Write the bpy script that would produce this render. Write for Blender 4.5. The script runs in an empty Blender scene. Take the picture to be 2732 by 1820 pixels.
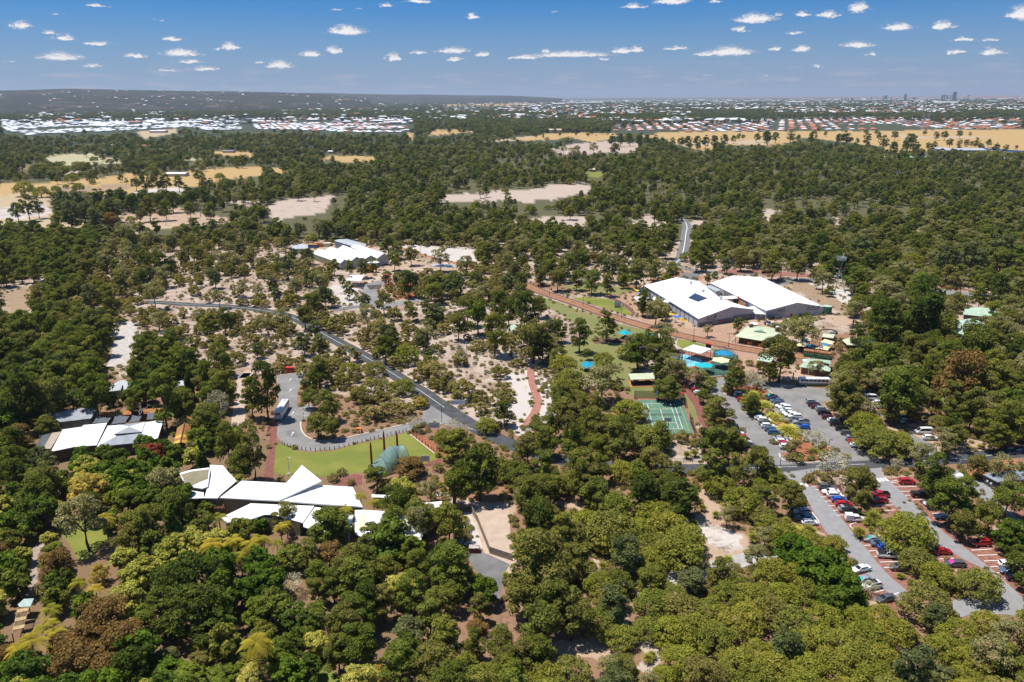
import bpy, math, random
import numpy as np
from mathutils import Vector, Matrix
C = bpy.context; SC = C.scene; COL = SC.collection
R = math.radians
# ------------------------------------------------------------------ camera
F, CX, CY, H = 2125.0, 1366.0, 910.0, 106.0      # focal length and centre in photo pixels, flying height in metres
PITCH, ROLL = R(17.08), R(-0.33)
cam = bpy.data.cameras.new('camera'); cam.sensor_width = 36; cam.lens = 36*F/2732; cam.clip_start = 1; cam.clip_end = 120000
camo = bpy.data.objects.new('camera', cam); COL.objects.link(camo)
RM = Matrix.Rotation(math.pi/2-PITCH, 3, 'X') @ Matrix.Rotation(ROLL, 3, 'Z')
camo.matrix_world = Matrix.Translation((0, 0, H)) @ RM.to_4x4()
SC.camera = camo
RN = np.array(RM)
# ------------------------------------------------------------------ light
SUN_EL, SUN_AZ = R(71), R(-84)                    # azimuth clockwise from +Y (the way the camera looks)
sd = Vector((math.cos(SUN_EL)*math.sin(SUN_AZ), math.cos(SUN_EL)*math.cos(SUN_AZ), math.sin(SUN_EL)))
sl = bpy.data.lights.new('sun', 'SUN'); sl.energy = 4.6; sl.angle = R(0.53); sl.color = (1.0, 0.955, 0.88)
so = bpy.data.objects.new('sun', sl); COL.objects.link(so); so.location = (0, 0, 400)
so.rotation_euler = sd.to_track_quat('Z', 'Y').to_euler()
SC.view_settings.view_transform = 'Standard'; SC.view_settings.look = 'None'
SC.view_settings.exposure = 0.38; SC.view_settings.gamma = 1
SC.cycles.max_bounces = 6; SC.cycles.diffuse_bounces = 3; SC.cycles.glossy_bounces = 2
SC.cycles.transmission_bounces = 3; SC.cycles.transparent_max_bounces = 8; SC.cycles.volume_bounces = 0
SC.cycles.caustics_reflective = False; SC.cycles.caustics_refractive = False
SC.render.film_transparent = False

class NT:
    """tiny node-tree helper"""
    def __init__(s, t): s.t = t; s.n = t.nodes; s.l = t.links
    def new(s, typ, **kw):
        n = s.n.new(typ)
        for k, v in kw.items(): setattr(n, k, v)
        return n
    def put(s, sock, v):
        if hasattr(v, 'node'): s.l.new(v, sock)
        elif v is not None: sock.default_value = v
    def math(s, op, a, b=None, c=None, clamp=False):
        n = s.new('ShaderNodeMath', operation=op, use_clamp=clamp)
        for i, v in enumerate((a, b, c)):
            if v is not None: s.put(n.inputs[i], v)
        return n.outputs[0]
    def vec(s, op, a, b=None):
        n = s.new('ShaderNodeVectorMath', operation=op); s.put(n.inputs[0], a)
        if b is not None: s.put(n.inputs[1], b)
        return n.outputs[1] if op == 'LENGTH' else n.outputs[0]
    def mix(s, f, a, b, typ='MIX'):
        n = s.new('ShaderNodeMix', data_type='RGBA', blend_type=typ)
        s.put(n.inputs[0], f)
        for i, v in ((6, a), (7, b)): s.put(n.inputs[i], v if hasattr(v, 'node') else (*v[:3], 1))
        return n.outputs[2]
    def noise(s, vec, scale, detail=4, rough=0.55):
        n = s.new('ShaderNodeTexNoise'); n.inputs['Scale'].default_value = scale
        n.inputs['Detail'].default_value = detail; n.inputs['Roughness'].default_value = rough
        if vec is not None: s.l.new(vec, n.inputs['Vector'])
        return n.outputs[0]
    def ramp(s, f, stops):
        n = s.new('ShaderNodeValToRGB'); s.l.new(f, n.inputs[0]); e = n.color_ramp.elements
        while len(e) < len(stops): e.new(0.5)
        for i, (p, c) in enumerate(stops): e[i].position = p; e[i].color = (*c[:3], 1)
        return n.outputs[0]
    def smooth(s, v, a, b, x0=0.0, x1=1.0):
        n = s.new('ShaderNodeMapRange', interpolation_type='SMOOTHSTEP')
        s.put(n.inputs[0], v)
        for i, q in enumerate((a, b, x0, x1)): n.inputs[i+1].default_value = q
        return n.outputs[0]

# ------------------------------------------------------------------ sky
W = bpy.data.worlds.new('World'); W.cycles.sampling_method = 'MANUAL'; W.cycles.sample_map_resolution = 512; SC.world = W; W.use_nodes = True
def build_world():
    t = NT(W.node_tree); t.n.clear()
    sky = t.new('ShaderNodeTexSky', sky_type='NISHITA'); sky.sun_disc = False
    sky.sun_elevation = SUN_EL; sky.sun_rotation = SUN_AZ; sky.altitude = 100; sky.air_density = 1.0
    sky.dust_density = 0.3; sky.ozone_density = 2.5
    tc = t.new('ShaderNodeTexCoord').outputs['Generated']
    nm = t.vec('NORMALIZE', tc)
    sep = t.new('ShaderNodeSeparateXYZ'); t.l.new(nm, sep.inputs[0]); x, y, z = sep.outputs
    az = t.math('ARCTAN2', x, y); el = t.math('ARCSINE', z)
    cb = t.new('ShaderNodeCombineXYZ'); t.l.new(az, cb.inputs[0]); t.l.new(el, cb.inputs[1]); ae = cb.outputs[0]
    # direction-space wobble that breaks the outlines
    nz = t.new('ShaderNodeTexNoise'); nz.inputs['Scale'].default_value = 130; nz.inputs['Detail'].default_value = 6; nz.inputs['Roughness'].default_value = 0.62
    t.l.new(t.vec('MULTIPLY', ae, (1, 1.9, 1)), nz.inputs['Vector'])
    wob = t.vec('MULTIPLY', t.vec('SUBTRACT', nz.outputs[1], (0.5, 0.5, 0.5)), (0.034, 0.0065, 0))
    p = t.vec('ADD', ae, wob)
    sp = t.new('ShaderNodeSeparateXYZ'); t.l.new(p, sp.inputs[0]); paz, pel = sp.outputs[0], sp.outputs[1]
    u = t.math('MULTIPLY_ADD', paz, 1/(2*AZM), 0.5)
    cl_ = []
    for (cx, cy, w, h, s) in CLOUDS:
        d = RN @ np.array([(cx-CX)/F, -(cy+h*.35-CY)/F, -1.0]); d /= np.linalg.norm(d)
        cl_.append(((math.atan2(d[0], d[1])/(2*AZM)+.5), (math.asin(d[2])+.02)/.16, max(w*1.5, 34)/F/(2*AZM), min(h*.85, w*.27)/F/.16, s))
    rows = []                                         # clouds that do not overlap sideways share one lookup row
    for c in sorted(cl_, key=lambda c: c[1]):
        for r_ in rows:
            if len(r_) < 10 and all(abs(c[0]-o[0]) > (c[2]+o[2])*.5+.003 for o in r_): r_.append(c); break
        else: rows.append([c])
    m = None
    for r_ in rows:
        n = t.new('ShaderNodeValToRGB'); t.l.new(u, n.inputs[0]); cr = n.color_ramp; cr.interpolation = 'EASE'
        st = []
        for (x0, e0, w, h, s) in sorted(r_):
            st += [(x0-w*.5, 0, e0, h), (x0, min(1, .5+.42*s), e0, h), (x0+w*.5, 0, e0, h)]
        while len(cr.elements) < len(st): cr.elements.new(.5)
        for e, (q, a_, b_, c_) in zip(cr.elements, st): e.position = min(1, max(0, q)); e.color = (a_, b_, c_*4, 1)
        sc_ = t.new('ShaderNodeSeparateColor'); t.l.new(n.outputs[0], sc_.inputs[0])
        v = t.math('DIVIDE', t.math('SUBTRACT', t.math('MULTIPLY_ADD', pel, 1/.16, .02/.16), sc_.outputs[1]), t.math('MULTIPLY', sc_.outputs[2], .25))
        v = t.math('MAXIMUM', v, t.math('MULTIPLY', v, -2.6))
        k = t.math('SUBTRACT', t.math('MULTIPLY_ADD', sc_.outputs[0], 2.0, -1.0), t.math('MINIMUM', v, 3))
        m = k if m is None else t.math('MAXIMUM', m, k)
    m = t.math('MULTIPLY_ADD', m, 1.0, .16)
    fine = t.noise(t.vec('MULTIPLY', ae, (.55, 1.9, 1)), 420, 5, 0.6)
    dens = t.math('MULTIPLY_ADD', t.math('SUBTRACT', fine, 0.5), 1.1, m)
    mask = t.math('MULTIPLY', t.smooth(dens, 0.0, 0.85), 0.97)
    lum = t.smooth(dens, 0.15, 0.95)
    ccol = t.mix(lum, (0.60, 0.60, 0.68), (0.98, 0.96, 0.96))
    # thin pinkish bank low over the horizon
    wis = t.noise(t.vec('MULTIPLY', ae, (22, 150, 1)), 1.0, 6, 0.6)
    band = t.math('MULTIPLY', t.smooth(el, 0.0, 0.012), t.smooth(el, 0.045, 0.014))
    wmask = t.math('MULTIPLY', t.math('MULTIPLY', t.smooth(wis, 0.48, 0.68), band), 0.42)
    hs = t.new('ShaderNodeHueSaturation'); t.l.new(sky.outputs[0], hs.inputs['Color'])
    hs.inputs['Saturation'].default_value = 1.12; hs.inputs['Value'].default_value = 1.0
    skyc = t.mix(1.0, hs.outputs[0], t.mix(t.smooth(el, .12, .6), SKY_TINT, (.75, .9, 1.0)), 'MULTIPLY')
    # dust-laden air low down
    skyc = t.mix(t.smooth(el, 0.125, -0.01, 0.0, 0.70), skyc, HORIZON_COL)
    skyc = t.mix(wmask, skyc, CLOUD_WISP)
    K = .80/SKY_STR
    cl = t.mix(1.0, ccol, (K*0.93, K*0.93, K*0.93), 'MULTIPLY')
    out = t.mix(mask, skyc, cl)
    bg = t.new('ShaderNodeBackground'); t.l.new(out, bg.inputs[0]); bg.inputs[1].default_value = SKY_STR
    o = t.new('ShaderNodeOutputWorld'); t.l.new(bg.outputs[0], o.inputs[0])
HAZE = 3.4e-5; SKY_STR = 0.085; AZM = R(40)
SKY_TINT = (0.13, 0.45, 0.86)
HORIZON_COL = (3.5, 3.8, 5.3); CLOUD_WISP = (5.4, 4.7, 5.5)
# cumulus: photo position, width, height, strength
CLOUDS = [(925,78,150,24,1.6),(1263,41,52,15,1.3),(482,139,134,17,1.5),(464,102,84,11,1.2),(612,121,62,20,1.4),(580,129,40,8,1.0),
 (158,147,150,26,.95),(172,100,74,14,1.3),(132,85,60,9,1.0),(55,65,74,17,1.3),(262,115,98,11,1.1),(140,35,40,8,.6),(255,13,76,9,1.0),
 (424,51,24,12,1.0),(244,173,72,13,.9),(360,147,92,11,1.1),(508,163,90,10,1.1),(548,181,110,15,.95),(448,186,80,8,.8),(745,170,110,22,1.1),
 (690,164,36,8,1.0),(891,131,64,20,1.4),(828,142,88,15,1.2),(1050,145,64,34,1.5),(1115,139,80,10,1.0),(1210,132,140,16,1.1),(1290,143,60,14,1.2),
 (1520,143,330,14,1.5),(1400,152,150,10,1.3),(1660,133,90,15,1.2),(1700,130,56,16,1.5),(1457,134,36,12,1.2),(1215,157,76,10,1.3),(1613,157,40,9,1.1),
 (1804,127,90,10,1.1),(1945,134,190,22,1.2),(1890,143,120,10,1.1),(2070,129,40,13,1.3),(2140,128,72,17,1.4),(2012,46,150,23,1.5),(2077,35,32,16,1.2),
 (2210,36,76,17,1.3),(2140,36,60,13,1.2),(1690,15,90,12,1.2),(1795,0,140,18,1.5),(2290,17,78,25,1.4),(1975,77,56,12,1.2),(2396,69,104,18,1.5),
 (2514,66,72,20,1.5),(2728,30,100,34,1.5),(2284,117,110,14,1.4),(2572,104,62,11,1.2),(2640,105,80,8,.8),(2548,137,60,10,1.3),(2644,136,68,18,1.3),
 (2182,175,38,9,1.1),(2326,144,54,7,1.1),(2118,87,60,9,.9),(1030,13,60,10,1.1),(1115,1,100,10,1.2),(900,22,34,13,.8),(210,147,40,16,.8),
 (30,163,30,7,.8),(2040,200,30,6,.8),(1890,199,40,5,.7),(1480,30,30,7,.8),(1905,2,60,8,1.0),(1120,192,16,4,.6),(955,21,30,6,.7)]
build_world()

# ------------------------------------------------------------------ pixel <-> place
TILE = {}
for i, oy in zip('ABCD', (200, 620, 1000, 1360)):
    for j, ox in zip('1234', (0, 680, 1360, 2032)): TILE[i+j] = (ox, oy, 3.363)
TILE.update(z1=(1820,1000,4.48), z2=(2020,1000,4.48), z3=(2270,1020,4.48), z4=(2080,1240,4.203), z5=(2250,1400,3.733), z6=(2340,1220,3.431),
            y1=(1740,900,4.48), y2=(1940,830,4.48), y3=(1680,720,3.733), y4=(1920,720,3.733), y5=(2220,780,2.627), y6=(820,620,3.733),
            y7=(460,1180,3.733), y8=(780,1230,3.3625), s=(0,0,1.0), w6=(1780,900,7.467), w7=(2180,670,6.892), w8=(960,1150,6.725), w3=(60,1070,2.802))
def T(tile, pts):
    ox, oy, k = TILE[tile]
    return [(ox+p[0]/k, oy+p[1]/k) + tuple(p[2:]) for p in pts]
def G(px, py, z=0.0):
    d = RN @ np.array([(px-CX)/F, -(py-CY)/F, -1.0])
    t = (z-H)/d[2]
    return Vector((d[0]*t, d[1]*t, z))
def PX(p):
    q = RN.T @ (np.array(p)-np.array((0, 0, H)))
    return CX-F*q[0]/q[2], CY+F*q[1]/q[2]
def PXa(P):
    q = (P-np.array((0, 0, H))) @ RN
    return np.stack([CX-F*q[:, 0]/q[:, 2], CY+F*q[:, 1]/q[:, 2]], 1), -q[:, 2]
def gp(tile, pts, z=0.0):
    return [G(p[0], p[1], p[2] if len(p) > 2 else z) for p in T(tile, pts)]
def inpoly(P, poly):
    x, y = P[:, 0], P[:, 1]; r = np.zeros(len(P), bool); n = len(poly)
    for i in range(n):
        x0, y0 = poly[i][:2]; x1, y1 = poly[(i+1) % n][:2]
        if y0 == y1: continue
        c = ((y0 > y) != (y1 > y)) & (x < (x1-x0)*(y-y0)/(y1-y0)+x0)
        r ^= c
    return r

# ------------------------------------------------------------------ materials
MATS = {}
def mat(name, col, rough=0.8, var=0.12, scale=0.6, col2=None, metal=0.0, spec=0.3, detail=4, bump=0.0, alpha=1.0, stripes=None, spots=None):
    if name in MATS: return MATS[name]
    m = bpy.data.materials.new(name); m.use_nodes = True; t = NT(m.node_tree)
    b = t.n['Principled BSDF']; b.inputs['Roughness'].default_value = rough; b.inputs['Metallic'].default_value = metal
    b.inputs['Specular IOR Level'].default_value = spec
    tc = t.new('ShaderNodeTexCoord').outputs['Object']
    n = t.noise(tc, scale, detail, 0.6)
    c2 = col2 or tuple(min(1, c*(1-2.2*var)) for c in col)
    c1 = col if col2 else tuple(min(1, c*(1+var)) for c in col)
    out = t.mix(t.smooth(n, 0.32, 0.68), c1, c2)
    n2 = t.noise(tc, scale*9, 3, 0.6)
    out = t.mix(t.math('MULTIPLY', n2, var*1.6), out, tuple(c*0.55 for c in col))
    if stripes:                                    # roofing or cladding ribs: axis vector, spacing, strength
        ax, sp, st = stripes
        dt = t.new('ShaderNodeVectorMath', operation='DOT_PRODUCT'); t.l.new(tc, dt.inputs[0]); dt.inputs[1].default_value = ax
        fr = t.math('PINGPONG', t.math('DIVIDE', dt.outputs['Value'], sp), 0.5)
        out = t.mix(t.math('MULTIPLY', t.smooth(fr, 0.36, 0.5), st), out, tuple(c*0.5 for c in col))
    t.l.new(out, b.inputs['Base Color'])
    if bump:
        bp = t.new('ShaderNodeBump'); bp.inputs['Strength'].default_value = bump; bp.inputs['Distance'].default_value = 0.1
        t.l.new(n2, bp.inputs['Height']); t.l.new(bp.outputs[0], b.inputs['Normal'])
    if alpha < 1: b.inputs['Alpha'].default_value = alpha
    MATS[name] = m
    return m

# ------------------------------------------------------------------ mesh builder and object helpers
class MB:
    def __init__(s): s.v = []; s.f = []; s.m = []
    def add(s, vs, fs, mi=0):
        o = len(s.v); s.v += [Vector(v) for v in vs]; s.f += [tuple(i+o for i in f) for f in fs]; s.m += [mi]*len(fs); return s
    def box(s, c, d, rz=0, mi=0, M=None):
        x, y, z = d[0]/2, d[1]/2, d[2]/2
        vs = [Vector(p) for p in ((-x,-y,-z),(x,-y,-z),(x,y,-z),(-x,y,-z),(-x,-y,z),(x,-y,z),(x,y,z),(-x,y,z))]
        q = M or Matrix.Rotation(rz, 3, 'Z')
        return s.add([q @ v+Vector(c) for v in vs], [(3,2,1,0),(4,5,6,7),(0,1,5,4),(1,2,6,5),(2,3,7,6),(3,0,4,7)], mi)
    def bar(s, a, b, w, h=None, mi=0):
        a, b = Vector(a), Vector(b); d = b-a; q = d.to_track_quat('Z', 'Y').to_matrix()
        return s.box((a+b)/2, (w, h or w, d.length), mi=mi, M=q)
    def tube(s, pts, rad, n=6, mi=0, cap=True):
        pts = [Vector(p) for p in pts]; o = len(s.v); rs = rad if isinstance(rad, (list, tuple)) else [rad]*len(pts)
        for i, p in enumerate(pts):
            d = (pts[min(i+1, len(pts)-1)]-pts[max(i-1, 0)]); q = d.to_track_quat('Z', 'Y').to_matrix()
            for k in range(n):
                a = 2*math.pi*k/n; s.v.append(p+q @ Vector((rs[i]*math.cos(a), rs[i]*math.sin(a), 0)))
        for i in range(len(pts)-1):
            for k in range(n):
                k2 = (k+1) % n; s.f.append((o+i*n+k, o+i*n+k2, o+(i+1)*n+k2, o+(i+1)*n+k)); s.m.append(mi)
        if cap:
            s.f.append(tuple(o+k for k in reversed(range(n)))); s.f.append(tuple(o+(len(pts)-1)*n+k for k in range(n))); s.m += [mi, mi]
        return s
    def poly(s, pts, mi=0):
        return s.add(pts, [tuple(range(len(pts)))], mi)
    def slab(s, pts, th, mi=0, side=None):          # polygon with thickness downwards
        pts = [Vector(p) for p in pts]; n = len(pts)
        a = sum(((pts[i].x*pts[(i+1) % n].y-pts[(i+1) % n].x*pts[i].y) for i in range(n)))
        if a < 0: pts.reverse()
        lo = [p-Vector((0, 0, th)) for p in pts]; sd_ = mi if side is None else side
        s.add(pts, [tuple(range(n))], mi); s.add(lo, [tuple(reversed(range(n)))], sd_)
        for i in range(n):
            j = (i+1) % n; s.add([lo[i], lo[j], pts[j], pts[i]], [(0,1,2,3)], sd_)
        return s
    def prism(s, pts, z0, z1, mi=0):
        return s.slab([Vector((p[0], p[1], z1)) for p in pts], z1-z0, mi)
    def build(s, name, mats, parent=None, smooth=False, world=True):
        me = bpy.data.meshes.new(name)
        off = parent.location if (parent is not None and world) else Vector((0, 0, 0))
        if parent is not None and world and parent.parent: off = off+parent.parent.location
        me.from_pydata([tuple(v-off) for v in s.v], [], s.f)
        for m in (mats if isinstance(mats, (list, tuple)) else [mats]): me.materials.append(m)
        if any(s.m): me.polygons.foreach_set('material_index', s.m)
        if smooth: me.polygons.foreach_set('use_smooth', [True]*len(s.f))
        me.update()
        o = bpy.data.objects.new(name, me); COL.objects.link(o)
        if parent is not None: o.parent = parent
        return o
def tag(o, label=None, cat=None, group=None, kind=None):
    if label: o['label'] = label
    if cat: o['category'] = cat
    if group: o['group'] = group
    if kind: o['kind'] = kind
    return o
def thing(name, label, cat, loc, group=None, rz=0.0):
    o = bpy.data.objects.new(name, None); COL.objects.link(o); o.location = Vector(loc); o.rotation_euler = (0, 0, rz)
    o.empty_display_size = 0.5
    return tag(o, label, cat, group)
def copy_tree(o, parent=None):
    c = o.copy(); COL.objects.link(c); c.parent = parent
    for ch in o.children: copy_tree(ch, c)
    return c
def bez(pts, n=6):
    """smooth curve through pixel points"""
    out = []; P = [np.array(p[:2], float) for p in pts]
    for i in range(len(P)-1):
        p0, p1, p2, p3 = P[max(i-1, 0)], P[i], P[i+1], P[min(i+2, len(P)-1)]
        for k in range(n):
            u = k/n; out.append(0.5*((2*p1)+(-p0+p2)*u+(2*p0-5*p1+4*p2-p3)*u*u+(-p0+3*p1-3*p2+p3)*u**3))
    out.append(P[-1]); return [tuple(q) for q in out]
KEEP = []                                            # picture areas that trees must not cover (list of photo-pixel polygons)
def sheet(name, m, tile, pts, z, keep=True, smooth=0, th=None, kind='structure'):
    q = T(tile, pts)
    if smooth: q = bez(q+[q[0]], smooth)[:-1]
    if keep: KEEP.append(q)
    mb = MB(); w = [G(p[0], p[1], 0) for p in q]
    from mathutils.geometry import tessellate_polygon
    tri = tessellate_polygon([w])
    vs = [Vector((p.x, p.y, z)) for p in w]
    fs = []
    for t3 in tri:
        a, b, c = (vs[i] for i in t3)
        fs.append(t3 if (b-a).cross(c-a).z > 0 else t3[::-1])
    mb.add(vs, fs)
    if th:                                            # raised slab: sides
        n = len(vs)
        for i in range(n):
            j = (i+1) % n; a, b = vs[i], vs[j]
            mb.add([a-Vector((0,0,th)), b-Vector((0,0,th)), b, a], [(0,1,2,3)])
    o = mb.build(name, m); tag(o, kind=kind); return o
def ribbon(name, m, pts_px, width, z, keep=True, off=0.0, kind='structure', kw=None):
    c = [G(p[0], p[1]) for p in bez(pts_px, 6)]
    L, Rr = [], []
    for i, p in enumerate(c):
        d = (c[min(i+1, len(c)-1)]-c[max(i-1, 0)]).normalized(); nn = Vector((-d.y, d.x, 0))
        L.append(p+nn*(off+width/2)+Vector((0,0,z))); Rr.append(p+nn*(off-width/2)+Vector((0,0,z)))
    mb = MB()
    for i in range(len(c)-1): mb.add([Rr[i], Rr[i+1], L[i+1], L[i]], [(0,1,2,3)])
    if keep: KEEP.append([PX(v) for v in L]+[PX(v) for v in reversed(Rr)])
    o = mb.build(name, m)
    if kind: tag(o, kind=kind)
    return o
rng = random.Random(7); NR = np.random.default_rng(11)
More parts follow.
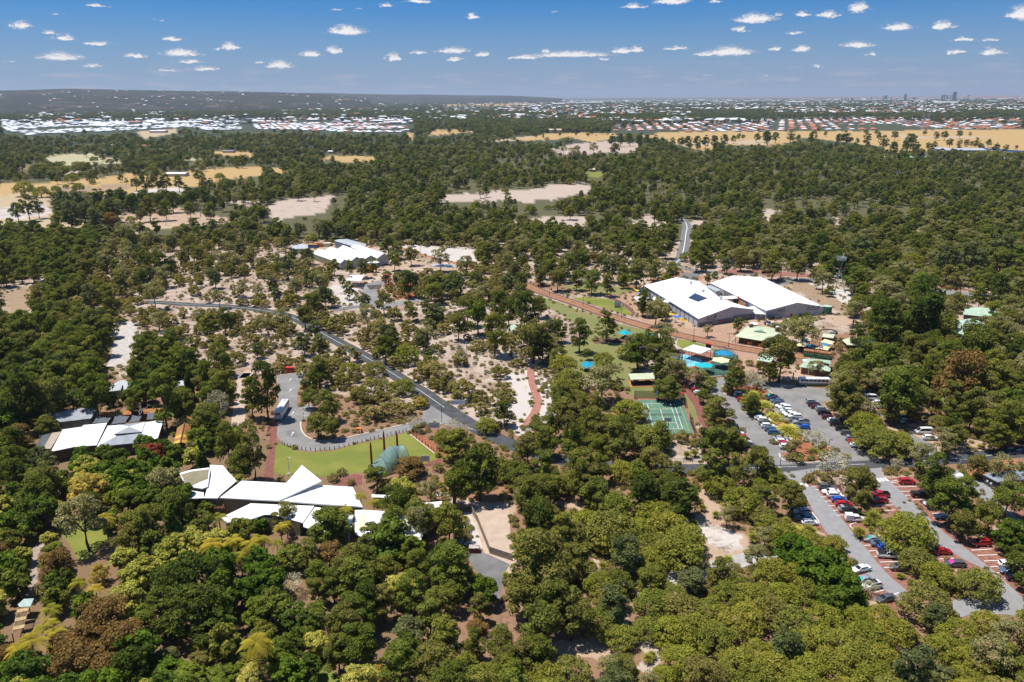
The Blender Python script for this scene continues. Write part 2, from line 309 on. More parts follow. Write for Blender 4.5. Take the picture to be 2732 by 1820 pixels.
# ------------------------------------------------------------------ ground: one sheet to the horizon, its soil colours by place
SAND=(.43,.345,.285); WSAND=(.50,.45,.415); TAN=(.41,.295,.21); LIT=(.255,.15,.095); RED=(.36,.155,.085); STRAW=(.42,.285,.125); PSTRAW=(.42,.325,.21)
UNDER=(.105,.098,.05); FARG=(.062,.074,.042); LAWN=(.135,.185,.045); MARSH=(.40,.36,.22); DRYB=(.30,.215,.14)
ZONES = [                                            # (colour, patchiness, tile, outline) painted one over the other
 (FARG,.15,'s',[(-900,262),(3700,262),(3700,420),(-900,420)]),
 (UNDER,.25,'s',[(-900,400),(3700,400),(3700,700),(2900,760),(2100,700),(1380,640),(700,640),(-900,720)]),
 (SAND,.55,'s',[(-300,690),(200,660),(560,660),(900,640),(1500,640),(1800,640),(2100,650),(2500,690),(2800,700),(2800,830),(2200,900),(1480,1060),(1450,1160),(1200,1110),(640,1000),(240,1010),(-300,900)]),
 (DRYB,.5,'s',[(-300,880),(250,860),(330,1000),(640,1000),(640,1060),(-300,1100)]),
 (LIT,.5,'s',[(-900,1000),(640,1010),(700,1130),(1200,1120),(1300,1160),(1480,1080),(1700,1040),(2200,900),(3600,800),(3600,2600),(-900,2600)]),
 ((.20,.13,.075),.4,'s',[(-900,1100),(600,1120),(900,1250),(1100,1400),(1150,1820),(1150,2600),(-900,2600)]),
 (SAND,.5,'s',[(1280,760),(1440,800),(1450,1000),(1400,1130),(1330,1150),(1130,1040),(1000,930)]),
 # sandy clearings of the far wood
 (SAND,.35,'A2',[(1700,1090),(2354,1030),(2354,1130),(1950,1140),(1560,1140)]),(SAND,.35,'A3',[(0,1040),(300,1010),(560,960),(760,990),(700,1060),(330,1130),(150,1150),(0,1110)]),
 (SAND,.4,'A2',[(150,1140),(420,1095),(700,1085),(650,1230),(420,1260),(200,1330),(120,1220)]),(SAND,.4,'A3',[(60,1290),(400,1270),(700,1270),(640,1400),(420,1420),(200,1330),(0,1420)]),
 (SAND,.4,'A3',[(960,1370),(1250,1240),(1420,1330),(1350,1480),(1100,1440)]),(SAND,.3,'A4',[(280,1380),(640,1350),(640,1270),(740,1300),(660,1380),(440,1430),(300,1420)]),
 (SAND,.4,'A4',[(0,1210),(130,1200),(130,1330),(0,1340)]),(SAND,.4,'A4',[(1370,1400),(1460,1400),(1440,1530),(1370,1530)]),
 (SAND,.4,'A3',[(1620,1310),(1740,1320),(1720,1400),(1600,1460)]),
 (SAND,.45,'A3',[(350,660),(560,620),(900,590),(1160,620),(1140,700),(900,700),(480,720)]),
 # dry paddocks
 (STRAW,.18,'A3',[(0,575),(240,540),(330,523),(700,518),(920,524),(1000,545),(1300,540),(1310,518),(1640,508),(2354,496),(2354,640),(1950,625),(1760,690),(1560,640),(1440,612),(1400,575),(1000,540),(840,590),(690,600),(560,560),(330,588),(120,590)]),
 (STRAW,.15,'A4',[(0,505),(760,505),(1040,505),(1470,492),(2600,488),(2600,700),(2200,690),(1700,660),(1150,690),(1090,640),(760,610),(420,560),(180,625),(0,630)]),
 (STRAW,.15,'A4',[(1100,640),(1500,640),(1500,680),(1090,690)]),
 (PSTRAW,.1,'A4',[(1090,505),(1300,540),(1300,560),(1700,548),(2050,550),(2050,562),(1300,575),(1180,535)]),(PSTRAW,.1,'A3',[(1440,612),(2354,575),(2354,625),(2000,620),(1560,640)]),
 (PSTRAW,.1,'A2',[(1990,595),(2354,565),(2354,588),(2050,605)]),(PSTRAW,.1,'A3',[(0,570),(240,542),(250,552),(0,580)]),
 (STRAW,.15,'A2',[(1520,530),(1640,490),(1900,488),(2030,505),(1800,530),(1550,545)]),(STRAW,.2,'A2',[(1380,520),(1440,520),(1410,585),(1360,580)]),
 (STRAW,.15,'A2',[(160,455),(300,440),(480,465),(300,475)]),(STRAW,.2,'A2',[(510,765),(640,735),(800,720),(1090,735),(1090,765),(840,790),(700,760)]),
 (STRAW,.2,'A2',[(150,830),(350,845),(300,885),(150,875)]),(PSTRAW,.2,'A1',[(1210,510),(1580,480),(1600,520),(1300,570)]),
 (STRAW,.25,'A1',[(-900,1000),(430,965),(800,930),(1180,890),(1480,880),(1700,870),(1850,840),(2354,830),(2354,900),(1980,950),(1770,1000),(1660,1020),(1300,1040),(1000,1080),(480,1060),(420,1090),(-900,1120)]),
 (DRYB,.3,'A1',[(420,1010),(1100,980),(1200,1010),(800,1050),(560,1060)]),(WSAND,.4,'A1',[(1180,1040),(1680,1010),(1640,1060),(1200,1070)]),
 (PSTRAW,.35,'A1',[(-900,1060),(430,1080),(470,1300),(900,1350),(1600,1340),(1900,1350),(1760,1370),(1440,1380),(1030,1450),(900,1390),(500,1370),(280,1440),(-900,1480)]),
 (WSAND,.5,'A1',[(-300,1190),(420,1160),(460,1240),(200,1300),(-300,1290)]),(TAN,.45,'A1',[(1110,1250),(1500,1200),(1650,1190),(1660,1240),(2050,1270),(2050,1330),(1500,1345),(1050,1350)]),
 (SAND,.4,'A1',[(1950,1130),(2300,1120),(2354,1160),(2050,1160)]),
 (MARSH,.2,'A1',[(350,740),(560,715),(850,705),(870,740),(1120,760),(1100,790),(820,800),(640,815),(430,780)]),(MARSH,.2,'A1',[(1630,755),(1850,745),(1870,770),(1650,775)]),
 (STRAW,.2,'A1',[(1900,680),(2260,690),(2280,740),(1920,715)]),(DRYB,.3,'A1',[(140,830),(330,800),(330,850),(160,860)]),(SAND,.2,'A1',[(520,870),(860,845),(870,860),(560,905)]),
 (STRAW,.1,'A2',[(1640,266),(2354,256),(2354,278),(1700,282)]),(STRAW,.1,'A3',[(0,248),(330,244),(300,262),(0,274)]),
 (DRYB,.4,'B1',[(0,530),(240,470),(420,430),(600,540),(450,610),(260,700),(130,770),(60,740),(20,600)]),
 (TAN,.4,'B1',[(0,1000),(440,1000),(440,1050),(60,1050)]),(RED,.4,'B1',[(0,330),(240,320),(240,390),(0,380)]),
 # museum park and its surrounds
 (TAN,.35,'B2',[(870,350),(1150,330),(1300,260),(1500,250),(1500,330),(1880,310),(1880,360),(1500,400),(1200,440),(1100,470),(1000,560),(800,500),(930,480)]),
 (WSAND,.45,'B2',[(650,440),(830,440),(1000,480),(930,560),(960,650),(760,660),(700,560)]),(TAN,.4,'B2',[(480,120),(1100,90),(1110,140),(900,190),(480,160)]),
 (WSAND,.35,'B2',[(1290,110),(1500,120),(2000,150),(1960,260),(1830,290),(1400,170)]),(RED,.3,'B2',[(1140,500),(1480,560),(1440,610),(1200,620),(1280,570)]),
 (WSAND,.3,'B1',[(1000,860),(1110,810),(1200,830),(1160,1000),(1110,1160),(1060,1200),(990,1010)]),(WSAND,.25,'B1',[(290,445),(480,440),(620,560),(520,580),(420,500)]),
 (LIT,.4,'B3',[(0,430),(240,470),(1140,470),(1140,600),(600,560),(160,500)]),
 (TAN,.3,'B3',[(930,590),(1110,530),(1260,420),(1530,330),(1700,380),(1700,440),(2354,400),(2600,500),(2600,900),(2354,1050),(1300,880),(1100,690)]),
 (RED,.3,'B3',[(1250,420),(1560,350),(1700,370),(1680,440),(1300,440)]),
 (DRYB,.45,'B4',[(150,470),(430,430),(560,480),(740,580),(730,660),(690,730),(560,650)]),(WSAND,.3,'B4',[(330,470),(560,440),(640,520),(790,510),(820,610),(740,610),(640,560),(430,480)]),
 (TAN,.25,'B4',[(560,730),(760,740),(900,800),(940,840),(800,810),(540,790)]),(SAND,.4,'B4',[(940,350),(1240,370),(1540,360),(2000,400),(2000,520),(1500,470),(1180,420)]),
 (TAN,.35,'B4',[(-100,1180),(640,1220),(640,1320),(-60,1310)]),(TAN,.35,'B4',[(1200,1150),(2400,1130),(2400,1180),(1200,1210)]),
 (LIT,.5,'B4',[(1450,1290),(2354,1290),(2354,1547),(1450,1547)]),
 (LAWN,.3,'C4',[(1430,0),(1700,0),(1700,300),(2000,460),(2320,640),(2354,560),(2354,300),(1800,260),(1560,280)]),
 (TAN,.35,'C4',[(560,230),(650,250),(880,460),(1220,500),(1380,400),(1540,430),(1560,480),(1540,620),(1900,540),(2200,660),(1800,730),(1350,720),(880,770),(700,480)]),
 (TAN,.45,'C4',[(1060,900),(1420,860),(1420,930),(1090,930)]),(RED,.35,'C4',[(1760,830),(2354,720),(2354,900),(2000,880),(1990,960),(1900,930),(1800,880)]),(RED,.3,'C4',[(2000,1030),(2354,1000),(2354,1180),(2110,1090)]),
 (TAN,.35,'C4',[(370,900),(520,860),(760,960),(800,1030),(740,1120),(640,1020),(400,950)]),(TAN,.3,'C4',[(790,1360),(960,1330),(1060,1380),(1060,1440),(920,1460)]),
 (TAN,.3,'C4',[(170,1400),(520,1350),(590,1420),(300,1470)]),(TAN,.4,'C4',[(1600,1400),(2000,1400),(2200,1340),(2240,1500),(2000,1520)]),
 # south side clearings
 (SAND,.5,'C3',[(1380,610),(1600,560),(1770,640),(1760,790),(1430,800)]),(TAN,.3,'C3',[(1590,410),(1760,420),(1780,470),(1690,570),(1600,540)]),
 (TAN,.35,'C3',[(1660,960),(1740,970),(1780,1090),(1900,1150),(1890,1350),(2140,1430),(2354,1480),(2354,1640),(1760,1790),(1770,1700),(1500,1300),(1690,1290)]),(WSAND,.5,'C3',[(1520,1330),(1900,1360),(2150,1450),(1900,1560),(1700,1470)]),
 (RED,.3,'C3',[(1660,950),(1750,960),(1760,1030),(1670,1010)]),(TAN,.4,'C3',[(380,1100),(480,1080),(560,1170),(740,1180),(720,1210),(500,1260)]),
 (WSAND,.4,'C3',[(0,0),(370,0),(380,380),(240,440),(0,560)]),(RED,.5,'C3',[(0,830),(140,1000),(60,1010),(0,1000)]),
 (SAND,.3,'D3',[(620,510),(800,450),(840,580),(700,600)]),(TAN,.25,'D3',[(900,1010),(1000,920),(1110,830),(1130,1080),(1060,1040)]),(TAN,.25,'D3',[(470,1190),(720,1100),(850,1140),(890,1230),(820,1320),(680,1380)]),
 (SAND,.3,'D3',[(1100,1220),(1210,1190),(1330,1290),(1350,1450),(1200,1450)]),(TAN,.25,'D3',[(1420,690),(1520,700),(1640,830),(1490,840)]),
 (TAN,.35,'D4',[(890,720),(1010,860),(1260,840),(1280,900),(920,900)]),(DRYB,.3,'D4',[(1240,1280),(1480,1290),(1500,1547),(1250,1547)]),(TAN,.3,'D2',[(1540,1440),(1900,1480),(2000,1370),(2110,1370),(2060,1460),(1960,1560),(1560,1560)]),
 ((.30,.16,.10),.3,'C2',[(1640,900),(1900,850),(2300,800),(2354,900),(2300,1180),(1720,1130),(1660,1010)]),
 (TAN,.15,'C2',[(1650,1120),(1900,1125),(2270,1160),(2310,1500),(2330,1640),(2300,1720),(2110,1640),(1940,1290),(1940,1200),(1720,1200)]),(WSAND,.25,'D2',[(1820,50),(1960,40),(2110,380),(1880,360)]),
 (LAWN,.15,'C1',[(1500,290),(1780,300),(1800,420),(1560,420)]),
]
def vnoise(P, s, seed):
    """smooth value noise on points (N,2)"""
    r = np.random.default_rng(seed).random((64, 64)); q = P/s; i = np.floor(q).astype(int); f = q-i; f = f*f*(3-2*f)
    g = lambda a, b: r[(i[:, 0]+a) % 64, (i[:, 1]+b) % 64]
    return (g(0,0)*(1-f[:,0])+g(1,0)*f[:,0])*(1-f[:,1])+(g(0,1)*(1-f[:,0])+g(1,1)*f[:,0])*f[:,1]
def build_ground():
    dep = []                                        # rows: distance from the spot below the camera
    for y in np.concatenate([np.arange(259.2, 300, 1.2), np.arange(300, 420, 2.5), np.arange(420, 2050, 5), np.arange(2050, 6000, 300)]):
        a = PITCH+math.atan((y-CY)/F)
        if 0.0017 < a < 1.5: dep.append(H/math.tan(a))
    dep = [70000]+sorted(dep, reverse=True)
    az = np.concatenate([np.arange(-180, -48, 6), np.arange(-48, -40, 1), np.arange(-40, 40, .18), np.arange(40, 48, 1), np.arange(48, 180, 6)])
    n, m = len(dep), len(az)
    rr, aa = np.meshgrid(np.array(dep), np.radians(az), indexing='ij')
    P = np.stack([rr*np.sin(aa), rr*np.cos(aa), np.zeros_like(rr)], 2).reshape(-1, 3)
    col = np.tile(np.array(LIT), (len(P), 1)); pat = np.full(len(P), .4)
    q, depth = PXa(P); ok = depth > 5
    wx, wy = vnoise(P[:, :2], 9, 1)-.5, vnoise(P[:, :2], 9, 2)-.5
    w2 = vnoise(P[:, :2], 3, 3)-.5
    sc = np.clip(F/np.maximum(depth, 1), .05, 14)
    qj = q+np.stack([wx*7+w2*3, (wy*7+w2*3)*.45], 1)*sc[:, None]
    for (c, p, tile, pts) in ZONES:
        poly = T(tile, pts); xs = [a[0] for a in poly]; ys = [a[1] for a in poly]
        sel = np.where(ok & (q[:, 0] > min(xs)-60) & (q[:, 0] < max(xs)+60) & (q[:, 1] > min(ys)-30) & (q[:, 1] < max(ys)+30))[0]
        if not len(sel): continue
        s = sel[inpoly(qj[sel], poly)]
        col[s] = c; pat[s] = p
    idx = np.arange(n*m).reshape(n, m)
    j2 = np.roll(idx, -1, axis=1)
    # closed ring in azimuth
    f = np.stack([idx[:-1], idx[1:], j2[1:], j2[:-1]], 2).reshape(-1, 4)
    foot = len(P); P = np.vstack([P, [[0, 0, 0]]]); col = np.vstack([col, [LIT]]); pat = np.append(pat, .4)
    me = bpy.data.meshes.new('ground')
    tri = [(int(idx[-1, k]), foot, int(j2[-1, k])) for k in range(m)]
    nf, nt = len(f), len(tri)
    me.vertices.add(len(P)); me.vertices.foreach_set('co', P.astype(np.float32).ravel())
    lv = np.concatenate([f.ravel(), np.array(tri).ravel()]).astype(np.int32)
    me.loops.add(len(lv)); me.loops.foreach_set('vertex_index', lv)
    me.polygons.add(nf+nt)
    me.polygons.foreach_set('loop_start', np.concatenate([np.arange(nf)*4, nf*4+np.arange(nt)*3]).astype(np.int32))
    me.polygons.foreach_set('loop_total', np.concatenate([np.full(nf, 4), np.full(nt, 3)]).astype(np.int32))
    a = me.attributes.new('soil', 'FLOAT_COLOR', 'POINT')
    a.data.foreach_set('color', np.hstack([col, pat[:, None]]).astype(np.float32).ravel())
    me.update(); me.validate()
    o = bpy.data.objects.new('ground', me); COL.objects.link(o); tag(o, kind='structure')
    mt = bpy.data.materials.new('soil'); mt.use_nodes = True; t = NT(mt.node_tree); b = t.n['Principled BSDF']
    at = t.new('ShaderNodeAttribute', attribute_name='soil'); tc = t.new('ShaderNodeTexCoord').outputs['Object']
    n1 = t.noise(tc, .11, 5, .62); n2 = t.noise(tc, .9, 5, .7); n3 = t.noise(tc, .022, 4, .6)
    lit = t.mix(t.smooth(n2, .35, .65), (.30, .185, .12), (.17, .105, .06))
    k = t.math('ADD', t.math('MULTIPLY', n1, .6), t.math('ADD', t.math('MULTIPLY', n2, .3), t.math('MULTIPLY', n3, .25)))
    thr = t.math('SUBTRACT', .86, t.math('MULTIPLY', at.outputs['Alpha'], .62))
    f1 = t.math('MULTIPLY', t.math('SUBTRACT', k, thr), 7.0, clamp=True)
    c1 = t.mix(t.math('MULTIPLY', f1, .85), at.outputs['Color'], lit)
    c2 = t.mix(t.math('MULTIPLY', t.smooth(n2, .4, .75), .3), c1, t.mix(1.0, c1, (.62, .58, .55), 'MULTIPLY'))
    c3 = t.mix(t.math('MULTIPLY', t.smooth(n1, .55, .35), .22), c2, t.mix(1.0, c2, (1.18, 1.16, 1.15), 'MULTIPLY'))
    t.l.new(c3, b.inputs['Base Color']); b.inputs['Roughness'].default_value = .95; b.inputs['Specular IOR Level'].default_value = .1
    me.materials.append(mt)
build_ground()

# hills of the escarpment along the left half of the skyline
def hills(name, prof, r0, r1, col, seed):
    """prof: (photo x, photo y of the crest); ridge from r0 metres (foot) to r1 (crest)"""
    xs = np.arange(prof[0][0], prof[-1][0]+1, 14.0); ys = np.interp(xs, [p[0] for p in prof], [p[1] for p in prof])
    nr = 26; V = []
    for i, (x, y) in enumerate(zip(xs, ys)):
        g = G(x, 420.0); u = Vector((g.x, g.y, 0)).normalized()
        d = RN @ np.array([(x-CX)/F, -(y-CY)/F, -1.0]); e = math.atan2(d[2], math.hypot(d[0], d[1]))
        zt = H+math.tan(e)*r1
        for k in range(nr):
            s = k/(nr-1); r = r0+(r1-r0)*s*1.0
            hh = zt*(s**.75)*(1 if k < nr-1 else .99)
            V.append((u.x*r, u.y*r, hh))
    V = np.array(V)
    bump = (vnoise(V[:, :2], 900, seed)-.5)*.5+(vnoise(V[:, :2], 340, seed+1)-.5)*.3+(vnoise(V[:, :2], 130, seed+2)-.5)*.12
    s = np.tile(np.arange(nr)/(nr-1), len(xs)); V[:, 2] = np.maximum(-2, V[:, 2]*(1+bump*np.sin(s*math.pi*.98))+bump*8*(s > .97))
    V[s == 0, 2] = -3
    back = []
    fs = [(i*nr+k, (i+1)*nr+k, (i+1)*nr+k+1, i*nr+k+1) for i in range(len(xs)-1) for k in range(nr-1)]
    mb = MB(); mb.add(V, fs)
    m = bpy.data.materials.new(name+'_cover'); m.use_nodes = True; t = NT(m.node_tree); b = t.n['Principled BSDF']
    tc = t.new('ShaderNodeTexCoord').outputs['Object']
    a = t.noise(tc, .004, 6, .7); c = t.noise(tc, .03, 4, .7)
    cc = t.mix(t.smooth(c, .35, .65), col, tuple(q*.5 for q in col)); cc = t.mix(t.smooth(a, .52, .68), cc, (.15, .105, .085))
    t.l.new(cc, b.inputs['Base Color']); b.inputs['Roughness'].default_value = 1; b.inputs['Specular IOR Level'].default_value = 0
    o = mb.build(name, m, smooth=True); tag(o, kind='structure'); return o, V, nr
HILL, HV, HNR = hills('hills', [(-500,246),(0,243),(120,240),(210,237.5),(300,238),(420,241),(560,243.5),(700,245),(760,246.5),(830,249),(890,253),(960,259),(1000,263)], 7200, 11500, (.050,.052,.040), 21)
hills('far_hills', [(560,247),(760,247.5),(860,247.5),(950,249),(1060,252),(1150,252),(1240,253.5),(1330,255),(1400,257),(1450,259.5),(1500,262.5)], 12500, 17500, (.050,.055,.045), 31)
# ------------------------------------------------------------------ roads, car parks, lawns, paths
ASPH = mat('asphalt_dark', (.075,.078,.082), .9, .15, .25, detail=6); ASPHL = mat('asphalt_worn', (.235,.225,.215), .9, .10, .16, detail=7)
ASPHM = mat('asphalt_grey', (.175,.170,.168), .9, .10, .2, detail=7); LANE = mat('lane_grey', (.265,.258,.26), .9, .05, .5, detail=5)
BRICK = mat('brick_paving', (.30,.135,.10), .9, .18, 1.2, detail=5); BRICKP = mat('brick_path', (.225,.085,.065), .9, .12, .8)
PATHR = mat('gravel_path', (.36,.17,.13), .95, .10, .6); PLAZA = mat('plaza_paving', (.41,.265,.18), .9, .12, .3, col2=(.34,.205,.135))
TRAM = mat('tramway_ballast', (.40,.205,.105), .95, .2, .5, col2=(.29,.135,.075)); TRAMD = mat('tramway_shoulder', (.185,.095,.075), .95, .2, .5)
GRASS = mat('lawn_grass', (.225,.225,.045), 1, .22, .10, col2=(.145,.18,.032), detail=8); GRASS2 = mat('park_grass', (.165,.19,.055), 1, .2, .09, col2=(.235,.20,.085), detail=7)
CONC = mat('concrete', (.55,.50,.43), .85, .1, .7); PAINT = mat('road_paint', (.78,.78,.76), .7, .05, 2); SANDT = mat('sand_track', (.49,.385,.30), .95, .1, .35, col2=(.42,.32,.25))
REDSOIL = mat('red_soil', (.36,.135,.065), .95, .25, .9); MULCH = mat('mulch', (.17,.10,.07), .95, .3, 1.5); POOLB = mat('pool_floor', (.20,.55,.72), .4, .05, .4, spec=.5)
SOFT = mat('green_softfall', (.055,.115,.085), .9, .12, .5); COURT = mat('court_green', (.105,.205,.145), .8, .06, .25); YLINE = mat('yellow_line', (.55,.42,.10), .7, .05, 2)
CREAM = mat('cream_kerb', (.62,.53,.42), .85, .1, 1)

MAIN = [(384,806),(440,808),(505,813),(600,817),(686,826),(769,843),(829,871),(888,905),(971,950),(1037,990),(1096,1028),(1126,1046),(1185,1087),(1245,1126),(1310,1162),(1400,1200),(1500,1228),(1600,1243),(1779,1251),(1900,1251),(2032,1248),(2210,1242),(2389,1235),(2567,1222),(2732,1205),(2900,1180)]
KEEPN = len(KEEP)
ribbon('road_verge', mat('verge', (.50,.38,.28), .95, .15, .5), MAIN[4:13], 10.5, .015, keep=False)
ribbon('main_road', ASPH, MAIN, 6.6, .035)
sheet('bus_loop', ASPHL, 'C2', [(205,10),(330,-15),(460,-25),(440,0),(405,100),(385,150),(375,290),(510,258),(535,325),(450,400),(412,440),(420,500),(445,535),(490,565),(580,590),(750,578),(1000,522),(1400,430),(1500,380),(1520,320),(1570,270),(1700,350),(1850,440),(1990,500),(1850,478),(1640,435),(1520,445),(1360,510),(1200,552),(950,605),(700,672),(500,687),(370,668),(240,612),(195,545),(205,450),(215,300)], .045)
sheet('bus_loop_patch', ASPHM, 'C2', [(280,505),(360,495),(390,560),(330,558),(290,545)], .06, keep=False)
def arrow(cx, cy, tile, L=3.4):
    p = T(tile, [(cx, cy)])[0]; g = G(p[0], p[1]); u = Vector((0, 1, 0)); mb = MB(); r = Vector((1, 0, 0)); z = Vector((0, 0, .062))
    mb.add([g+z+r*a+u*b for a, b in ((-.09,-L/2),(.09,-L/2),(.09,.5),(-.09,.5))], [(0,1,2,3)]); mb.add([g+z+r*a+u*b for a, b in ((-.36,.5),(.36,.5),(0,L/2))], [(0,1,2)])
    o = mb.build('road_arrow', PAINT); tag(o, kind='structure')
for a in ((318,45),(318,140),(338,345),(337,530)): arrow(*a, 'C2')
# painted centre lines
def dashes(pts, w, on, off, z, name='centre_line', m=None):
    c = [G(*p) for p in bez(pts, 10)]; mb = MB(); acc = 0
    for a, b in zip(c[:-1], c[1:]):
        d = b-a; L = d.length; u = d/L; n = Vector((-u.y, u.x, 0))*w/2; k = 0
        while k < L:
            ph = (acc+k) % (on+off); st = min(L-k, (on if ph < on else on+off)-ph) if off else L-k
            if off == 0 or ph < on:
                p, q = a+u*k, a+u*(k+st); zz = Vector((0,0,z)); mb.add([p-n+zz, q-n+zz, q+n+zz, p+n+zz], [(0,1,2,3)])
            k += max(st, 1e-3)
        acc += L
    o = mb.build(name, m or PAINT); tag(o, kind='structure'); return o
dashes(MAIN[:13], .16, 1, 0, .05); dashes(MAIN[16:19], .15, 1, 0, .05); dashes(MAIN[19:], .15, 4.5, 6, .05)
sheet('zigzag_marking', PAINT, 'C4', [(2110,728),(2165,722),(2180,700),(2205,715),(2230,690),(2228,705),(2206,725),(2188,712),(2170,730),(2112,735)], .05, keep=False)
# bus-loop kerb, bay lines and the path beside it
ribbon('kerb', CREAM, T('C2', [(412,425),(412,470),(430,520),(480,565),(580,592),(750,580),(1000,524),(1400,432)]), .45, .14, keep=False)
sheet('brick_path', BRICKP, 'C2', [(205,395),(213,420),(185,640),(168,830),(158,960),(70,960),(95,830),(135,640),(130,430)], .03)
for a, b in (((405,305),(465,290)),((420,340),(480,325)),((428,375),(480,360)),((432,405),(470,395))):
    q = gp('C2', [a, b]); n = Vector((0, .07, 0)); z = Vector((0,0,.06)); tag(MB().add([q[0]-n+z, q[1]-n+z, q[1]+n+z, q[0]+n+z], [(0,1,2,3)]).build('bay_line', PAINT), kind='structure')
sheet('lawn', GRASS, 'C2', [(190,622),(240,622),(370,680),(500,698),(700,683),(950,616),(1200,563),(1360,518),(1660,745),(1530,795),(1400,830),(1100,870),(870,885),(600,915),(300,905),(170,885)], .02)
sheet('brick_path', BRICKP, 'C2', [(1460,815),(1530,795),(1665,752),(1685,795),(1545,825)], .03)
sheet('red_soil_bed', REDSOIL, 'C2', [(1368,512),(1385,505),(1480,535),(1570,575),(1640,650),(1740,710),(1700,760),(1664,742)], .03)
sheet('brick_path', BRICKP, 'C2', [(690,992),(790,930),(900,890),(965,905),(960,985),(900,1000)], .03)
ribbon('cream_edge', CREAM, T('C2', [(1364,514),(1420,556),(1540,650),(1662,745)]), .35, .08, keep=False)
# right of the junction: dark turning bay and sandy yard
sheet('yard_asphalt', ASPHM, 'D2', [(1885,360),(1960,360),(2100,405),(2290,492),(2230,590),(2200,800),(2160,830),(2080,650),(1960,520)], .03)
sheet('sand_track', SANDT, 'C2', [(1720,1125),(1900,1128),(2100,1150),(2272,1165),(2300,1500),(2340,1640),(2326,1790),(2290,1815),(2125,1730),(2060,1620),(1945,1210),(1760,1190)], .025)
# winding footpath through the banksias
ribbon('footpath_edge', mat('limestone_edge', (.60,.50,.42), .9, .1, 1), T('C3', [(195,-60),(190,0),(205,80),(240,190),(252,250),(225,340),(175,410),(140,470)]), 4.6, .02, keep=False)
ribbon('footpath', PATHR, T('C3', [(195,-60),(190,0),(205,80),(240,190),(252,250),(225,340),(175,410),(140,470)]), 3.1, .035)
ribbon('gravel_road', mat('pale_gravel_road', (.40,.385,.37), .9, .08, .4), T('D3', [(2500,335),(2354,372),(2120,445),(1900,500),(1700,560),(1500,615),(1300,660),(1120,690),(900,660),(780,625)]), 5.0, .02, keep=False)
KEEP.append(T('D3', [(2120,445),(1900,500),(1500,610),(1420,600),(1430,660),(1520,655),(1900,530),(2110,480)]))
ribbon('brick_path', BRICKP, T('C3', [(1560,40),(1580,120),(1640,200),(1700,290),(1730,380),(1760,440),(1820,500)]), 3.4, .035)
ribbon('far_road', ASPHM, T('A3', [(1500,1290),(1560,1300),(1590,1360),(1580,1430),(1565,1540),(1535,1640),(1470,1700),(1440,1720)]), 7.4, .035)
dashes(T('A3', [(1500,1290),(1560,1300),(1590,1360),(1580,1430),(1565,1540),(1535,1640),(1470,1700)]), .5, 1, 0, .05)
ribbon('museum_road', ASPHL, T('B3', [(1270,315),(1400,285),(1530,320),(1700,345),(1900,360),(2354,375),(2740,392),(2960,395)]), 8, .03, keep=False)
ribbon('museum_road', ASPHL, T('B4', [(1540,505),(1700,540),(1890,560),(2050,600)]), 12, .03)
sheet('brick_apron', BRICK, 'B3', [(1880,335),(2354,340),(2354,372),(2000,372),(1860,362)], .05); sheet('brick_apron', BRICK, 'B4', [(90,345),(480,380),(460,405),(0,385),(0,350)], .05)
sheet('museum_car_park', ASPHM, 'B3', [(1560,360),(1700,370),(1690,440),(1500,405)], .035, keep=False)
sheet('brick_bays', BRICK, 'B4', [(20,425),(150,425),(200,440),(60,455)], .05, keep=False)
sheet('museum_car_park', ASPHM, 'B4', [(60,450),(240,420),(460,412),(480,430),(150,475),(80,480)], .035)
z = [(280+i*22, 423+i*1.2) for i in range(6)]
for x, y in z: sheet('crossing_bar', PAINT, 'B4', [(x,y-4),(x+13,y-4),(x+14,y+4),(x+1,y+4)], .05, keep=False)
sheet('brick_bays', BRICK, 'B4', [(1540,478),(1880,512),(1880,530),(1540,500)], .055)
ribbon('depot_road', ASPHL, T('B2', [(1150,440),(1060,470),(1030,520),(1040,570),(1060,610),(1070,650),(1160,660),(1300,635),(1500,600)]), 8.5, .03)
ribbon('depot_road', ASPHM, T('B2', [(1070,655),(960,665),(830,680),(700,700)]), 6, .035)
sheet('depot_yard', mat('wet_asphalt', (.10,.075,.065), .7, .3, .3), 'B2', [(1000,475),(1140,470),(1130,505),(1030,515)], .045)
ribbon('depot_track', SANDT, T('B2', [(700,440),(850,480),(990,470),(1130,395),(1300,360),(1500,330)]), 6, .02, keep=False)
ribbon('west_track', mat('white_sand_track', (.47,.43,.40), .95, .1, .5), T('B1', [(1165,800),(1145,900),(1110,1000),(1090,1100),(1050,1200)]), 8, .02)
ribbon('railway_bed', TRAM, T('B2', [(1280,130),(1470,195),(1600,230),(1850,290),(2050,350)]), 5, .03, keep=False)
ribbon('sandy_lane', SANDT, T('C1', [(2260,-40),(2170,60),(2150,160),(2150,300),(2130,460)]), 4.4, .02)
ribbon('service_road', ASPHL, T('C1', [(1600,35),(1750,25),(2000,15),(2240,5)]), 6, .02, keep=False)

# park core
sheet('plaza', PLAZA, 'B3', [(930,590),(1110,540),(1200,600),(1240,780),(1430,790),(1600,862),(1690,862),(2000,815),(2354,830),(2500,900),(2500,1300),(2354,1330),(2120,1310),(2080,1180),(2040,1080),(1820,1060),(1760,1005),(1300,880),(1090,725),(1000,640)], .03, keep=False)
KEEP.append(T('B3', [(1250,780),(1560,860),(1690,862),(2000,815),(2000,960),(2270,1000),(2354,1080),(2354,1240),(2120,1300),(2080,1180),(2040,1080),(1820,1060),(1760,1005),(1520,940),(1270,870),(1000,735)]))
TR = [(110,455),(260,525),(430,585),(600,640),(800,715),(1000,780),(1300,868),(1600,940),(2000,1028),(2354,1085),(2700,1120)]
ribbon('tramway_shoulder', TRAMD, T('B3', [(p[0], p[1]) for p in TR]), 8.6, .045)
ribbon('tramway_bed', TRAM, T('B3', [(p[0], p[1]) for p in TR]), 5.2, .06, keep=False)
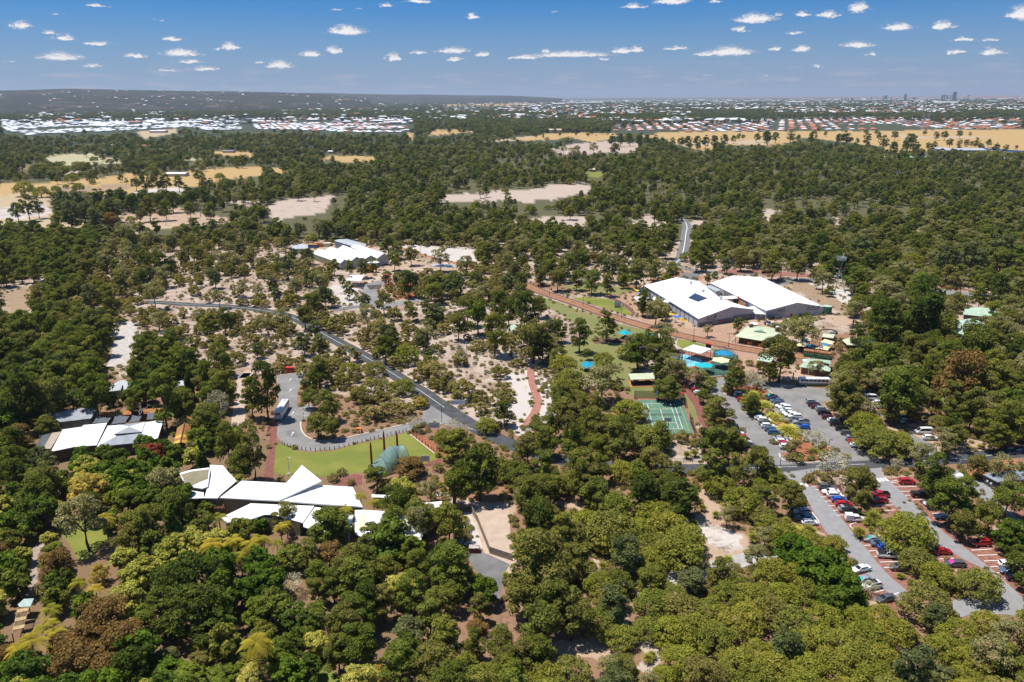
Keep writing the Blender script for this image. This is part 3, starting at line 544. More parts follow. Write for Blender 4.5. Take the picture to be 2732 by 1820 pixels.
for o_ in (-.72, .72): ribbon('tram_rail', mat('rail_steel', (.30,.27,.24), .4, .1, 3, metal=.6), T('B3', TR), .12, .14, keep=False, off=o_)
sheet('lawn', GRASS2, 'B3', [(270,572),(420,622),(600,690),(790,752),(960,815),(1300,895),(1280,950),(1150,1050),(1200,1290),(1060,1390),(800,1330),(640,1280),(540,1180),(420,1040),(560,1000),(700,900),(500,760),(360,680),(290,640)], .02, keep=False)
KEEP += [T('B3', [(330,640),(790,760),(780,830),(720,880),(520,750),(420,700)]), T('B3', [(480,1030),(930,980),(1000,1120),(960,1200),(1180,1240),(1060,1290),(960,1250),(820,1090),(650,1150),(540,1120)]), T('B3', [(1060,1400),(1330,1330),(1330,1420),(1540,1460),(1540,1490),(1120,1490)])]
sheet('lawn', GRASS, 'B3', [(548,588),(700,580),(880,598),(1000,648),(1095,725),(1085,748),(1000,728),(860,682),(700,636)], .035)
sheet('lawn', GRASS2, 'B3', [(450,480),(700,465),(1130,500),(1000,560),(800,555),(560,520)], .02, keep=False)
sheet('lawn', GRASS, 'B3', [(1510,955),(1620,975),(1760,1015),(1700,1050),(1560,1050),(1500,1010)], .035)
sheet('dark_path', TRAMD, 'B3', [(880,590),(960,600),(1060,650),(1130,720),(1100,760),(1085,748),(1095,722),(1000,645)], .045)
sheet('lawn', GRASS2, 'C3', [(1000,90),(1350,60),(1540,140),(1540,215),(1140,200),(1060,170)], .025, keep=False)
sheet('lawn', GRASS2, 'C3', [(1560,190),(1620,200),(1700,330),(1710,405),(1640,390),(1580,290)], .025); sheet('lawn', GRASS2, 'C3', [(1560,70),(1660,80),(1700,200),(1640,180)], .025, keep=False)
sheet('mulch_bed', MULCH, 'B3', [(740,950),(900,940),(1100,960),(1060,990),(760,1000)], .04, keep=False)
# splash pool precinct
sheet('brick_terrace', mat('terracotta_paving', (.36,.15,.10), .9, .15, .8), 'B3', [(1340,1075),(1540,1045),(1820,1080),(1800,1195),(1560,1225),(1340,1160)], .04, keep=False)
KEEP.append(T('w6', [(70,355),(250,300),(300,230),(520,140),(890,230),(930,290),(1060,250),(1340,330),(1250,450),(1240,540),(1180,560),(1150,780),(860,780),(800,700),(560,610),(330,580),(300,480)]))
sheet('pool_floor', POOLB, 'w6', [(70,365),(150,350),(290,342),(420,360),(560,405),(650,430),(705,470),(710,500),(640,540),(560,575),(420,585),(320,575),(300,520),(180,450)], .075, keep=False, smooth=4)
sheet('softfall', SOFT, 'B3', [(1830,1050),(1935,1050),(2040,1110),(2025,1190),(1930,1290),(1780,1290),(1640,1225),(1800,1195)], .05, keep=False)
sheet('softfall', SOFT, 'B3', [(1380,1060),(1480,1052),(1480,1078),(1370,1085)], .055, keep=False)
ribbon('pool_kerb', CONC, T('B3', [(1770,1300),(1850,1295),(1930,1290)]), .5, .3, keep=False)
# tennis and basketball court
CQ = T('C3', [(1138,228),(1542,220),(1650,528),(1185,548)])
sheet('court_surround', mat('court_kerb', (.33,.14,.09), .9, .15, 1), 'C3', [(1118,215),(1560,205),(1625,380),(1672,530),(1170,560)], .03, keep=False)
sheet('sports_court', COURT, 's', CQ, .045, keep=False); KEEP.append(T('C3', [(1120,200),(1560,190),(1670,520),(1470,520),(1380,450),(1300,420),(1240,400),(1200,260)]))
CA, CB, CD = G(*T('C3', [(1200,260)])[0]), G(*T('C3', [(1475,259)])[0]), G(*T('C3', [(1551,486)])[0])
UX = (CB-CA)/10.97; UY = (CD-CB)/23.77
def cp(x, y, z=.06): p = CA+UX*x+UY*y; return Vector((p.x, p.y, z))
def cline(a, b, w=.14, mb=None):
    a, b = cp(*a), cp(*b); d = (b-a).normalized(); n = Vector((-d.y, d.x, 0))*w/2; mb.add([a-n, b-n, b+n, a+n], [(0,1,2,3)])
mb = MB()
for a, b in (((0,0),(10.97,0)),((0,23.77),(10.97,23.77)),((0,0),(0,23.77)),((10.97,0),(10.97,23.77)),((1.37,0),(1.37,23.77)),((9.6,0),(9.6,23.77)),((1.37,5.49),(9.6,5.49)),((1.37,18.28),(9.6,18.28)),((5.48,5.49),(5.48,18.28))): cline(a, b, .15, mb)
tag(mb.build('tennis_lines', PAINT), kind='structure')
mb = MB()
for a, b in (((-1.9,-1.6),(-1.9,25.5)),((12.8,-1.6),(12.8,25.5)),((3.0,-2.4),(2.6,2.6)),((7.9,-2.4),(8.3,2.6)),((3.0,26.2),(2.6,21.2)),((7.9,26.2),(8.3,21.2))): cline(a, b, .12, mb)
def carc(cx, cy, r, a0, a1, n=20):
    q = [(cx+r*math.cos(R(a0+(a1-a0)*i/n)), cy+r*math.sin(R(a0+(a1-a0)*i/n))) for i in range(n+1)]
    for a, b in zip(q[:-1], q[1:]): cline((a[0], a[1], .066), (b[0], b[1], .066), .12, mb)
carc(5.5, 12, 1.8, 0, 360); carc(5.5, 2.6, 2.2, 0, 180); carc(5.5, 21.2, 2.2, 180, 360); carc(5.5, -1, 6.5, 0, 180, 30); carc(5.5, 24.8, 6.5, 180, 360, 30)
tag(mb.build('basketball_lines', YLINE), kind='structure')

# car parks
sheet('car_park', ASPHL, 'C4', [(-525,60),(-480,42),(-330,22),(-130,18),(60,62),(330,95),(640,140),(640,220),(560,240),(540,260),(620,350),(740,440),(860,540),(930,640),(1060,720),(1010,768),(850,775),(300,806),(80,812),(40,790),(-40,690),(-160,560),(-280,400),(-420,250),(-470,150)], .045, keep=False)
KEEP.append(T('C4', [(-470,90),(-330,25),(-135,20),(-150,80),(-320,130),(-200,280),(-20,480),(110,640),(160,720),(300,790),(80,800),(-60,640),(-200,450),(-250,370),(-340,250),(-430,160)]))
KEEP.append(T('C4', [(80,70),(330,40),(610,60),(610,150),(560,220),(520,240),(610,330),(720,430),(820,540),(860,600),(840,650),(1000,770),(850,770),(690,690),(600,630),(430,540),(300,380),(140,240),(40,190)]))
ribbon('parking_kerb', CREAM, T('C4', [(-350,100),(-345,150),(-320,180),(-250,182)]), .4, .16, keep=False)
ribbon('parking_kerb', CREAM, T('C4', [(160,705),(165,735),(200,770),(290,792),(400,792),(520,780)]), .45, .16, keep=False)
ribbon('parking_kerb', CREAM, T('C4', [(60,145),(140,200),(160,230)]), .4, .16, keep=False)
sheet('planter_bed', REDSOIL, 'C4', [(-345,110),(-320,170),(-250,178),(-120,200),(0,310),(130,450),(260,560),(270,690),(165,710),(300,785),(500,775),(660,660),(590,635),(480,640),(370,560),(240,440),(120,330),(20,200),(60,150),(-20,110),(-130,95)], .07, keep=False)
sheet('white_paving', CONC, 'C4', [(60,430),(95,410),(180,500),(270,560),(280,590),(240,580),(150,500)], .085, keep=False)
sheet('side_car_park', ASPHL, 'C4', [(880,200),(1060,200),(1100,330),(1210,430),(1290,490),(1400,560),(1530,620),(1600,720),(1420,735),(1350,680),(1300,560),(1180,450),(1000,320),(900,250)], .035, keep=False)
KEEP.append(T('C4', [(890,215),(1040,215),(1100,290),(1060,330),(960,260)])); KEEP.append(T('C4', [(1210,430),(1290,400),(1400,440),(1530,510),(1560,600),(1500,690),(1380,660),(1310,540)]))
sheet('brick_bays', BRICK, 'C4', [(930,230),(1060,290),(1110,340),(1050,330)], .05, keep=False)
# lower car park: brick bays with grey lanes on top
sheet('brick_bays', BRICK, 'C4', [(335,985),(445,970),(700,985),(800,1190),(960,1330),(1000,1450),(1250,1610),(1350,1760),(1330,1900),(1240,1990),(1300,2110),(1120,2110),(960,1980),(880,1830),(760,1640),(560,1420),(400,1330),(420,1210),(420,1100)], .035, keep=False)
sheet('brick_bays', BRICK, 'C4', [(1060,940),(1420,905),(1420,1000),(1500,1120),(1620,1200),(1700,1330),(1900,1500),(2080,1540),(2200,1700),(2310,1760),(2360,1840),(2360,2060),(2240,2100),(2160,2050),(2000,1900),(1700,1800),(1500,1700),(1480,1500),(1350,1350),(1000,1200),(960,1160)], .035, keep=False)
sheet('parking_lane', LANE, 'C4', [(100,872),(240,872),(510,835),(520,858),(385,905),(375,950),(420,1000),(480,1008),(560,1110),(700,1270),(820,1420),(940,1560),(1040,1690),(1170,1830),(1250,1890),(1320,1960),(1280,2000),(1200,1990),(1060,1910),(940,1790),(800,1640),(720,1545),(580,1420),(470,1240),(400,1100),(350,1010),(335,985),(330,960),(230,930),(160,900)], .05, keep=False)
KEEP.append(T('C4', [(240,870),(500,845),(370,960),(480,1000),(800,990),(940,1290),(950,1380),(830,1360),(1060,1560),(1200,1720),(1260,1890),(1180,1985),(1000,2040),(950,1880),(880,1760),(720,1560),(590,1430),(510,1370),(360,1360),(300,1240),(420,1230),(420,1100),(350,1000)]))
KEEP.append(T('D4', [(900,250),(1060,230),(1150,330),(1240,420),(1330,520),(1260,580),(1200,620),(1290,760),(1180,850),(1050,850),(980,790),(870,640),(870,530),(760,340)]))
sheet('parking_lane', LANE, 'C4', [(900,850),(1080,832),(1070,900),(1150,955),(1210,1010),(1320,1110),(1510,1290),(1640,1420),(1870,1590),(2100,1775),(2354,2010),(2600,2200),(2600,2420),(2354,2180),(2190,2150),(1880,2150),(1780,2180),(1690,2070),(1730,2020),(1850,1990),(2170,1860),(1990,1740),(1800,1650),(1555,1494),(1335,1300),(1210,1190),(1060,1060),(1010,940),(900,890)], .05, keep=False)
KEEP.append(T('C4', [(920,860),(1080,835),(1090,910),(1420,920),(1400,1000),(1520,1110),(1590,1190),(1600,1290),(1690,1330),(1560,1400),(1530,1290),(1500,1210),(1340,1110),(1230,1180),(1090,1180),(1000,1160),(990,1060),(1050,960)]))
KEEP.append(T('D4', [(1570,130),(1680,190),(1870,290),(2050,290),(2200,440),(2300,480),(2310,640),(2354,800),(2354,960),(2240,930),(2160,740),(2170,600),(1960,490),(1780,520),(1740,460),(1700,430),(1550,440),(1490,340),(1590,310)]))
KEEP.append(T('D4', [(1720,820),(1790,890),(2130,850),(2354,800),(2354,960),(2200,930),(1880,930),(1780,950)]))
sheet('side_lane', LANE, 'C4', [(1690,880),(1790,850),(1760,880),(1830,930),(1980,960),(2075,1030),(2080,1090),(2354,1340),(2600,1560),(2600,1650),(2354,1400),(2200,1250),(2010,1150),(1900,1060),(1720,990)], .05, keep=False)
KEEP.append(T('C4', [(1720,890),(1800,900),(1900,950),(2010,960),(2070,1040),(2354,1340),(2354,1400),(2220,1240),(2170,1150),(2050,1130),(1960,990),(1800,960),(1740,970)])); KEEP.append(T('C4', [(1990,890),(2240,870),(2354,870),(2354,930),(2320,950),(2120,960),(2110,1020),(2000,1000)]))
sheet('brick_path', BRICK, 'C4', [(2070,1060),(2354,1190),(2600,1300),(2600,1520),(2354,1320)], .04, keep=False)
ribbon('tree_island_kerb', CREAM, T('C4', [(1060,1450),(930,1455),(870,1430),(810,1380),(795,1350),(850,1330)]), .35, .16, keep=False)
def bars(tile, pts, w):
    for p, q in pts:
        a, b = gp(tile, [p, q]); d = (b-a).normalized(); n = Vector((-d.y, d.x, 0))*w/2; z = Vector((0,0,.066))
        tag(MB().add([a-n+z, b-n+z, b+n+z, a+n+z], [(0,1,2,3)]).build('painted_bar', PAINT), kind='structure')
bars('C4', [((352,975),(372,1005)),((385,972),(412,1004)),((1033,932),(1065,960)),((1064,928),(1098,957)),((1098,925),(1135,955)),((1728,890),(1745,914)),((1750,884),(1775,912)),((1778,880),(1806,910)),((2215,665),(2260,655)),((2290,680),(2340,668))], .8)
bars('C4', [((455,1003),(505,998)),((480,1035),(520,1030)),((528,1098),(580,1096)),((570,1136),(630,1134)),((605,1178),(660,1176)),((640,1220),(700,1216)),((675,1262),(740,1258)),((1150,958),(1230,948)),((1160,970),(1230,962)),((1200,1008),(1390,1004)),((1245,1048),(1400,1043)),((1290,1085),(1350,1082)),((1345,1124),(1480,1120)),((1500,1203),(1590,1200)),((1530,1245),(1600,1243)),((1535,1288),(1600,1285)),((1030,1175),(1180,1170)),((1090,1220),(1200,1215)),((450,1230),(490,1285)),((490,1285),(520,1330))], .22)
bars('D4', [((920,322),(990,318)),((960,372),(1030,368)),((1010,420),(1040,418)),((1060,472),(1250,464)),((1095,522),(1150,518)),((1010,745),(1095,722)),((1010,815),(1040,800)),((1520,298),(1565,294)),((1570,445),(1725,437)),((1735,545),(1790,542)),((1880,365),(2060,355)),((1935,412),(2115,404)),((1995,462),(2150,455)),((2050,514),(2130,508)),((2110,570),(2150,566)),((2175,620),(2240,615)),((1180,765),(1230,745))], .22)
bars('C4', [((-180+i*42, 268+i*38), (-150+i*42, 272+i*38)) for i in range(9)], .12)
# ------------------------------------------------------------------ buildings
ROOFW = mat('white_roof', (.80,.80,.79), .55, .03, .3, spec=.4, stripes=((.93,-.37,0), 1.5, .10)); ROOFW2 = mat('white_roof_plain', (.79,.79,.77), .55, .04, .25, spec=.4)
WALLG = mat('pale_grey_cladding', (.46,.47,.50), .7, .03, .4, stripes=((.9,.43,0), .8, .10)); WALLD = mat('dark_grey_wall', (.16,.16,.175), .8, .1, .4)
TRIM = mat('grey_trim', (.28,.28,.29), .6, .05, 1); STEELB = mat('blue_steel', (.05,.17,.42), .5, .08, 1); GREENR = mat('pale_green_roof', (.50,.54,.38), .6, .05, .3, stripes=((1,0,0), 1.0, .12))
GREENR2 = mat('mint_roof', (.40,.52,.40), .6, .06, .3, stripes=((1,0,0), 1.0, .12)); TIMBER = mat('brown_timber', (.13,.075,.045), .85, .2, 2); BRWALL = mat('brick_wall', (.22,.12,.085), .9, .15, 2)
DARK = mat('dark_opening', (.02,.02,.022), .7, .1, 1); OLIVE = mat('olive_cladding', (.26,.245,.16), .8, .1, .5); GREYW = mat('grey_cladding', (.36,.37,.38), .8, .05, .5)
GREYR = mat('grey_roof', (.30,.32,.35), .6, .08, .4); SLATE = mat('slate_blue_roof', (.22,.26,.30), .55, .06, .4, stripes=((.98,.2,0), .7, .15)); GALV = mat('galvanised_roof', (.50,.52,.54), .5, .08, .5, metal=.2)
WHITE = mat('white_paint', (.80,.80,.78), .6, .04, 1); BLACK = mat('black_paint', (.02,.02,.022), .6, .1, 1); RUST = mat('rusty_iron', (.34,.13,.04), .9, .35, .5, col2=(.42,.24,.08)); RUSTL = mat('rust_yellow', (.55,.30,.09), .9, .15, 1)
GLASS = mat('dark_glass', (.03,.035,.045), .12, .1, 1, spec=.6); SOLAR = mat('solar_cell', (.03,.045,.085), .25, .1, 1, spec=.6); SOLARF = mat('solar_frame', (.22,.26,.33), .4, .05, 1)
YELS = mat('yellow_sail', (.82,.56,.03), .7, .05, .5); BLUS = mat('blue_sail', (.02,.17,.50), .7, .06, .5); TURQ = mat('turquoise_canvas', (.005,.33,.40), .7, .05, .4); TURQB = mat('blue_canvas', (.01,.22,.42), .7, .05, .4); CREAMC = mat('cream_canvas', (.72,.64,.38), .7, .05, .4)
REDP = mat('red_paint', (.52,.035,.02), .55, .08, 1); GREENP = mat('green_steel', (.15,.27,.19), .6, .08, 1); GREYS = mat('grey_sail', (.11,.12,.14), .8, .08, .5); METALG = mat('dark_pole', (.05,.05,.055), .5, .1, 1); ORANGE = mat('orange_paint', (.75,.22,.02), .6, .08, 1)
CREAMR = mat('cream_roof', (.62,.55,.38), .7, .06, .4); WOOD = mat('weathered_wood', (.28,.23,.18), .9, .15, 1.5); BARK = mat('bark', (.11,.085,.065), .95, .25, 2.2); BARKG = mat('grey_bark', (.40,.37,.345), .9, .2, 1.8)

def centroid(ps): return sum(ps, Vector())/len(ps)
def building(name, label, cat, tile, facets, eaves, rm=None, wm=None, th=.22, inset=.45, walls=True, group=None):
    """facets: lists of (x, y, z) roof corners; eaves: closed loop of (x, y, z) from which walls drop to the ground"""
    E = [G(p[0], p[1], p[2]) for p in T(tile, eaves)]; c = centroid(E); b = thing(name, label, cat, (c.x, c.y, 0), group)
    for k, f in enumerate(facets):
        m = rm
        if isinstance(f, tuple): f, m = f
        MB().slab([G(p[0], p[1], p[2]) for p in T(tile, f)], th).build('roof', m or ROOFW, b)
    if walls:
        mb = MB(); n = len(E); a = sum(E[i].x*E[(i+1) % n].y-E[(i+1) % n].x*E[i].y for i in range(n))
        if a < 0: E.reverse()
        I = []
        for p in E:
            d = Vector((c.x-p.x, c.y-p.y, 0)); I.append(Vector((p.x, p.y, p.z-th-.02))+d.normalized()*inset)
        for i in range(n):
            p, q = I[i], I[(i+1) % n]; mb.add([(p.x, p.y, 0), (q.x, q.y, 0), q, p], [(0,1,2,3)])
        mb.build('wall', wm or WALLG, b)
    return b
def on_wall(mb, a, b, u0, u1, z0, z1, out=.03, mi=0, th=.06):
    """a flat panel standing proud of the wall that runs from a to b (ground points, outside to the right of a->b)"""
    a, b = Vector(a), Vector(b); d = (b-a); n = Vector((d.y, -d.x, 0)).normalized()
    p, q = a+d*u0+n*out, a+d*u1+n*out
    vs = [Vector((v.x, v.y, zz)) for zz in (z0, z1) for v in (p, q)]; w = [v+n*th for v in vs]
    mb.add(vs+w, [(4,5,7,6),(4,0,1,5),(2,6,7,3),(0,4,6,2),(5,1,3,7)], mi)
def text_mesh(name, s, size, m, parent, origin, ux, uz, width=None):
    cu = bpy.data.curves.new(name, 'FONT'); cu.body = s; cu.size = size; cu.extrude = .01
    o = bpy.data.objects.new(name, cu); dg = C.evaluated_depsgraph_get(); COL.objects.link(o); dg.update()
    me = bpy.data.meshes.new_from_object(o.evaluated_get(C.evaluated_depsgraph_get())); bpy.data.objects.remove(o); bpy.data.curves.remove(cu)
    xs = [v.co.x for v in me.vertices]; k = (width/(max(xs)-min(xs))) if width else 1
    ux, uz = Vector(ux).normalized(), Vector(uz).normalized(); un = ux.cross(uz)*-1
    off = parent.location if parent else Vector()
    for v in me.vertices:
        q = v.co.copy(); v.co = Vector(origin)-off+ux*(q.x-min(xs))*k+uz*q.y-un*q.z
    me.materials.clear(); me.materials.append(m); me.name = name
    o = bpy.data.objects.new(name, me); COL.objects.link(o); o.parent = parent; return o

# --- motor museum, west hall
KEEP.append(T('B3', [(1200,478),(1495,400),(1700,440),(1800,450),(2010,388),(2354,450),(2354,760),(2190,790),(1700,860),(1680,790),(1420,640)]))
MW = building('exhibition_hall', 'long white roofed museum hall with solar panels and blue posts beside the plaza', 'museum', 'B3',
  [[(1200,478,4.2),(1495,403,7.6),(1990,668,7.8),(1690,777,4.3)], [(1495,403,7.6),(1700,440,4.6),(1800,520,4.8),(1885,592,4.9),(2195,692,4.9),(1990,668,7.8)]],
  [(1200,478,4.2),(1495,403,7.6),(1700,440,4.6),(1800,520,4.8),(1885,592,4.9),(2195,692,4.9),(1990,668,7.8),(1690,777,4.3)], ROOFW, WALLG)
gA, gB, gC, gD = gp('B3', [(1690,777,4.3),(2195,692,4.9),(1990,668,7.8),(1200,478,4.2)])
def flat(v): return Vector((v.x, v.y, 0))
cw = flat(centroid(gp('B3', [(1200,478,4.2),(1495,403,7.6),(2195,692,4.9),(1690,777,4.3)])))
a_, b_ = flat(gA)+(cw-flat(gA)).normalized()*.45, flat(gB)+(cw-flat(gB)).normalized()*.45
mb = MB(); on_wall(mb, a_, b_, .02, .62, .02, 2.0, .04); on_wall(mb, a_, b_, .64, .985, .02, 2.7, .04); mb.build('lower_wall', WALLD, MW)
mb = MB(); on_wall(mb, a_, b_, .40, .435, .9, 2.0, .12); mb.build('hose_cabinet', REDP, MW)
mb = MB(); on_wall(mb, a_, b_, .26, .36, .05, 1.9, .12); mb.build('door', mat('grey_shutter', (.25,.22,.22), .7, .05, 1), MW)
def logo(par, a, b, u, z, w):
    d = (b-a); u0 = a+d*u+Vector((d.y, -d.x, 0)).normalized()*.10; ux = d.normalized(); uz = Vector((0,0,1))
    text_mesh('lettering', 'MOTOR', .95, mat('maroon_letter', (.10,.025,.06), .6, .1, 2), par, u0+Vector((0,0,z)), ux, uz, w*.40)
    text_mesh('lettering', 'MUSEUM', .95, mat('blue_letter', (.02,.10,.30), .6, .1, 2), par, u0+ux*w*.45+Vector((0,0,z)), ux, uz, w*.52)
    mb = MB(); n = Vector((d.y, -d.x, 0)).normalized()
    for r0, r1, mi in ((.55,.8,0),(.8,1.05,1),(1.05,1.3,2)):
        for i in range(10):
            t0, t1 = math.pi*(.12+.80*i/10), math.pi*(.12+.80*(i+1)/10); c0 = u0+ux*w*.14+Vector((0,0,z+.75))
            mb.add([c0+ux*r*math.cos(q)*w/8+uz*r*math.sin(q)*.8 for r, q in ((r0,t0),(r1,t0),(r1,t1),(r0,t1))], [(3,2,1,0)], mi)
    mb.build('arc_emblem', [mat('logo_green', (.20,.28,.05), .6, .05, 2), mat('logo_yellow', (.55,.40,.05), .6, .05, 2), mat('logo_brown', (.30,.12,.03), .6, .05, 2)], par)
    mb = MB(); c0 = u0+ux*w*.92+Vector((0,0,z+1.35))
    for sx, sz, rx, rz in ((-.5,.1,.5,.38),(.35,.45,.36,.6),(.05,-.25,.3,.2)):
        mb.add([c0+ux*(sx+rx*math.cos(i*math.pi/6))+uz*(sz+rz*math.sin(i*math.pi/6)) for i in range(12)], [tuple(range(12))])
    mb.build('butterfly_emblem', mat('logo_teal', (.04,.12,.20), .6, .1, 2), par)
    mb = MB()
    for i in range(4): mb.add([u0+ux*(w*.38+w*.06*i+q)+Vector((0,0,z+1.25+r)) for q, r in ((0,0),(w*.045,0),(w*.045,.42),(0,.36))], [(0,1,2,3)])
    mb.build('car_emblem', mat('logo_dark', (.05,.05,.06), .6, .1, 2), par)
logo(MW, a_, b_, .155, 2.6, 5.6)
# blue posts and gutter on the veranda side
s0, s1 = flat(gD), flat(gA); mb = MB(); nrm = Vector(((s1-s0).y, -(s1-s0).x, 0)).normalized()
if nrm.dot(cw-s0) > 0: nrm = -nrm
mb.bar(s0+nrm*.1+Vector((0,0,4.2)), s1+nrm*.1+Vector((0,0,4.3)), .25, .3); mb.build('gutter', STEELB, MW)
for i in range(15):
    p = s0.lerp(s1, i/14)+nrm*.12; MB().box((p.x, p.y, 2.05), (.2,.2,4.1)).build('post', STEELB, MW)
pA, pB, pC, pD = gp('B3', [(1600,588),(1662,546),(1776,592),(1690,623)], 6.3)
def lerp4(u, v): return pA.lerp(pD, u).lerp(pB.lerp(pC, u), v)
# solar panels lie parallel to the roof plane
r0, r1, r2 = gp('B3', [(1200,478,4.2),(1495,403,7.6),(1990,668,7.8)]); rn = (r1-r0).cross(r2-r0).normalized(); rn = rn if rn.z > 0 else -rn
def onroof(px, py, lift=.12):
    o = Vector((0,0,H)); d = (G(px, py, 0)-o); t = (r0-o).dot(rn)/d.dot(rn); return o+d*t+rn*lift
Q = [onroof(*p) for p in T('B3', [(1600,588),(1662,546),(1776,592),(1690,623)])]
SP = thing('solar_array', 'dark blue solar panel array lying on the white roof of the west museum hall', 'solar panels', Q[0])
for i in range(6):
    for j in range(3):
        f = lambda u, v: Q[0].lerp(Q[3], u).lerp(Q[1].lerp(Q[2], u), v)
        c4 = [f((i+.04)/6, (j+.03)/3), f((i+.96)/6, (j+.03)/3), f((i+.96)/6, (j+.97)/3), f((i+.04)/6, (j+.97)/3)]
        MB().slab(c4, .05).build('panel', SOLAR, SP)
mb = MB(); mb.slab([f(0,0)-rn*.05, f(1,0)-rn*.05, f(1,1)-rn*.05, f(0,1)-rn*.05], .04); mb.build('rail_frame', SOLARF, SP)
for x, y in ((1625,462),(1735,538),(1893,598)):
    q = T('B3', [(x, y)])[0]; p = onroof(q[0], q[1], 0); v = thing('roof_ventilator', f"round white turbine ventilator, {dict([(1625,'far'),(1735,'middle'),(1893,'near')])[x]} one on the west hall roof", 'vent', p)
    MB().tube([p+Vector((0,0,-.3)), p+Vector((0,0,.6))], .55, 10).build('base', WHITE, v)
    MB().tube([p+Vector((0,0,.6)), p+Vector((0,0,.9)), p+Vector((0,0,1.4)), p+Vector((0,0,1.7))], [.5,.8,.75,.25], 12).build('turbine', mat('vent_grey', (.55,.55,.56), .5, .1, 2), v)
# --- museum, east hall
ME = building('exhibition_hall', 'large white gabled hall nearer the green water tank, right of the solar roofed one', 'museum', 'B3',
  [[(1800,453,4.3),(2010,388,7.2),(2580,630,7.4),(2303,703,4.3)], [(2010,388,7.2),(2260,402,4.2),(2820,668,4.3),(2580,630,7.4)]],
  [(1800,453,4.3),(2010,388,7.2),(2260,402,4.2),(2820,668,4.3),(2580,630,7.4),(2303,703,4.3)], ROOFW, WALLG)
KEEP.append(T('B4', [(0,420),(60,430),(560,668),(560,700),(440,700),(300,740),(60,780),(0,780)]))
e0, e1, e2, e3 = [flat(v) for v in gp('B3', [(2303,703,4.3),(2820,668,4.3),(1800,453,4.3),(2580,630,7.4)])]; ce = centroid([e0, e1, e2]); 
a_, b_ = e0+(ce-e0).normalized()*.45, e1+(ce-e1).normalized()*.45
mb = MB(); on_wall(mb, a_, b_, .20, .33, .02, 3.3, .04); mb.build('roller_door', mat('roller_grey', (.40,.41,.42), .6, .05, .3, stripes=((0,0,1), .3, .4)), ME)
mb = MB(); on_wall(mb, a_, b_, .20, .33, 3.3, 4.3, .06); mb.build('door_header', mat('mid_grey', (.22,.22,.23), .7, .05, 1), ME)
mb = MB(); on_wall(mb, a_, b_, .43, .46, .1, 1.8, .05); mb.build('door', REDP, ME)
logo(ME, a_, b_, .71, 2.9, 7.0)
# painted wall between the two halls
w0, w1 = e2+(ce-e2).normalized()*.3, e0+(ce-e0).normalized()*.3; d = w1-w0
def strip(u0, u1, z0, z1, m, nm, out=.25):
    mb = MB(); on_wall(mb, w0, w1, u0, u1, z0, z1, out); mb.build(nm, m, ME)
strip(.52,.70,.3,4.0, mat('mural_maroon', (.16,.03,.05), .7, .3, .7), 'mural'); strip(.545,.70,.4,1.7, mat('mural_orange', (.75,.36,.04), .7, .35, .5, col2=(.35,.10,.05)), 'mural', .33); strip(.70,.735,.3,3.6, STEELB, 'mural', .28)
strip(.44,.50,.3,3.6, mat('mural_navy', (.03,.05,.12), .7, .3, .6), 'mural', .28); strip(.27,.42,.3,3.5, mat('mural_grey', (.30,.29,.30), .7, .6, .9, col2=(.10,.08,.10)), 'mural', .28)
nn = Vector((d.y, -d.x, 0)).normalized()
text_mesh('lettering', 'HOLDEN', 1.5, WHITE, ME, w0+d*.565+nn*.42+Vector((0,0,2.1)), d, (0,0,1), d.length*.115)
mb = MB(); cc = w0+d*.548+nn*.45+Vector((0,0,4.0)); dn = d.normalized(); mb.add([cc+dn*(.9*math.cos(i*math.pi/8))+Vector((0,0,.9*math.sin(i*math.pi/8))) for i in range(16)], [tuple(range(16))]); mb.build('roundel', REDP, ME)
# flat link roofs between the halls
LB = building('link_canopy', 'small flat white canopy bridging the gap between the two white halls', 'canopy', 'B3', [[(1880,578,3.6),(2040,565,3.6),(2075,590,3.6),(1930,600,3.6)]], [(1880,578,3.6),(2040,565,3.6),(2075,590,3.6),(1930,600,3.6)], ROOFW2, walls=False)
for p in gp('B3', [(1890,578,3.6),(2035,567,3.6),(2068,589,3.6),(1935,598,3.6)]): MB().box((p.x, p.y, 1.7), (.15,.15,3.4)).build('post', WHITE, LB)
LB2 = building('link_building', 'low white flat roofed link with blue gates between the two halls', 'building', 'B3', [[(2140,668,3.2),(2190,664,3.2),(2300,735,3.2),(2205,730,3.2)]], [(2140,668,3.2),(2190,664,3.2),(2300,735,3.2),(2205,730,3.2)], ROOFW2, mat('poster_wall', (.36,.34,.36), .8, .5, 1.2))
FR = building('ticket_office', 'small grey roofed office with white walls behind the west hall', 'building', 'B3', [([(1745,480,3.4),(1800,474,3.4),(1900,520,3.4),(1850,530,3.4)], GALV)], [(1745,480,3.4),(1800,474,3.4),(1900,520,3.4),(1850,530,3.4)], GALV, mat('office_wall', (.55,.55,.54), .8, .1, .8))
fe = thing('security_gate', 'blue steel palisade gate between the two white museum halls', 'gate', gp('B3', [(2240,770)])[0])
ga, gb = gp('B3', [(2185,780),(2315,772)]); mb = MB()
for i in range(26): p = ga.lerp(gb, i/25); mb.box((p.x, p.y, 1.2), (.07,.07,2.4))
for zz in (.3, 1.2, 2.2): mb.bar(ga+Vector((0,0,zz)), gb+Vector((0,0,zz)), .06)
mb.build('palings', STEELB, fe)
for u in (0, .5, 1): p = ga.lerp(gb, u); MB().box((p.x, p.y, 1.4), (.2,.2,2.8)).build('post', STEELB, fe)
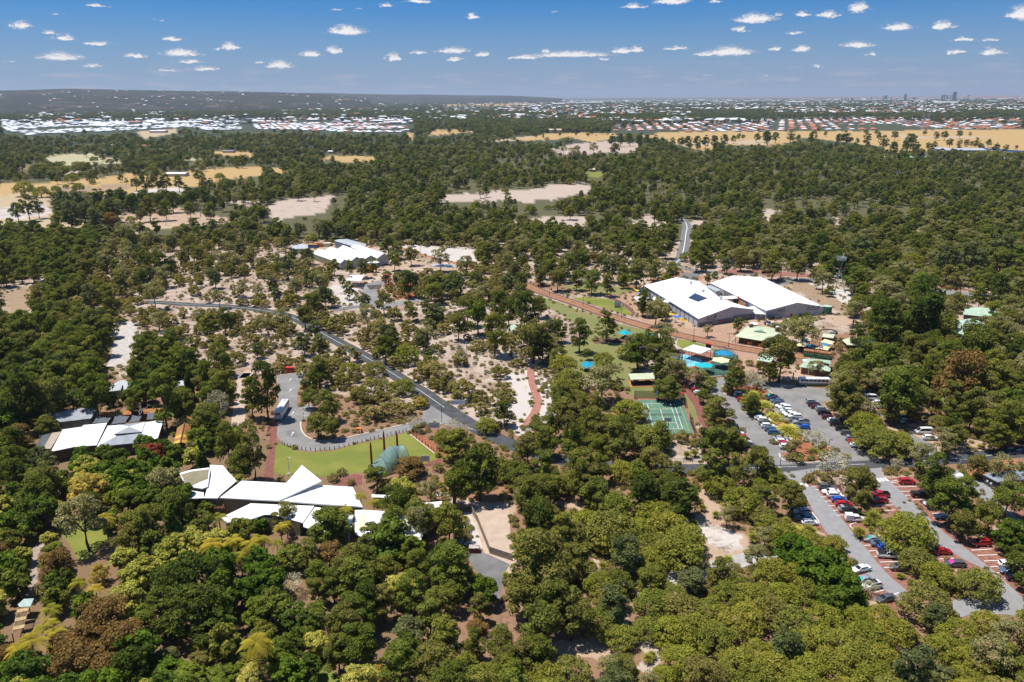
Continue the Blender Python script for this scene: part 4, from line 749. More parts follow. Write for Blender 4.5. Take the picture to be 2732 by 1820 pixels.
# entrance canopy, thin masts, sails
EC = building('entrance_canopy', 'white curved entrance canopy in front of the west hall roof', 'canopy', 'B3', [[(1110,580,4.4),(1270,570,5.2),(1300,620,5.2),(1170,640,4.2)],[(1270,570,5.2),(1420,612,4.6),(1435,630,4.4),(1300,625,5.2)]], [(1110,580,4.4),(1270,570,5),(1420,612,4.6),(1435,630,4.4),(1300,625,5),(1170,640,4.2)], ROOFW2, walls=False)
for p in gp('B3', [(1125,583,4.2),(1178,636,4),(1300,620,4.8)]): MB().tube([(p.x, p.y, 0), (p.x, p.y, p.z)], .14, 8).build('post', YELS if p is None else mat('mustard_post', (.45,.28,.03), .6, .05, 1), EC)
for i, (x, y0, y1) in enumerate(((1375,615,565),(1430,640,588),(1485,668,615),(1545,695,638),(1605,722,665))):
    b0, = gp('B3', [(x, y0)], 4.3); t = thing('roof_mast', f"thin grey flagpole on the west hall eave, number {['one','two','three','four','five'][i]} from the entrance canopy", 'mast', b0)
    MB().tube([b0, b0+Vector((0,0,6.0))], [.09,.05], 6).build('pole', mat('pole_grey', (.35,.35,.36), .5, .1, 2), t)
    MB().box(b0+Vector((0,0,.1)), (.3,.3,.2)).build('base', TRIM, t)
def sail(name, label, tile, pts, m, sag=.5, posts=(), pm=None, n=6, group=None, cat='shade sail'):
    P = [G(p[0], p[1], p[2]) for p in T(tile, pts)]; c = centroid(P); t = thing(name, label, cat, (c.x, c.y, 0), group)
    mb = MB()
    if len(P) == 3: P.append(P[2])
    gv = []
    for i in range(n+1):
        for j in range(n+1):
            u, v = i/n, j/n; p = P[0].lerp(P[1], u).lerp(P[3].lerp(P[2], u), v)
            ed = .5*(4*u*(1-u)+4*v*(1-v))*.5
            q = p.lerp(Vector((c.x, c.y, p.z)), .10*max(4*u*(1-u)*(abs(v-.5)*2)**2, 4*v*(1-v)*(abs(u-.5)*2)**2)); q.z -= sag*ed; gv.append(q)
    fs = [(i*(n+1)+j, (i+1)*(n+1)+j, (i+1)*(n+1)+j+1, i*(n+1)+j+1) for i in range(n) for j in range(n)]
    mb.add(gv, fs); mb.add([q-Vector((0,0,.03)) for q in gv], [f[::-1] for f in fs]); mb.build('fabric', m, t, smooth=True)
    for k in posts:
        p = P[k]; MB().tube([(p.x, p.y, 0), (p.x, p.y, p.z+.2)], .11, 8).build('post', pm or STEELB, t)
    return t
for i, (pts, m, lb) in enumerate([
  ([(1105,502,3.6),(1205,530,3.4),(1135,528,2.6)], YELS, 'yellow triangular shade sail farthest from the entrance canopy'),([(1140,512,4.0),(1205,528,4.0),(1195,512,3.2)], BLUS, 'small blue sail behind the farthest yellow sail'),
  ([(1140,540,3.2),(1225,560,3.4),(1160,560,2.6)], BLUS, 'blue triangular sail just beyond the white entrance canopy'),([(1160,560,3.2),(1225,570,3.4),(1180,578,2.6)], YELS, 'small yellow sail tucked against the white entrance canopy'),
  ([(1370,700,3.4),(1440,706,3.4),(1380,716,2.5)], BLUS, 'small blue sail beside the tree at the hall'),([(1395,712,3.6),(1495,735,3.4),(1420,742,2.4)], YELS, 'yellow sail third from the hall corner'),
  ([(1440,740,3.4),(1560,755,3.5),(1490,770,2.4)], BLUS, 'blue sail between two yellow ones near the hall corner'),([(1505,768,3.4),(1610,790,3.4),(1555,798,2.4)], YELS, 'yellow sail nearest the hall corner')]):
    sail('shade_sail', lb, 'B3', pts, m, .3, (2,), TRIM, 4, 'shade sails along the museum')
# --- cafe with pale green roof
CF = building('cafe', 'cafe with broad pale green hipped roof and fenced veranda facing the tramway', 'cafe', 'y2',
  [[(92,303,3.2),(455,362,3.2),(610,270,5.2),(240,180,5.2)],[(240,180,5.2),(610,270,5.2),(720,265,3.2),(600,215,3.4),(455,185,3.6)],[(455,362,3.2),(700,305,3.2),(720,265,3.2),(610,270,5.2)]],
  [(92,303,3.2),(455,362,3.2),(700,305,3.2),(720,265,3.2),(600,215,3.4),(455,185,3.6),(240,180,5.2)], GREENR, TIMBER, inset=2.2)
KEEP.append(T('y2', [(92,303),(60,360),(240,390),(440,410),(470,350),(620,260),(715,270),(600,215),(450,180),(240,175)]))
q = gp('y2', [(310,238,5.0),(400,228,5.9),(480,264,5.0)]); MB().add([q[0], q[2], q[1]], [(0,1,2)]).add([q[1], q[2], q[1]+Vector((1,4,-.4))], [(0,1,2)]).add([q[0], q[1], q[1]+Vector((1,4,-.4))], [(0,1,2)]).build('dormer', GREENR2, CF)
for x, y in ((285,195),(598,235)):
    p, = gp('y2', [(x, y)], 5.0); MB().box(p+Vector((0,0,.6)), (1.6,1.6,1.8)).box(p+Vector((0,0,1.7)), (1.2,1.2,.7), mi=1).build('kitchen_vent', [BRWALL, WHITE], CF)
va, vb = gp('y2', [(58,368),(245,392)]); mb = MB()
for zz in (.35, .7, 1.05): mb.bar(va+Vector((0,0,zz)), vb+Vector((0,0,zz)), .08)
for i in range(9): p = va.lerp(vb, i/8); mb.box((p.x, p.y, .55), (.12,.12,1.1))
vc = gp('y2', [(100,322)])[0]
for zz in (.35, .7, 1.05): mb.bar(va+Vector((0,0,zz)), vc+Vector((0,0,zz)), .08)
mb.build('veranda_railing', mat('cream_paint', (.72,.66,.52), .7, .05, 1), CF)
for x, y in ((105,310),(210,328),(330,346),(445,366)): p, = gp('y2', [(x, y)], 3.1); MB().box((p.x, p.y+.3, 1.5), (.18,.18,3)).build('post', TIMBER, CF)
for i, (x, y) in enumerate(((262,404),(394,428))):
    p, = gp('y2', [(x, y)]); t = thing('menu_board', f"red and yellow striped board {('left','right')[i]} of the cafe veranda steps", 'sign', p)
    for k, m in enumerate((REDP, YELS, REDP, YELS)): MB().box(p+Vector((-.9+.6*k, 0, .75)), (.58,.5,1.5)).build('panel', m, t)
PL = building('plant_shed', 'small white topped service shed behind the cafe roof', 'shed', 'y2', [([(262,158,2.6),(355,165,2.6),(370,145,2.6),(300,132,2.6)], WHITE)], [(262,158,2.6),(355,165,2.6),(370,145,2.6),(300,132,2.6)], WHITE, GREENP)
# cafe garden umbrellas: cream and blue square canopies
def canopy(name, label, tile, pts, z0, z1, m, pm, cat='shade canopy', group=None, posts=(0,1,2,3)):
    P = [G(p[0], p[1], z0) for p in T(tile, pts)]; c = centroid(P); t = thing(name, label, cat, (c.x, c.y, 0), group); top = Vector((c.x, c.y, z1)); mb = MB(); n = len(P); k = 5
    rings = []
    for r_ in range(k+1):
        u = r_/k; ring = []
        for i in range(n):
            for s in range(4):
                v = s/4; p = P[i].lerp(P[(i+1) % n], v).lerp(c, .10*4*v*(1-v)); q = top.lerp(Vector((p.x, p.y, z0)), u); q.z = z1+(z0-z1)*(u**1.35)+(-.12*4*v*(1-v)*u*0); ring.append(q)
        rings.append(ring)
    N = n*4
    for ring in rings: mb.v += ring
    for r_ in range(k):
        for i in range(N):
            a = r_*N+i; b = r_*N+(i+1) % N; mb.f.append((a, a+N, b+N, b)); mb.m.append(0)
    mb.build('fabric', m, t, smooth=True)
    for i in posts:
        p = P[i]+(c-P[i])*.03; MB().tube([(p.x, p.y, 0), (p.x, p.y, z0)], .1, 8).build('post', pm, t)
    return t
gy = 'canopies over the cafe garden'
for lb, pts, z0, z1, m in (('blue square canopy half hidden by the gum tree at the cafe',[(728,352),(800,345),(825,372),(745,405)],3,3.7,TURQB),
  ('cream square canopy between two blue ones in the cafe garden',[(790,412),(880,362),(975,390),(940,430)],3,3.8,CREAMC),('cream canopy at the back of the cafe garden under the large tree',[(850,350),(920,302),(1020,335),(985,368)],3,3.8,CREAMC),
  ('small blue canopy behind the middle cream canopy',[(875,352),(930,336),(990,362),(970,386)],2.8,3.4,TURQB),('low blue canopy between the two front cream canopies',[(940,402),(1030,395),(1080,420),(975,432)],2.8,3.3,TURQB),
  ('cream canopy in front at the right end of the cafe garden',[(1042,445),(1140,402),(1240,432),(1205,472)],3,3.8,CREAMC),('cream canopy at the back right of the cafe garden',[(1105,372),(1160,334),(1290,368),(1262,400)],3,3.8,CREAMC),
  ('small blue canopy in front of the back right cream one',[(1100,398),(1170,374),(1222,402),(1205,418)],2.8,3.4,TURQB)):
    canopy('garden_canopy', lb, 'y2', pts, z0, z1, m, GREENP, group=gy)
KEEP.append(T('y2', [(860,470),(800,420),(850,340),(920,305),(1010,330),(1150,330),(1290,365),(1240,440),(1230,580),(970,560),(900,500)]))
# heritage tram standing beside the cafe garden
def at_px(tile, x, y, z=0): return gp(tile, [(x, y)], z)[0]
ta, tb = at_px('y2', 905, 545), at_px('y2', 1225, 590); u = (tb-ta).normalized(); n = Vector((-u.y, u.x, 0)); n = n if n.y > 0 else -n; L = (tb-ta).length
TRM = thing('heritage_tram', 'green and cream heritage tram with brown roof beside the cafe garden', 'tram', ta.lerp(tb, .5)); W2 = 2.3
Mx = Matrix((u, n, Vector((0,0,1)))).transposed(); mid = ta.lerp(tb, .5)+n*W2/2
MB().box(mid+Vector((0,0,1.0)), (L*.98,W2,1.3), M=Mx).build('lower_body', mat('tram_green', (.03,.16,.09), .4, .05, 1), TRM); MB().box(mid+Vector((0,0,2.15)), (L*.96,W2*.97,1.0), M=Mx).build('upper_body', mat('tram_cream', (.66,.50,.20), .5, .05, 1), TRM)
mb = MB(); mb.box(mid+Vector((0,0,2.78)), (L*1.0,W2*1.04,.22), M=Mx); mb.box(mid+Vector((0,0,2.98)), (L*.9,W2*.6,.25), M=Mx); mb.build('roof', mat('tram_roof', (.42,.19,.09), .8, .08, 1), TRM)
for k in range(11): MB().box(mid+u*(L*(-.43+.086*k))-n*(W2*.49)+Vector((0,0,2.2)), (L*.06,.06,.62), M=Mx).build('window', GLASS, TRM)
for k in (-.33, -.25, .25, .33): MB().tube([mid+u*L*k-n*W2*.5+Vector((0,0,.35)), mid+u*L*k+n*W2*.5+Vector((0,0,.35))], .36, 12).build('wheel', BLACK, TRM)
KEEP.append(T('y2', [(900,480),(1230,520),(1230,590),(960,575),(905,560)]))
# visitor centre below (mint roof) and kiosk
VC = building('visitor_centre', 'visitor centre with mint green roof behind the white and green bus', 'building', 'y2',
  [[(860,665,3),(1230,722,3),(1240,690,3.4),(1140,610,4.8),(940,590,4.8)],[(940,590,4.8),(1140,610,4.8),(1240,640,3.2),(1235,590,3),(960,565,3.2)]], [(860,665,3),(1230,722,3),(1240,690,3.2),(1240,640,3.2),(1235,590,3),(960,565,3.2)], GREENR2, BRWALL, inset=1.0)
MB().add(gp('y2', [(1140,612,4.85),(1205,655,3.5),(1165,622,5.3)]), [(0,1,2)]).build('gablet', mat('gablet_green', (.12,.16,.12), .8, .1, 1), VC)
MB().add(gp('y2', [(900,600,4.6),(945,605,4.6),(950,575,5.2),(905,570,5.2)]), [(0,1,2,3)]).build('skylight', WHITE, VC)
KEEP.append(T('y2', [(860,668),(940,595),(1140,605),(1230,650),(1230,720),(1000,690)])); KEEP.append(T('y2', [(870,800),(1235,830),(1230,860),(860,880)]))
KI = building('kiosk', 'mint roofed kiosk at the plaza edge behind the broad gum tree', 'kiosk', 'y2', [[(358,585,2.8),(520,615,2.8),(560,560,3.6),(420,500,3.6)],[(420,500,3.6),(560,560,3.6),(580,530,2.8),(470,490,2.8)]], [(358,585,2.8),(520,615,2.8),(580,530,2.8),(420,500,3.4)], GREENR2, BRWALL, inset=.8)
KEEP.append(T('y2', [(358,585),(420,500),(440,520),(430,590),(480,610),(480,660),(400,640)]))
RS = building('garden_shelter', 'arched brick shelter with pale green roof beside the asphalt turning circle', 'shelter', 'y2', [[(1130,308,2.8),(1270,325,2.8),(1285,290,3.4),(1145,272,3.4)],[(1145,272,3.4),(1285,290,3.4),(1300,280,2.8),(1160,262,2.8)]], [(1130,308,2.8),(1270,325,2.8),(1300,280,2.8),(1160,262,2.8)], GREENR, BRWALL, inset=.2)
mb = MB(); c0 = at_px('y2', 1185, 262, 3.0); mb.tube([c0+Vector((5*math.cos(t), 0, 2.1*math.sin(t)-.4)) for t in [math.pi*i/12 for i in range(13)]], .35, 6); mb.build('arch', BRWALL, RS)
RD = building('round_shelter', 'pale green many sided shelter roof right of the turning circle', 'shelter', 'B4', [[(722,965,2.8),(770,1010,2.8),(880,965,4)],[(770,1010,2.8),(940,1020,2.8),(880,965,4)],[(940,1020,2.8),(965,1000,2.8),(935,950,2.8),(880,965,4)],[(722,965,2.8),(880,965,4),(935,950,2.8),(800,940,2.8)]], [(722,965,2.8),(770,1010,2.8),(940,1020,2.8),(965,1000,2.8),(935,950,2.8),(800,940,2.8)], GREENR, TIMBER, inset=.8)
KEEP.append(T('B4', [(722,965),(770,1005),(920,1015),(940,960),(800,940)])); KEEP.append(T('B4', [(540,800),(600,790),(900,840),(915,890),(870,925),(680,935),(660,890),(560,880)]))
DK = building('hall', 'dark roofed hall partly hidden right of the round shelter', 'building', 'B4', [[(890,950,3),(960,1010,3),(1090,960,3.4),(1060,920,3.4)]], [(890,950,3),(960,1010,3),(1090,960,3.4),(1060,920,3.4)], mat('dark_green_roof', (.06,.11,.08), .7, .1, .5), BRWALL)
H1 = building('village_hall', 'pale green roofed hall with grey brick walls among trees at far right', 'building', 'B4', [[(1805,735,3.2),(1830,675,3.4),(1960,672,4.8),(1960,752,3.2)],[(1960,672,4.8),(2210,690,3.4),(2220,745,3.2),(1960,752,3.2)],[(2140,700,3),(2280,720,2.8),(2290,745,2.8),(2160,740,3)]], [(1805,735,3.2),(1830,675,3.4),(1960,672,4.6),(2210,690,3.4),(2220,745,3.2),(1960,752,3.2)], GREENR2, mat('grey_brick', (.20,.165,.14), .9, .15, 1.5), inset=.8)
H2 = building('village_hall', 'larger pale green roofed hall with ridge dormer, nearer the park lawn', 'building', 'B4', [[(1725,895,3),(1840,925,3),(2030,890,3),(1870,800,5.2),(1780,785,5.2)],[(1780,785,5.2),(1870,800,5.2),(2030,890,3),(2060,850,3),(1900,770,3.4)],[(1610,800,3),(1650,865,3),(1725,895,3),(1780,785,5.2)]], [(1610,800,3),(1650,865,3),(1725,895,3),(1840,925,3),(2030,890,3),(2060,850,3),(1900,770,3.4),(1780,785,5)], GREENR2, mat('grey_brick', (.2,.16,.14)), inset=.8)
MB().add(gp('B4', [(1815,808,5.0),(1870,825,4.6),(1850,780,5.9)]), [(0,1,2)]).build('dormer', mat('dark_green_roof', (.06,.11,.08)), H2)
KEEP.append(T('B4', [(1810,750),(1830,675),(1950,670),(1960,770),(1820,785)])); KEEP.append(T('B4', [(1735,890),(1770,785),(1840,790),(2000,880),(1840,920)]))
# toilet block at the right edge
TB = building('amenities_block', 'dark grey amenities block with slate blue roof at the right edge', 'building', 'C4', [[(1993,897,2.9),(2120,962,2.9),(2700,915,2.9),(2560,860,3.9),(2080,870,3.9)],[(2080,870,3.9),(2560,860,3.9),(2600,845,3.0),(1993,897,2.9)]], [(1993,897,2.9),(2120,962,2.9),(2700,915,2.9),(2600,845,3.0)], SLATE, mat('charcoal_wall', (.075,.08,.085), .8, .1, .6), inset=.5)
for x, y in ((2022,950),(2055,972)):
    p = at_px('C4', x, y, 1.7); MB().box(p+Vector((-.05,-.25,0)), (.5,.2,.45), rz=-.9).build('wall_light', WHITE, TB)
for x, y in ((2080,905),(2240,893)):
    p = at_px('C4', x, y, 3.5); MB().tube([p, p+Vector((0,0,.5))], .28, 8).build('roof_vent', BLACK, TB)
# park shelter beside the tennis court, grey depot sheds, etc.
SH = building('picnic_shelter', 'pale green picnic shelter on orange plinth behind the tennis court', 'picnic shelter', 'B3', [[(1065,1268,3.3),(1285,1262,3.3),(1302,1314,2.7),(1085,1322,2.7)]], [(1065,1268,3.3),(1285,1262,3.3),(1302,1314,2.7),(1085,1322,2.7)], GREENR, walls=False)
KEEP.append(T('B3', [(1060,1265),(1285,1258),(1305,1390),(1080,1395),(1060,1340)]))
P4 = gp('B3', [(1062,1335),(1280,1325),(1302,1385),(1086,1392)]); MB().slab([p+Vector((0,0,.18)) for p in P4], .18).build('plinth', mat('orange_plinth', (.55,.24,.09), .9, .1, 1), SH); MB().slab([centroid(P4).lerp(p, .86)+Vector((0,0,.2)) for p in P4], .03).build('floor', mat('dark_red_floor', (.09,.04,.03), .9, .1, 1), SH)
for x, y, z in ((1072,1270,3.2),(1280,1265,3.2),(1296,1312,2.6),(1090,1319,2.6)): p = at_px('B3', x, y, z); MB().box((p.x, p.y, z/2), (.18,.18,z)).build('post', TIMBER, SH)
for i, (x, y) in enumerate(((1130,1345),(1180,1350),(1235,1345))):
    p = at_px('B3', x, y, .2); t = thing('picnic_table', f"dark picnic table under the green shelter, {('left','middle','right')[i]} one", 'table', p); MB().box(p+Vector((0,0,.72)), (1.9,.8,.07)).build('tabletop', TIMBER, t)
    for sgn in (-.75, .75): MB().box(p+Vector((0,sgn,.42)), (1.9,.3,.06)).build('bench', TIMBER, t); MB().box(p+Vector((sgn,0,.35)), (.1,1.6,.7)).build('frame', METALG, t)
# factory with four saw-tooth gables
SF = thing('workshop', 'white saw tooth roofed workshop of four joined gables in the distant depot', 'workshop', flat(at_px('B2', 860, 230)))
def gable(tile, r0, r1, e0, e1, f0, f1, zr, ze, rm=ROOFW2, wm=GREYW, par=None, wl=GREYW):
    """ridge r0->r1, left eave e0->e1, right eave f0->f1 (picture points)"""
    A, B = at_px(tile, *r0, zr), at_px(tile, *r1, zr); 
    a, b = at_px(tile, *e0, ze), at_px(tile, *e1, ze); c, d = at_px(tile, *f0, ze), at_px(tile, *f1, ze)
    MB().slab([A, B, b, a], .2).build('roof', rm, par); MB().slab([A, c, d, B], .2).build('roof', rm, par)
    g = lambda v: Vector((v.x, v.y, 0)); s = Vector((0,0,.22)); mb = MB()
    mb.add([g(b), g(d), d-s, B-s, b-s], [(0,1,2,3,4)]); mb.add([g(c), g(a), a-s, A-s, c-s], [(0,1,2,3,4)]); mb.add([g(d), g(c), c-s, d-s], [(0,1,2,3)]); mb.build('wall', wm, par)
    MB().add([g(a), g(b), b-s, a-s], [(0,1,2,3)]).build('wall', wl, par)
gable('B2', (575,148), (805,243), (508,186), (768,277), (625,160), (850,265), 6.4, 4.4, par=SF, wl=OLIVE)
gable('B2', (680,128), (912,218), (630,160), (855,264), (735,150), (972,243), 6.6, 4.4, par=SF)
gable('B2', (790,115), (1042,205), (742,148), (978,244), (838,135), (1095,235), 6.8, 4.6, par=SF, wm=OLIVE)
gable('B2', (905,104), (1160,187), (858,128), (1098,232), (950,118), (1196,217), 8.2, 5.4, par=SF, wl=OLIVE)
KEEP.append(T('B2', [(510,186),(575,148),(680,128),(790,115),(905,104),(1160,187),(1196,217),(1190,262),(1100,260),(900,250),(770,280),(740,250)]))
SM = building('storage_shed', 'long grey galvanised shed behind the saw tooth workshop', 'shed', 'B2', [([(712,75,5),(760,62,5.4),(990,128,5.4),(890,128,5)], GALV),([(760,62,5.4),(830,60,4.8),(1000,105,4.8),(990,128,5.4)], GALV)], [(712,75,5),(760,62,5.2),(830,60,4.8),(1000,105,4.8),(990,128,5.2),(890,128,5)], GALV, mat('blue_grey_wall', (.16,.20,.27), .8, .2, .5))
KEEP.append(T('B2', [(712,90),(715,70),(830,60),(940,100),(870,125)]))
S3 = building('storage_shed', 'small grey roofed shed left of the coloured containers', 'shed', 'B2', [([(330,125,3.6),(430,100,4.6),(495,145,3.6),(340,150,3.4)], GALV)], [(330,125,3.6),(430,100,4.4),(495,145,3.6),(340,150,3.4)], GALV, GREYW)
KEEP.append(T('B2', [(330,125),(430,100),(640,85),(655,130),(490,145),(400,165),(335,150)]))
for lb, x, y, w, m, m2 in (('blue shipping container with orange lid, leftmost in the depot',520,125,4,mat('container_blue', (.08,.16,.32), .7, .1, 1),RUSTL),('orange shipping container in the middle of the depot row',565,118,4,ORANGE,ORANGE),('cream shipping container at the right of the depot row',615,115,6,CREAMR,CREAMR)):
    p = at_px('B2', x, y+15); t = thing('shipping_container', lb, 'container', p); MB().box(p+Vector((0,2,1.25)), (w*1.7,5,2.5)).build('body', m2 if w == 6 else m, t); MB().box(p+Vector((0,2,2.56)), (w*1.72,5.1,.1)).build('roof', m2, t); MB().box(p+Vector((0,-.55,1.2)), (w*1.4,.08,2.2)).build('door', m, t)
def openshed(label, tile, roof, zs, m, cat='shelter', name='open_shed', posts=True, pm=None):
    b = building(name, label, cat, tile, [(f, m) for f in roof], roof[0], m, walls=False, th=.15)
    for f in roof:
        for p in f[:4]:
            v = at_px(tile, p[0], p[1], p[2]); c = b.location; v = v+(Vector((c.x, c.y, v.z))-v)*.05; MB().box((v.x, v.y, p[2]/2-.08), (.16,.16,p[2]-.15)).build('post', pm or METALG, b)
    return b
openshed('white open sided display shelter with a horseshoe mark beside the depot road', 'B2', [[(820,430,4),(855,382,4.4),(915,382,4.8),(880,432,4.4)],[(880,432,4.4),(915,382,4.8),(985,382,4.2),(950,436,4)]], 4, ROOFW2)
ho = at_px('B2', 858, 402, 4.55); t = thing('horseshoe_emblem', 'black horseshoe emblem on the white display shelter roof', 'emblem', ho); MB().tube([ho+Vector((1.0*math.cos(a), 1.6*math.sin(a), .1)) for a in [R(-60+300*i/14) for i in range(15)]], .22, 6).build('ring', BLACK, t)
KEEP.append(T('B2', [(820,430),(855,380),(985,382),(985,470),(950,480),(880,455)])); KEEP.append(T('B2', [(1575,300),(1610,280),(1810,290),(1800,340),(1600,345)]))
openshed('grey curved roof railway shelter beside the red railway bed', 'B2', [[(1575,303,4),(1620,280,4.2),(1810,295,4.2),(1785,318,4)]], 4, GALV)
openshed('small white awning in front of the saw tooth workshop', 'B2', [[(1005,275,3.2),(1060,248,3.8),(1120,268,3.2),(1070,280,3.2)]], 3, WHITE)
KEEP.append(T('B3', [(700,520),(720,510)]))
openshed('pale roofed picnic shelter on a green clearing in the far wood', 'A3', [[(712,848,3.4),(722,836,3.8),(765,838,3.8),(770,850,3.4)]], 3, CREAMR)
sheet('lawn', GRASS, 'A3', [(670,870),(830,866),(850,890),(790,925),(700,910)], .02)
openshed('mint roofed shelter under trees left of the park lawn', 'B3', [[(0,840,3),(10,885,3),(75,852,3),(40,822,3.4)]], 3, GREENR2); openshed('mint roofed picnic shelter under the broad gum on the lawn', 'B3', [[(110,1028,3),(170,1062,3),(285,1040,3),(220,1010,3.4)]], 3, GREENR2)
# --- visitor village, lower left: flat white roofs
V = building('village_centre', 'sprawling white roofed visitor building with a pointed roof tip at the lawn edge', 'building', 's',
  [T('y7', [(470,553,5.2),(690,383,5.6),(1135,405,5.8)])+T('y8', [(85,36,7.6),(262,178,7.0)])+T('y7', [(1060,580,5.2)]), T('y7', [(1064,584,4.9)])+T('y8', [(205,213,5.4),(540,232,5.4),(556,262,5.3),(630,410,4.9)])],
  T('y7', [(470,553,5.0),(690,383,5.4)])+T('y8', [(205,213,5.3),(540,232,5.3),(630,410,4.9)])+T('y7', [(1062,582,4.9)]), ROOFW2, OLIVE, th=.35, inset=1.2)
V2 = building('village_wing', 'white roofed wing with an olive sunken court left of the pointed roof', 'building', 'y7', [[(372,225,5),(505,232,5),(560,300,5),(640,385,5),(470,530,5),(450,558,5),(315,556,5),(352,440,5),(374,290,5)], [(105,450,4.2),(135,440,4.2),(215,482,4.2),(312,500,4.2),(312,556,4.2),(145,562,4.2)]],
  [(372,225,5),(505,232,5),(640,385,5),(450,558,5),(315,556,5)], ROOFW2, OLIVE, inset=.8)
V3 = building('village_shell', 'fan shaped white rimmed shell roof with olive floor at the left of the white wing', 'building', 'y7', [[(70,308,5.6),(180,275,5.8),(366,252,6),(372,292,6),(352,440,5.6),(300,460,5.4),(200,448,5.3),(125,425,5.3)]], [(70,308,5.4),(366,252,5.8),(352,440,5.5),(300,460,5.3),(125,425,5.3)], ROOFW2, mat('shell_wall', (.12,.12,.11), .8, .1, 1), inset=.4)
MB().slab(gp('y7', [(82,322,5.68),(190,290,5.85),(364,268,6.03),(352,362,5.85),(182,432,5.5),(140,410,5.5)]), .03).build('sunken_floor', mat('olive_floor', (.24,.215,.135), .9, .08, .4), V3)
V4 = building('village_lower_wing', 'angular white lower roof in front of the dark timber band', 'building', 's', [T('y7', [(485,750,4),(780,608,4.2),(1090,622,4.2)])+T('y8', [(196,403,4.2),(92,554,4)])+T('y7', [(1000,722,4),(915,722,4),(780,768,4),(700,765,4),(545,805,4)])], T('y7', [(485,750,4),(780,608,4)])+T('y8', [(196,403,4),(92,554,4)])+T('y7', [(915,722,4),(780,768,4),(545,805,4)]), ROOFW2, OLIVE, inset=1.0)
V5 = building('village_annex', 'white flat roof between palms and the big tree, right of the lower wing', 'building', 'y8', [[(203,412,3.8),(420,440,3.8),(548,488,3.8),(520,650,3.8),(300,650,3.8),(100,590,3.8),(98,560,3.8)]], [(203,412,3.6),(420,440,3.6),(548,488,3.6),(520,650,3.6),(300,650,3.6),(100,590,3.6)], ROOFW2, GREYW, inset=.8)
V6 = building('village_hall', 'white roofed block with a cream framed skylight behind tall gum trees', 'building', 'y8', [[(560,440,4.2),(640,438,4.2),(820,450,4.2),(1010,490,4.2),(1060,560,4.2),(1180,640,4.2),(1150,715,4.2),(700,718,4.2),(560,650,4.2)]], [(560,440,4),(820,450,4),(1060,560,4),(1180,640,4),(1150,715,4),(700,718,4),(560,650,4)], ROOFW2, GREYW, inset=.8)
cm = mat('cream_flashing', (.66,.60,.40), .6, .05, 1)
MB().slab(gp('y8', [(640,470,4.3),(690,478,4.3),(610,600,4.3),(580,605,4.3)]), .06).slab(gp('y8', [(600,562,4.32),(850,565,4.32),(840,605,4.32),(580,608,4.32)]), .06).build('flashing', cm, V6)
MB().slab(gp('y8', [(655,500,5.1),(790,490,5.1),(850,560,4.9),(655,562,4.9)]), .7, side=1).build('skylight', [ROOFW2, DARK], V6)
V7 = building('village_store', 'narrow white roof strip behind the yellow green palms', 'building', 'y8', [[(710,300,3.4),(885,306,3.4),(890,330,3.4),(712,325,3.4)],[(1180,375,3),(1345,360,3),(1345,440,3),(1230,470,3)]], [(710,300,3.2),(885,306,3.2),(890,330,3.2),(712,325,3.2)], ROOFW2, GREYW)
KEEP += [T('y7', [(475,553),(690,390),(1130,410),(1285,235),(1344,300),(1344,600),(1060,580),(800,570)]), T('y8', [(0,300),(260,180),(540,235),(570,330),(470,380),(0,372)]), T('y7', [(375,228),(480,232),(540,330),(490,440),(440,555),(320,552),(370,300)]), T('y7', [(80,310),(366,255),(352,440),(300,455),(160,430)]), T('y7', [(520,740),(780,612),(1090,628),(1080,690),(900,700),(780,760),(700,762)]), T('y8', [(0,400),(190,405),(100,540),(60,500)]), T('y8', [(200,420),(300,430),(230,500),(150,570),(110,560)]), T('y8', [(560,450),(800,455),(780,560),(600,640),(560,620)]),
  T('y7', [(390,590),(520,620),(540,700),(400,720)])]
mb = MB(); 
for i in range(8):
    a = gp('y7', [(395+i*14, 590-i*1)], 2.6)[0]; b = gp('y7', [(420+i*14, 660)], 2.6)[0]; mb.bar(a, b, .12)
pg = thing('pergola', 'rust red timber pergola in the small courtyard below the white wing', 'pergola', at_px('y7', 440, 680)); mb.build('rafters', mat('rust_timber', (.30,.11,.06), .8, .15, 1), pg)
for x, y in ((395,590),(493,588),(420,660),(518,660)): p = at_px('y7', x, y, 2.5); MB().box((p.x, p.y, 1.2), (.16,.16,2.4)).build('post', mat('rust_timber', (.3,.11,.06)), pg)
sheet('terracotta_court', mat('terracotta_paving', (.36,.15,.1)), 'y7', [(380,640),(520,640),(540,720),(420,740),(180,750),(60,770),(60,740),(200,700),(380,715)], .03, keep=False)
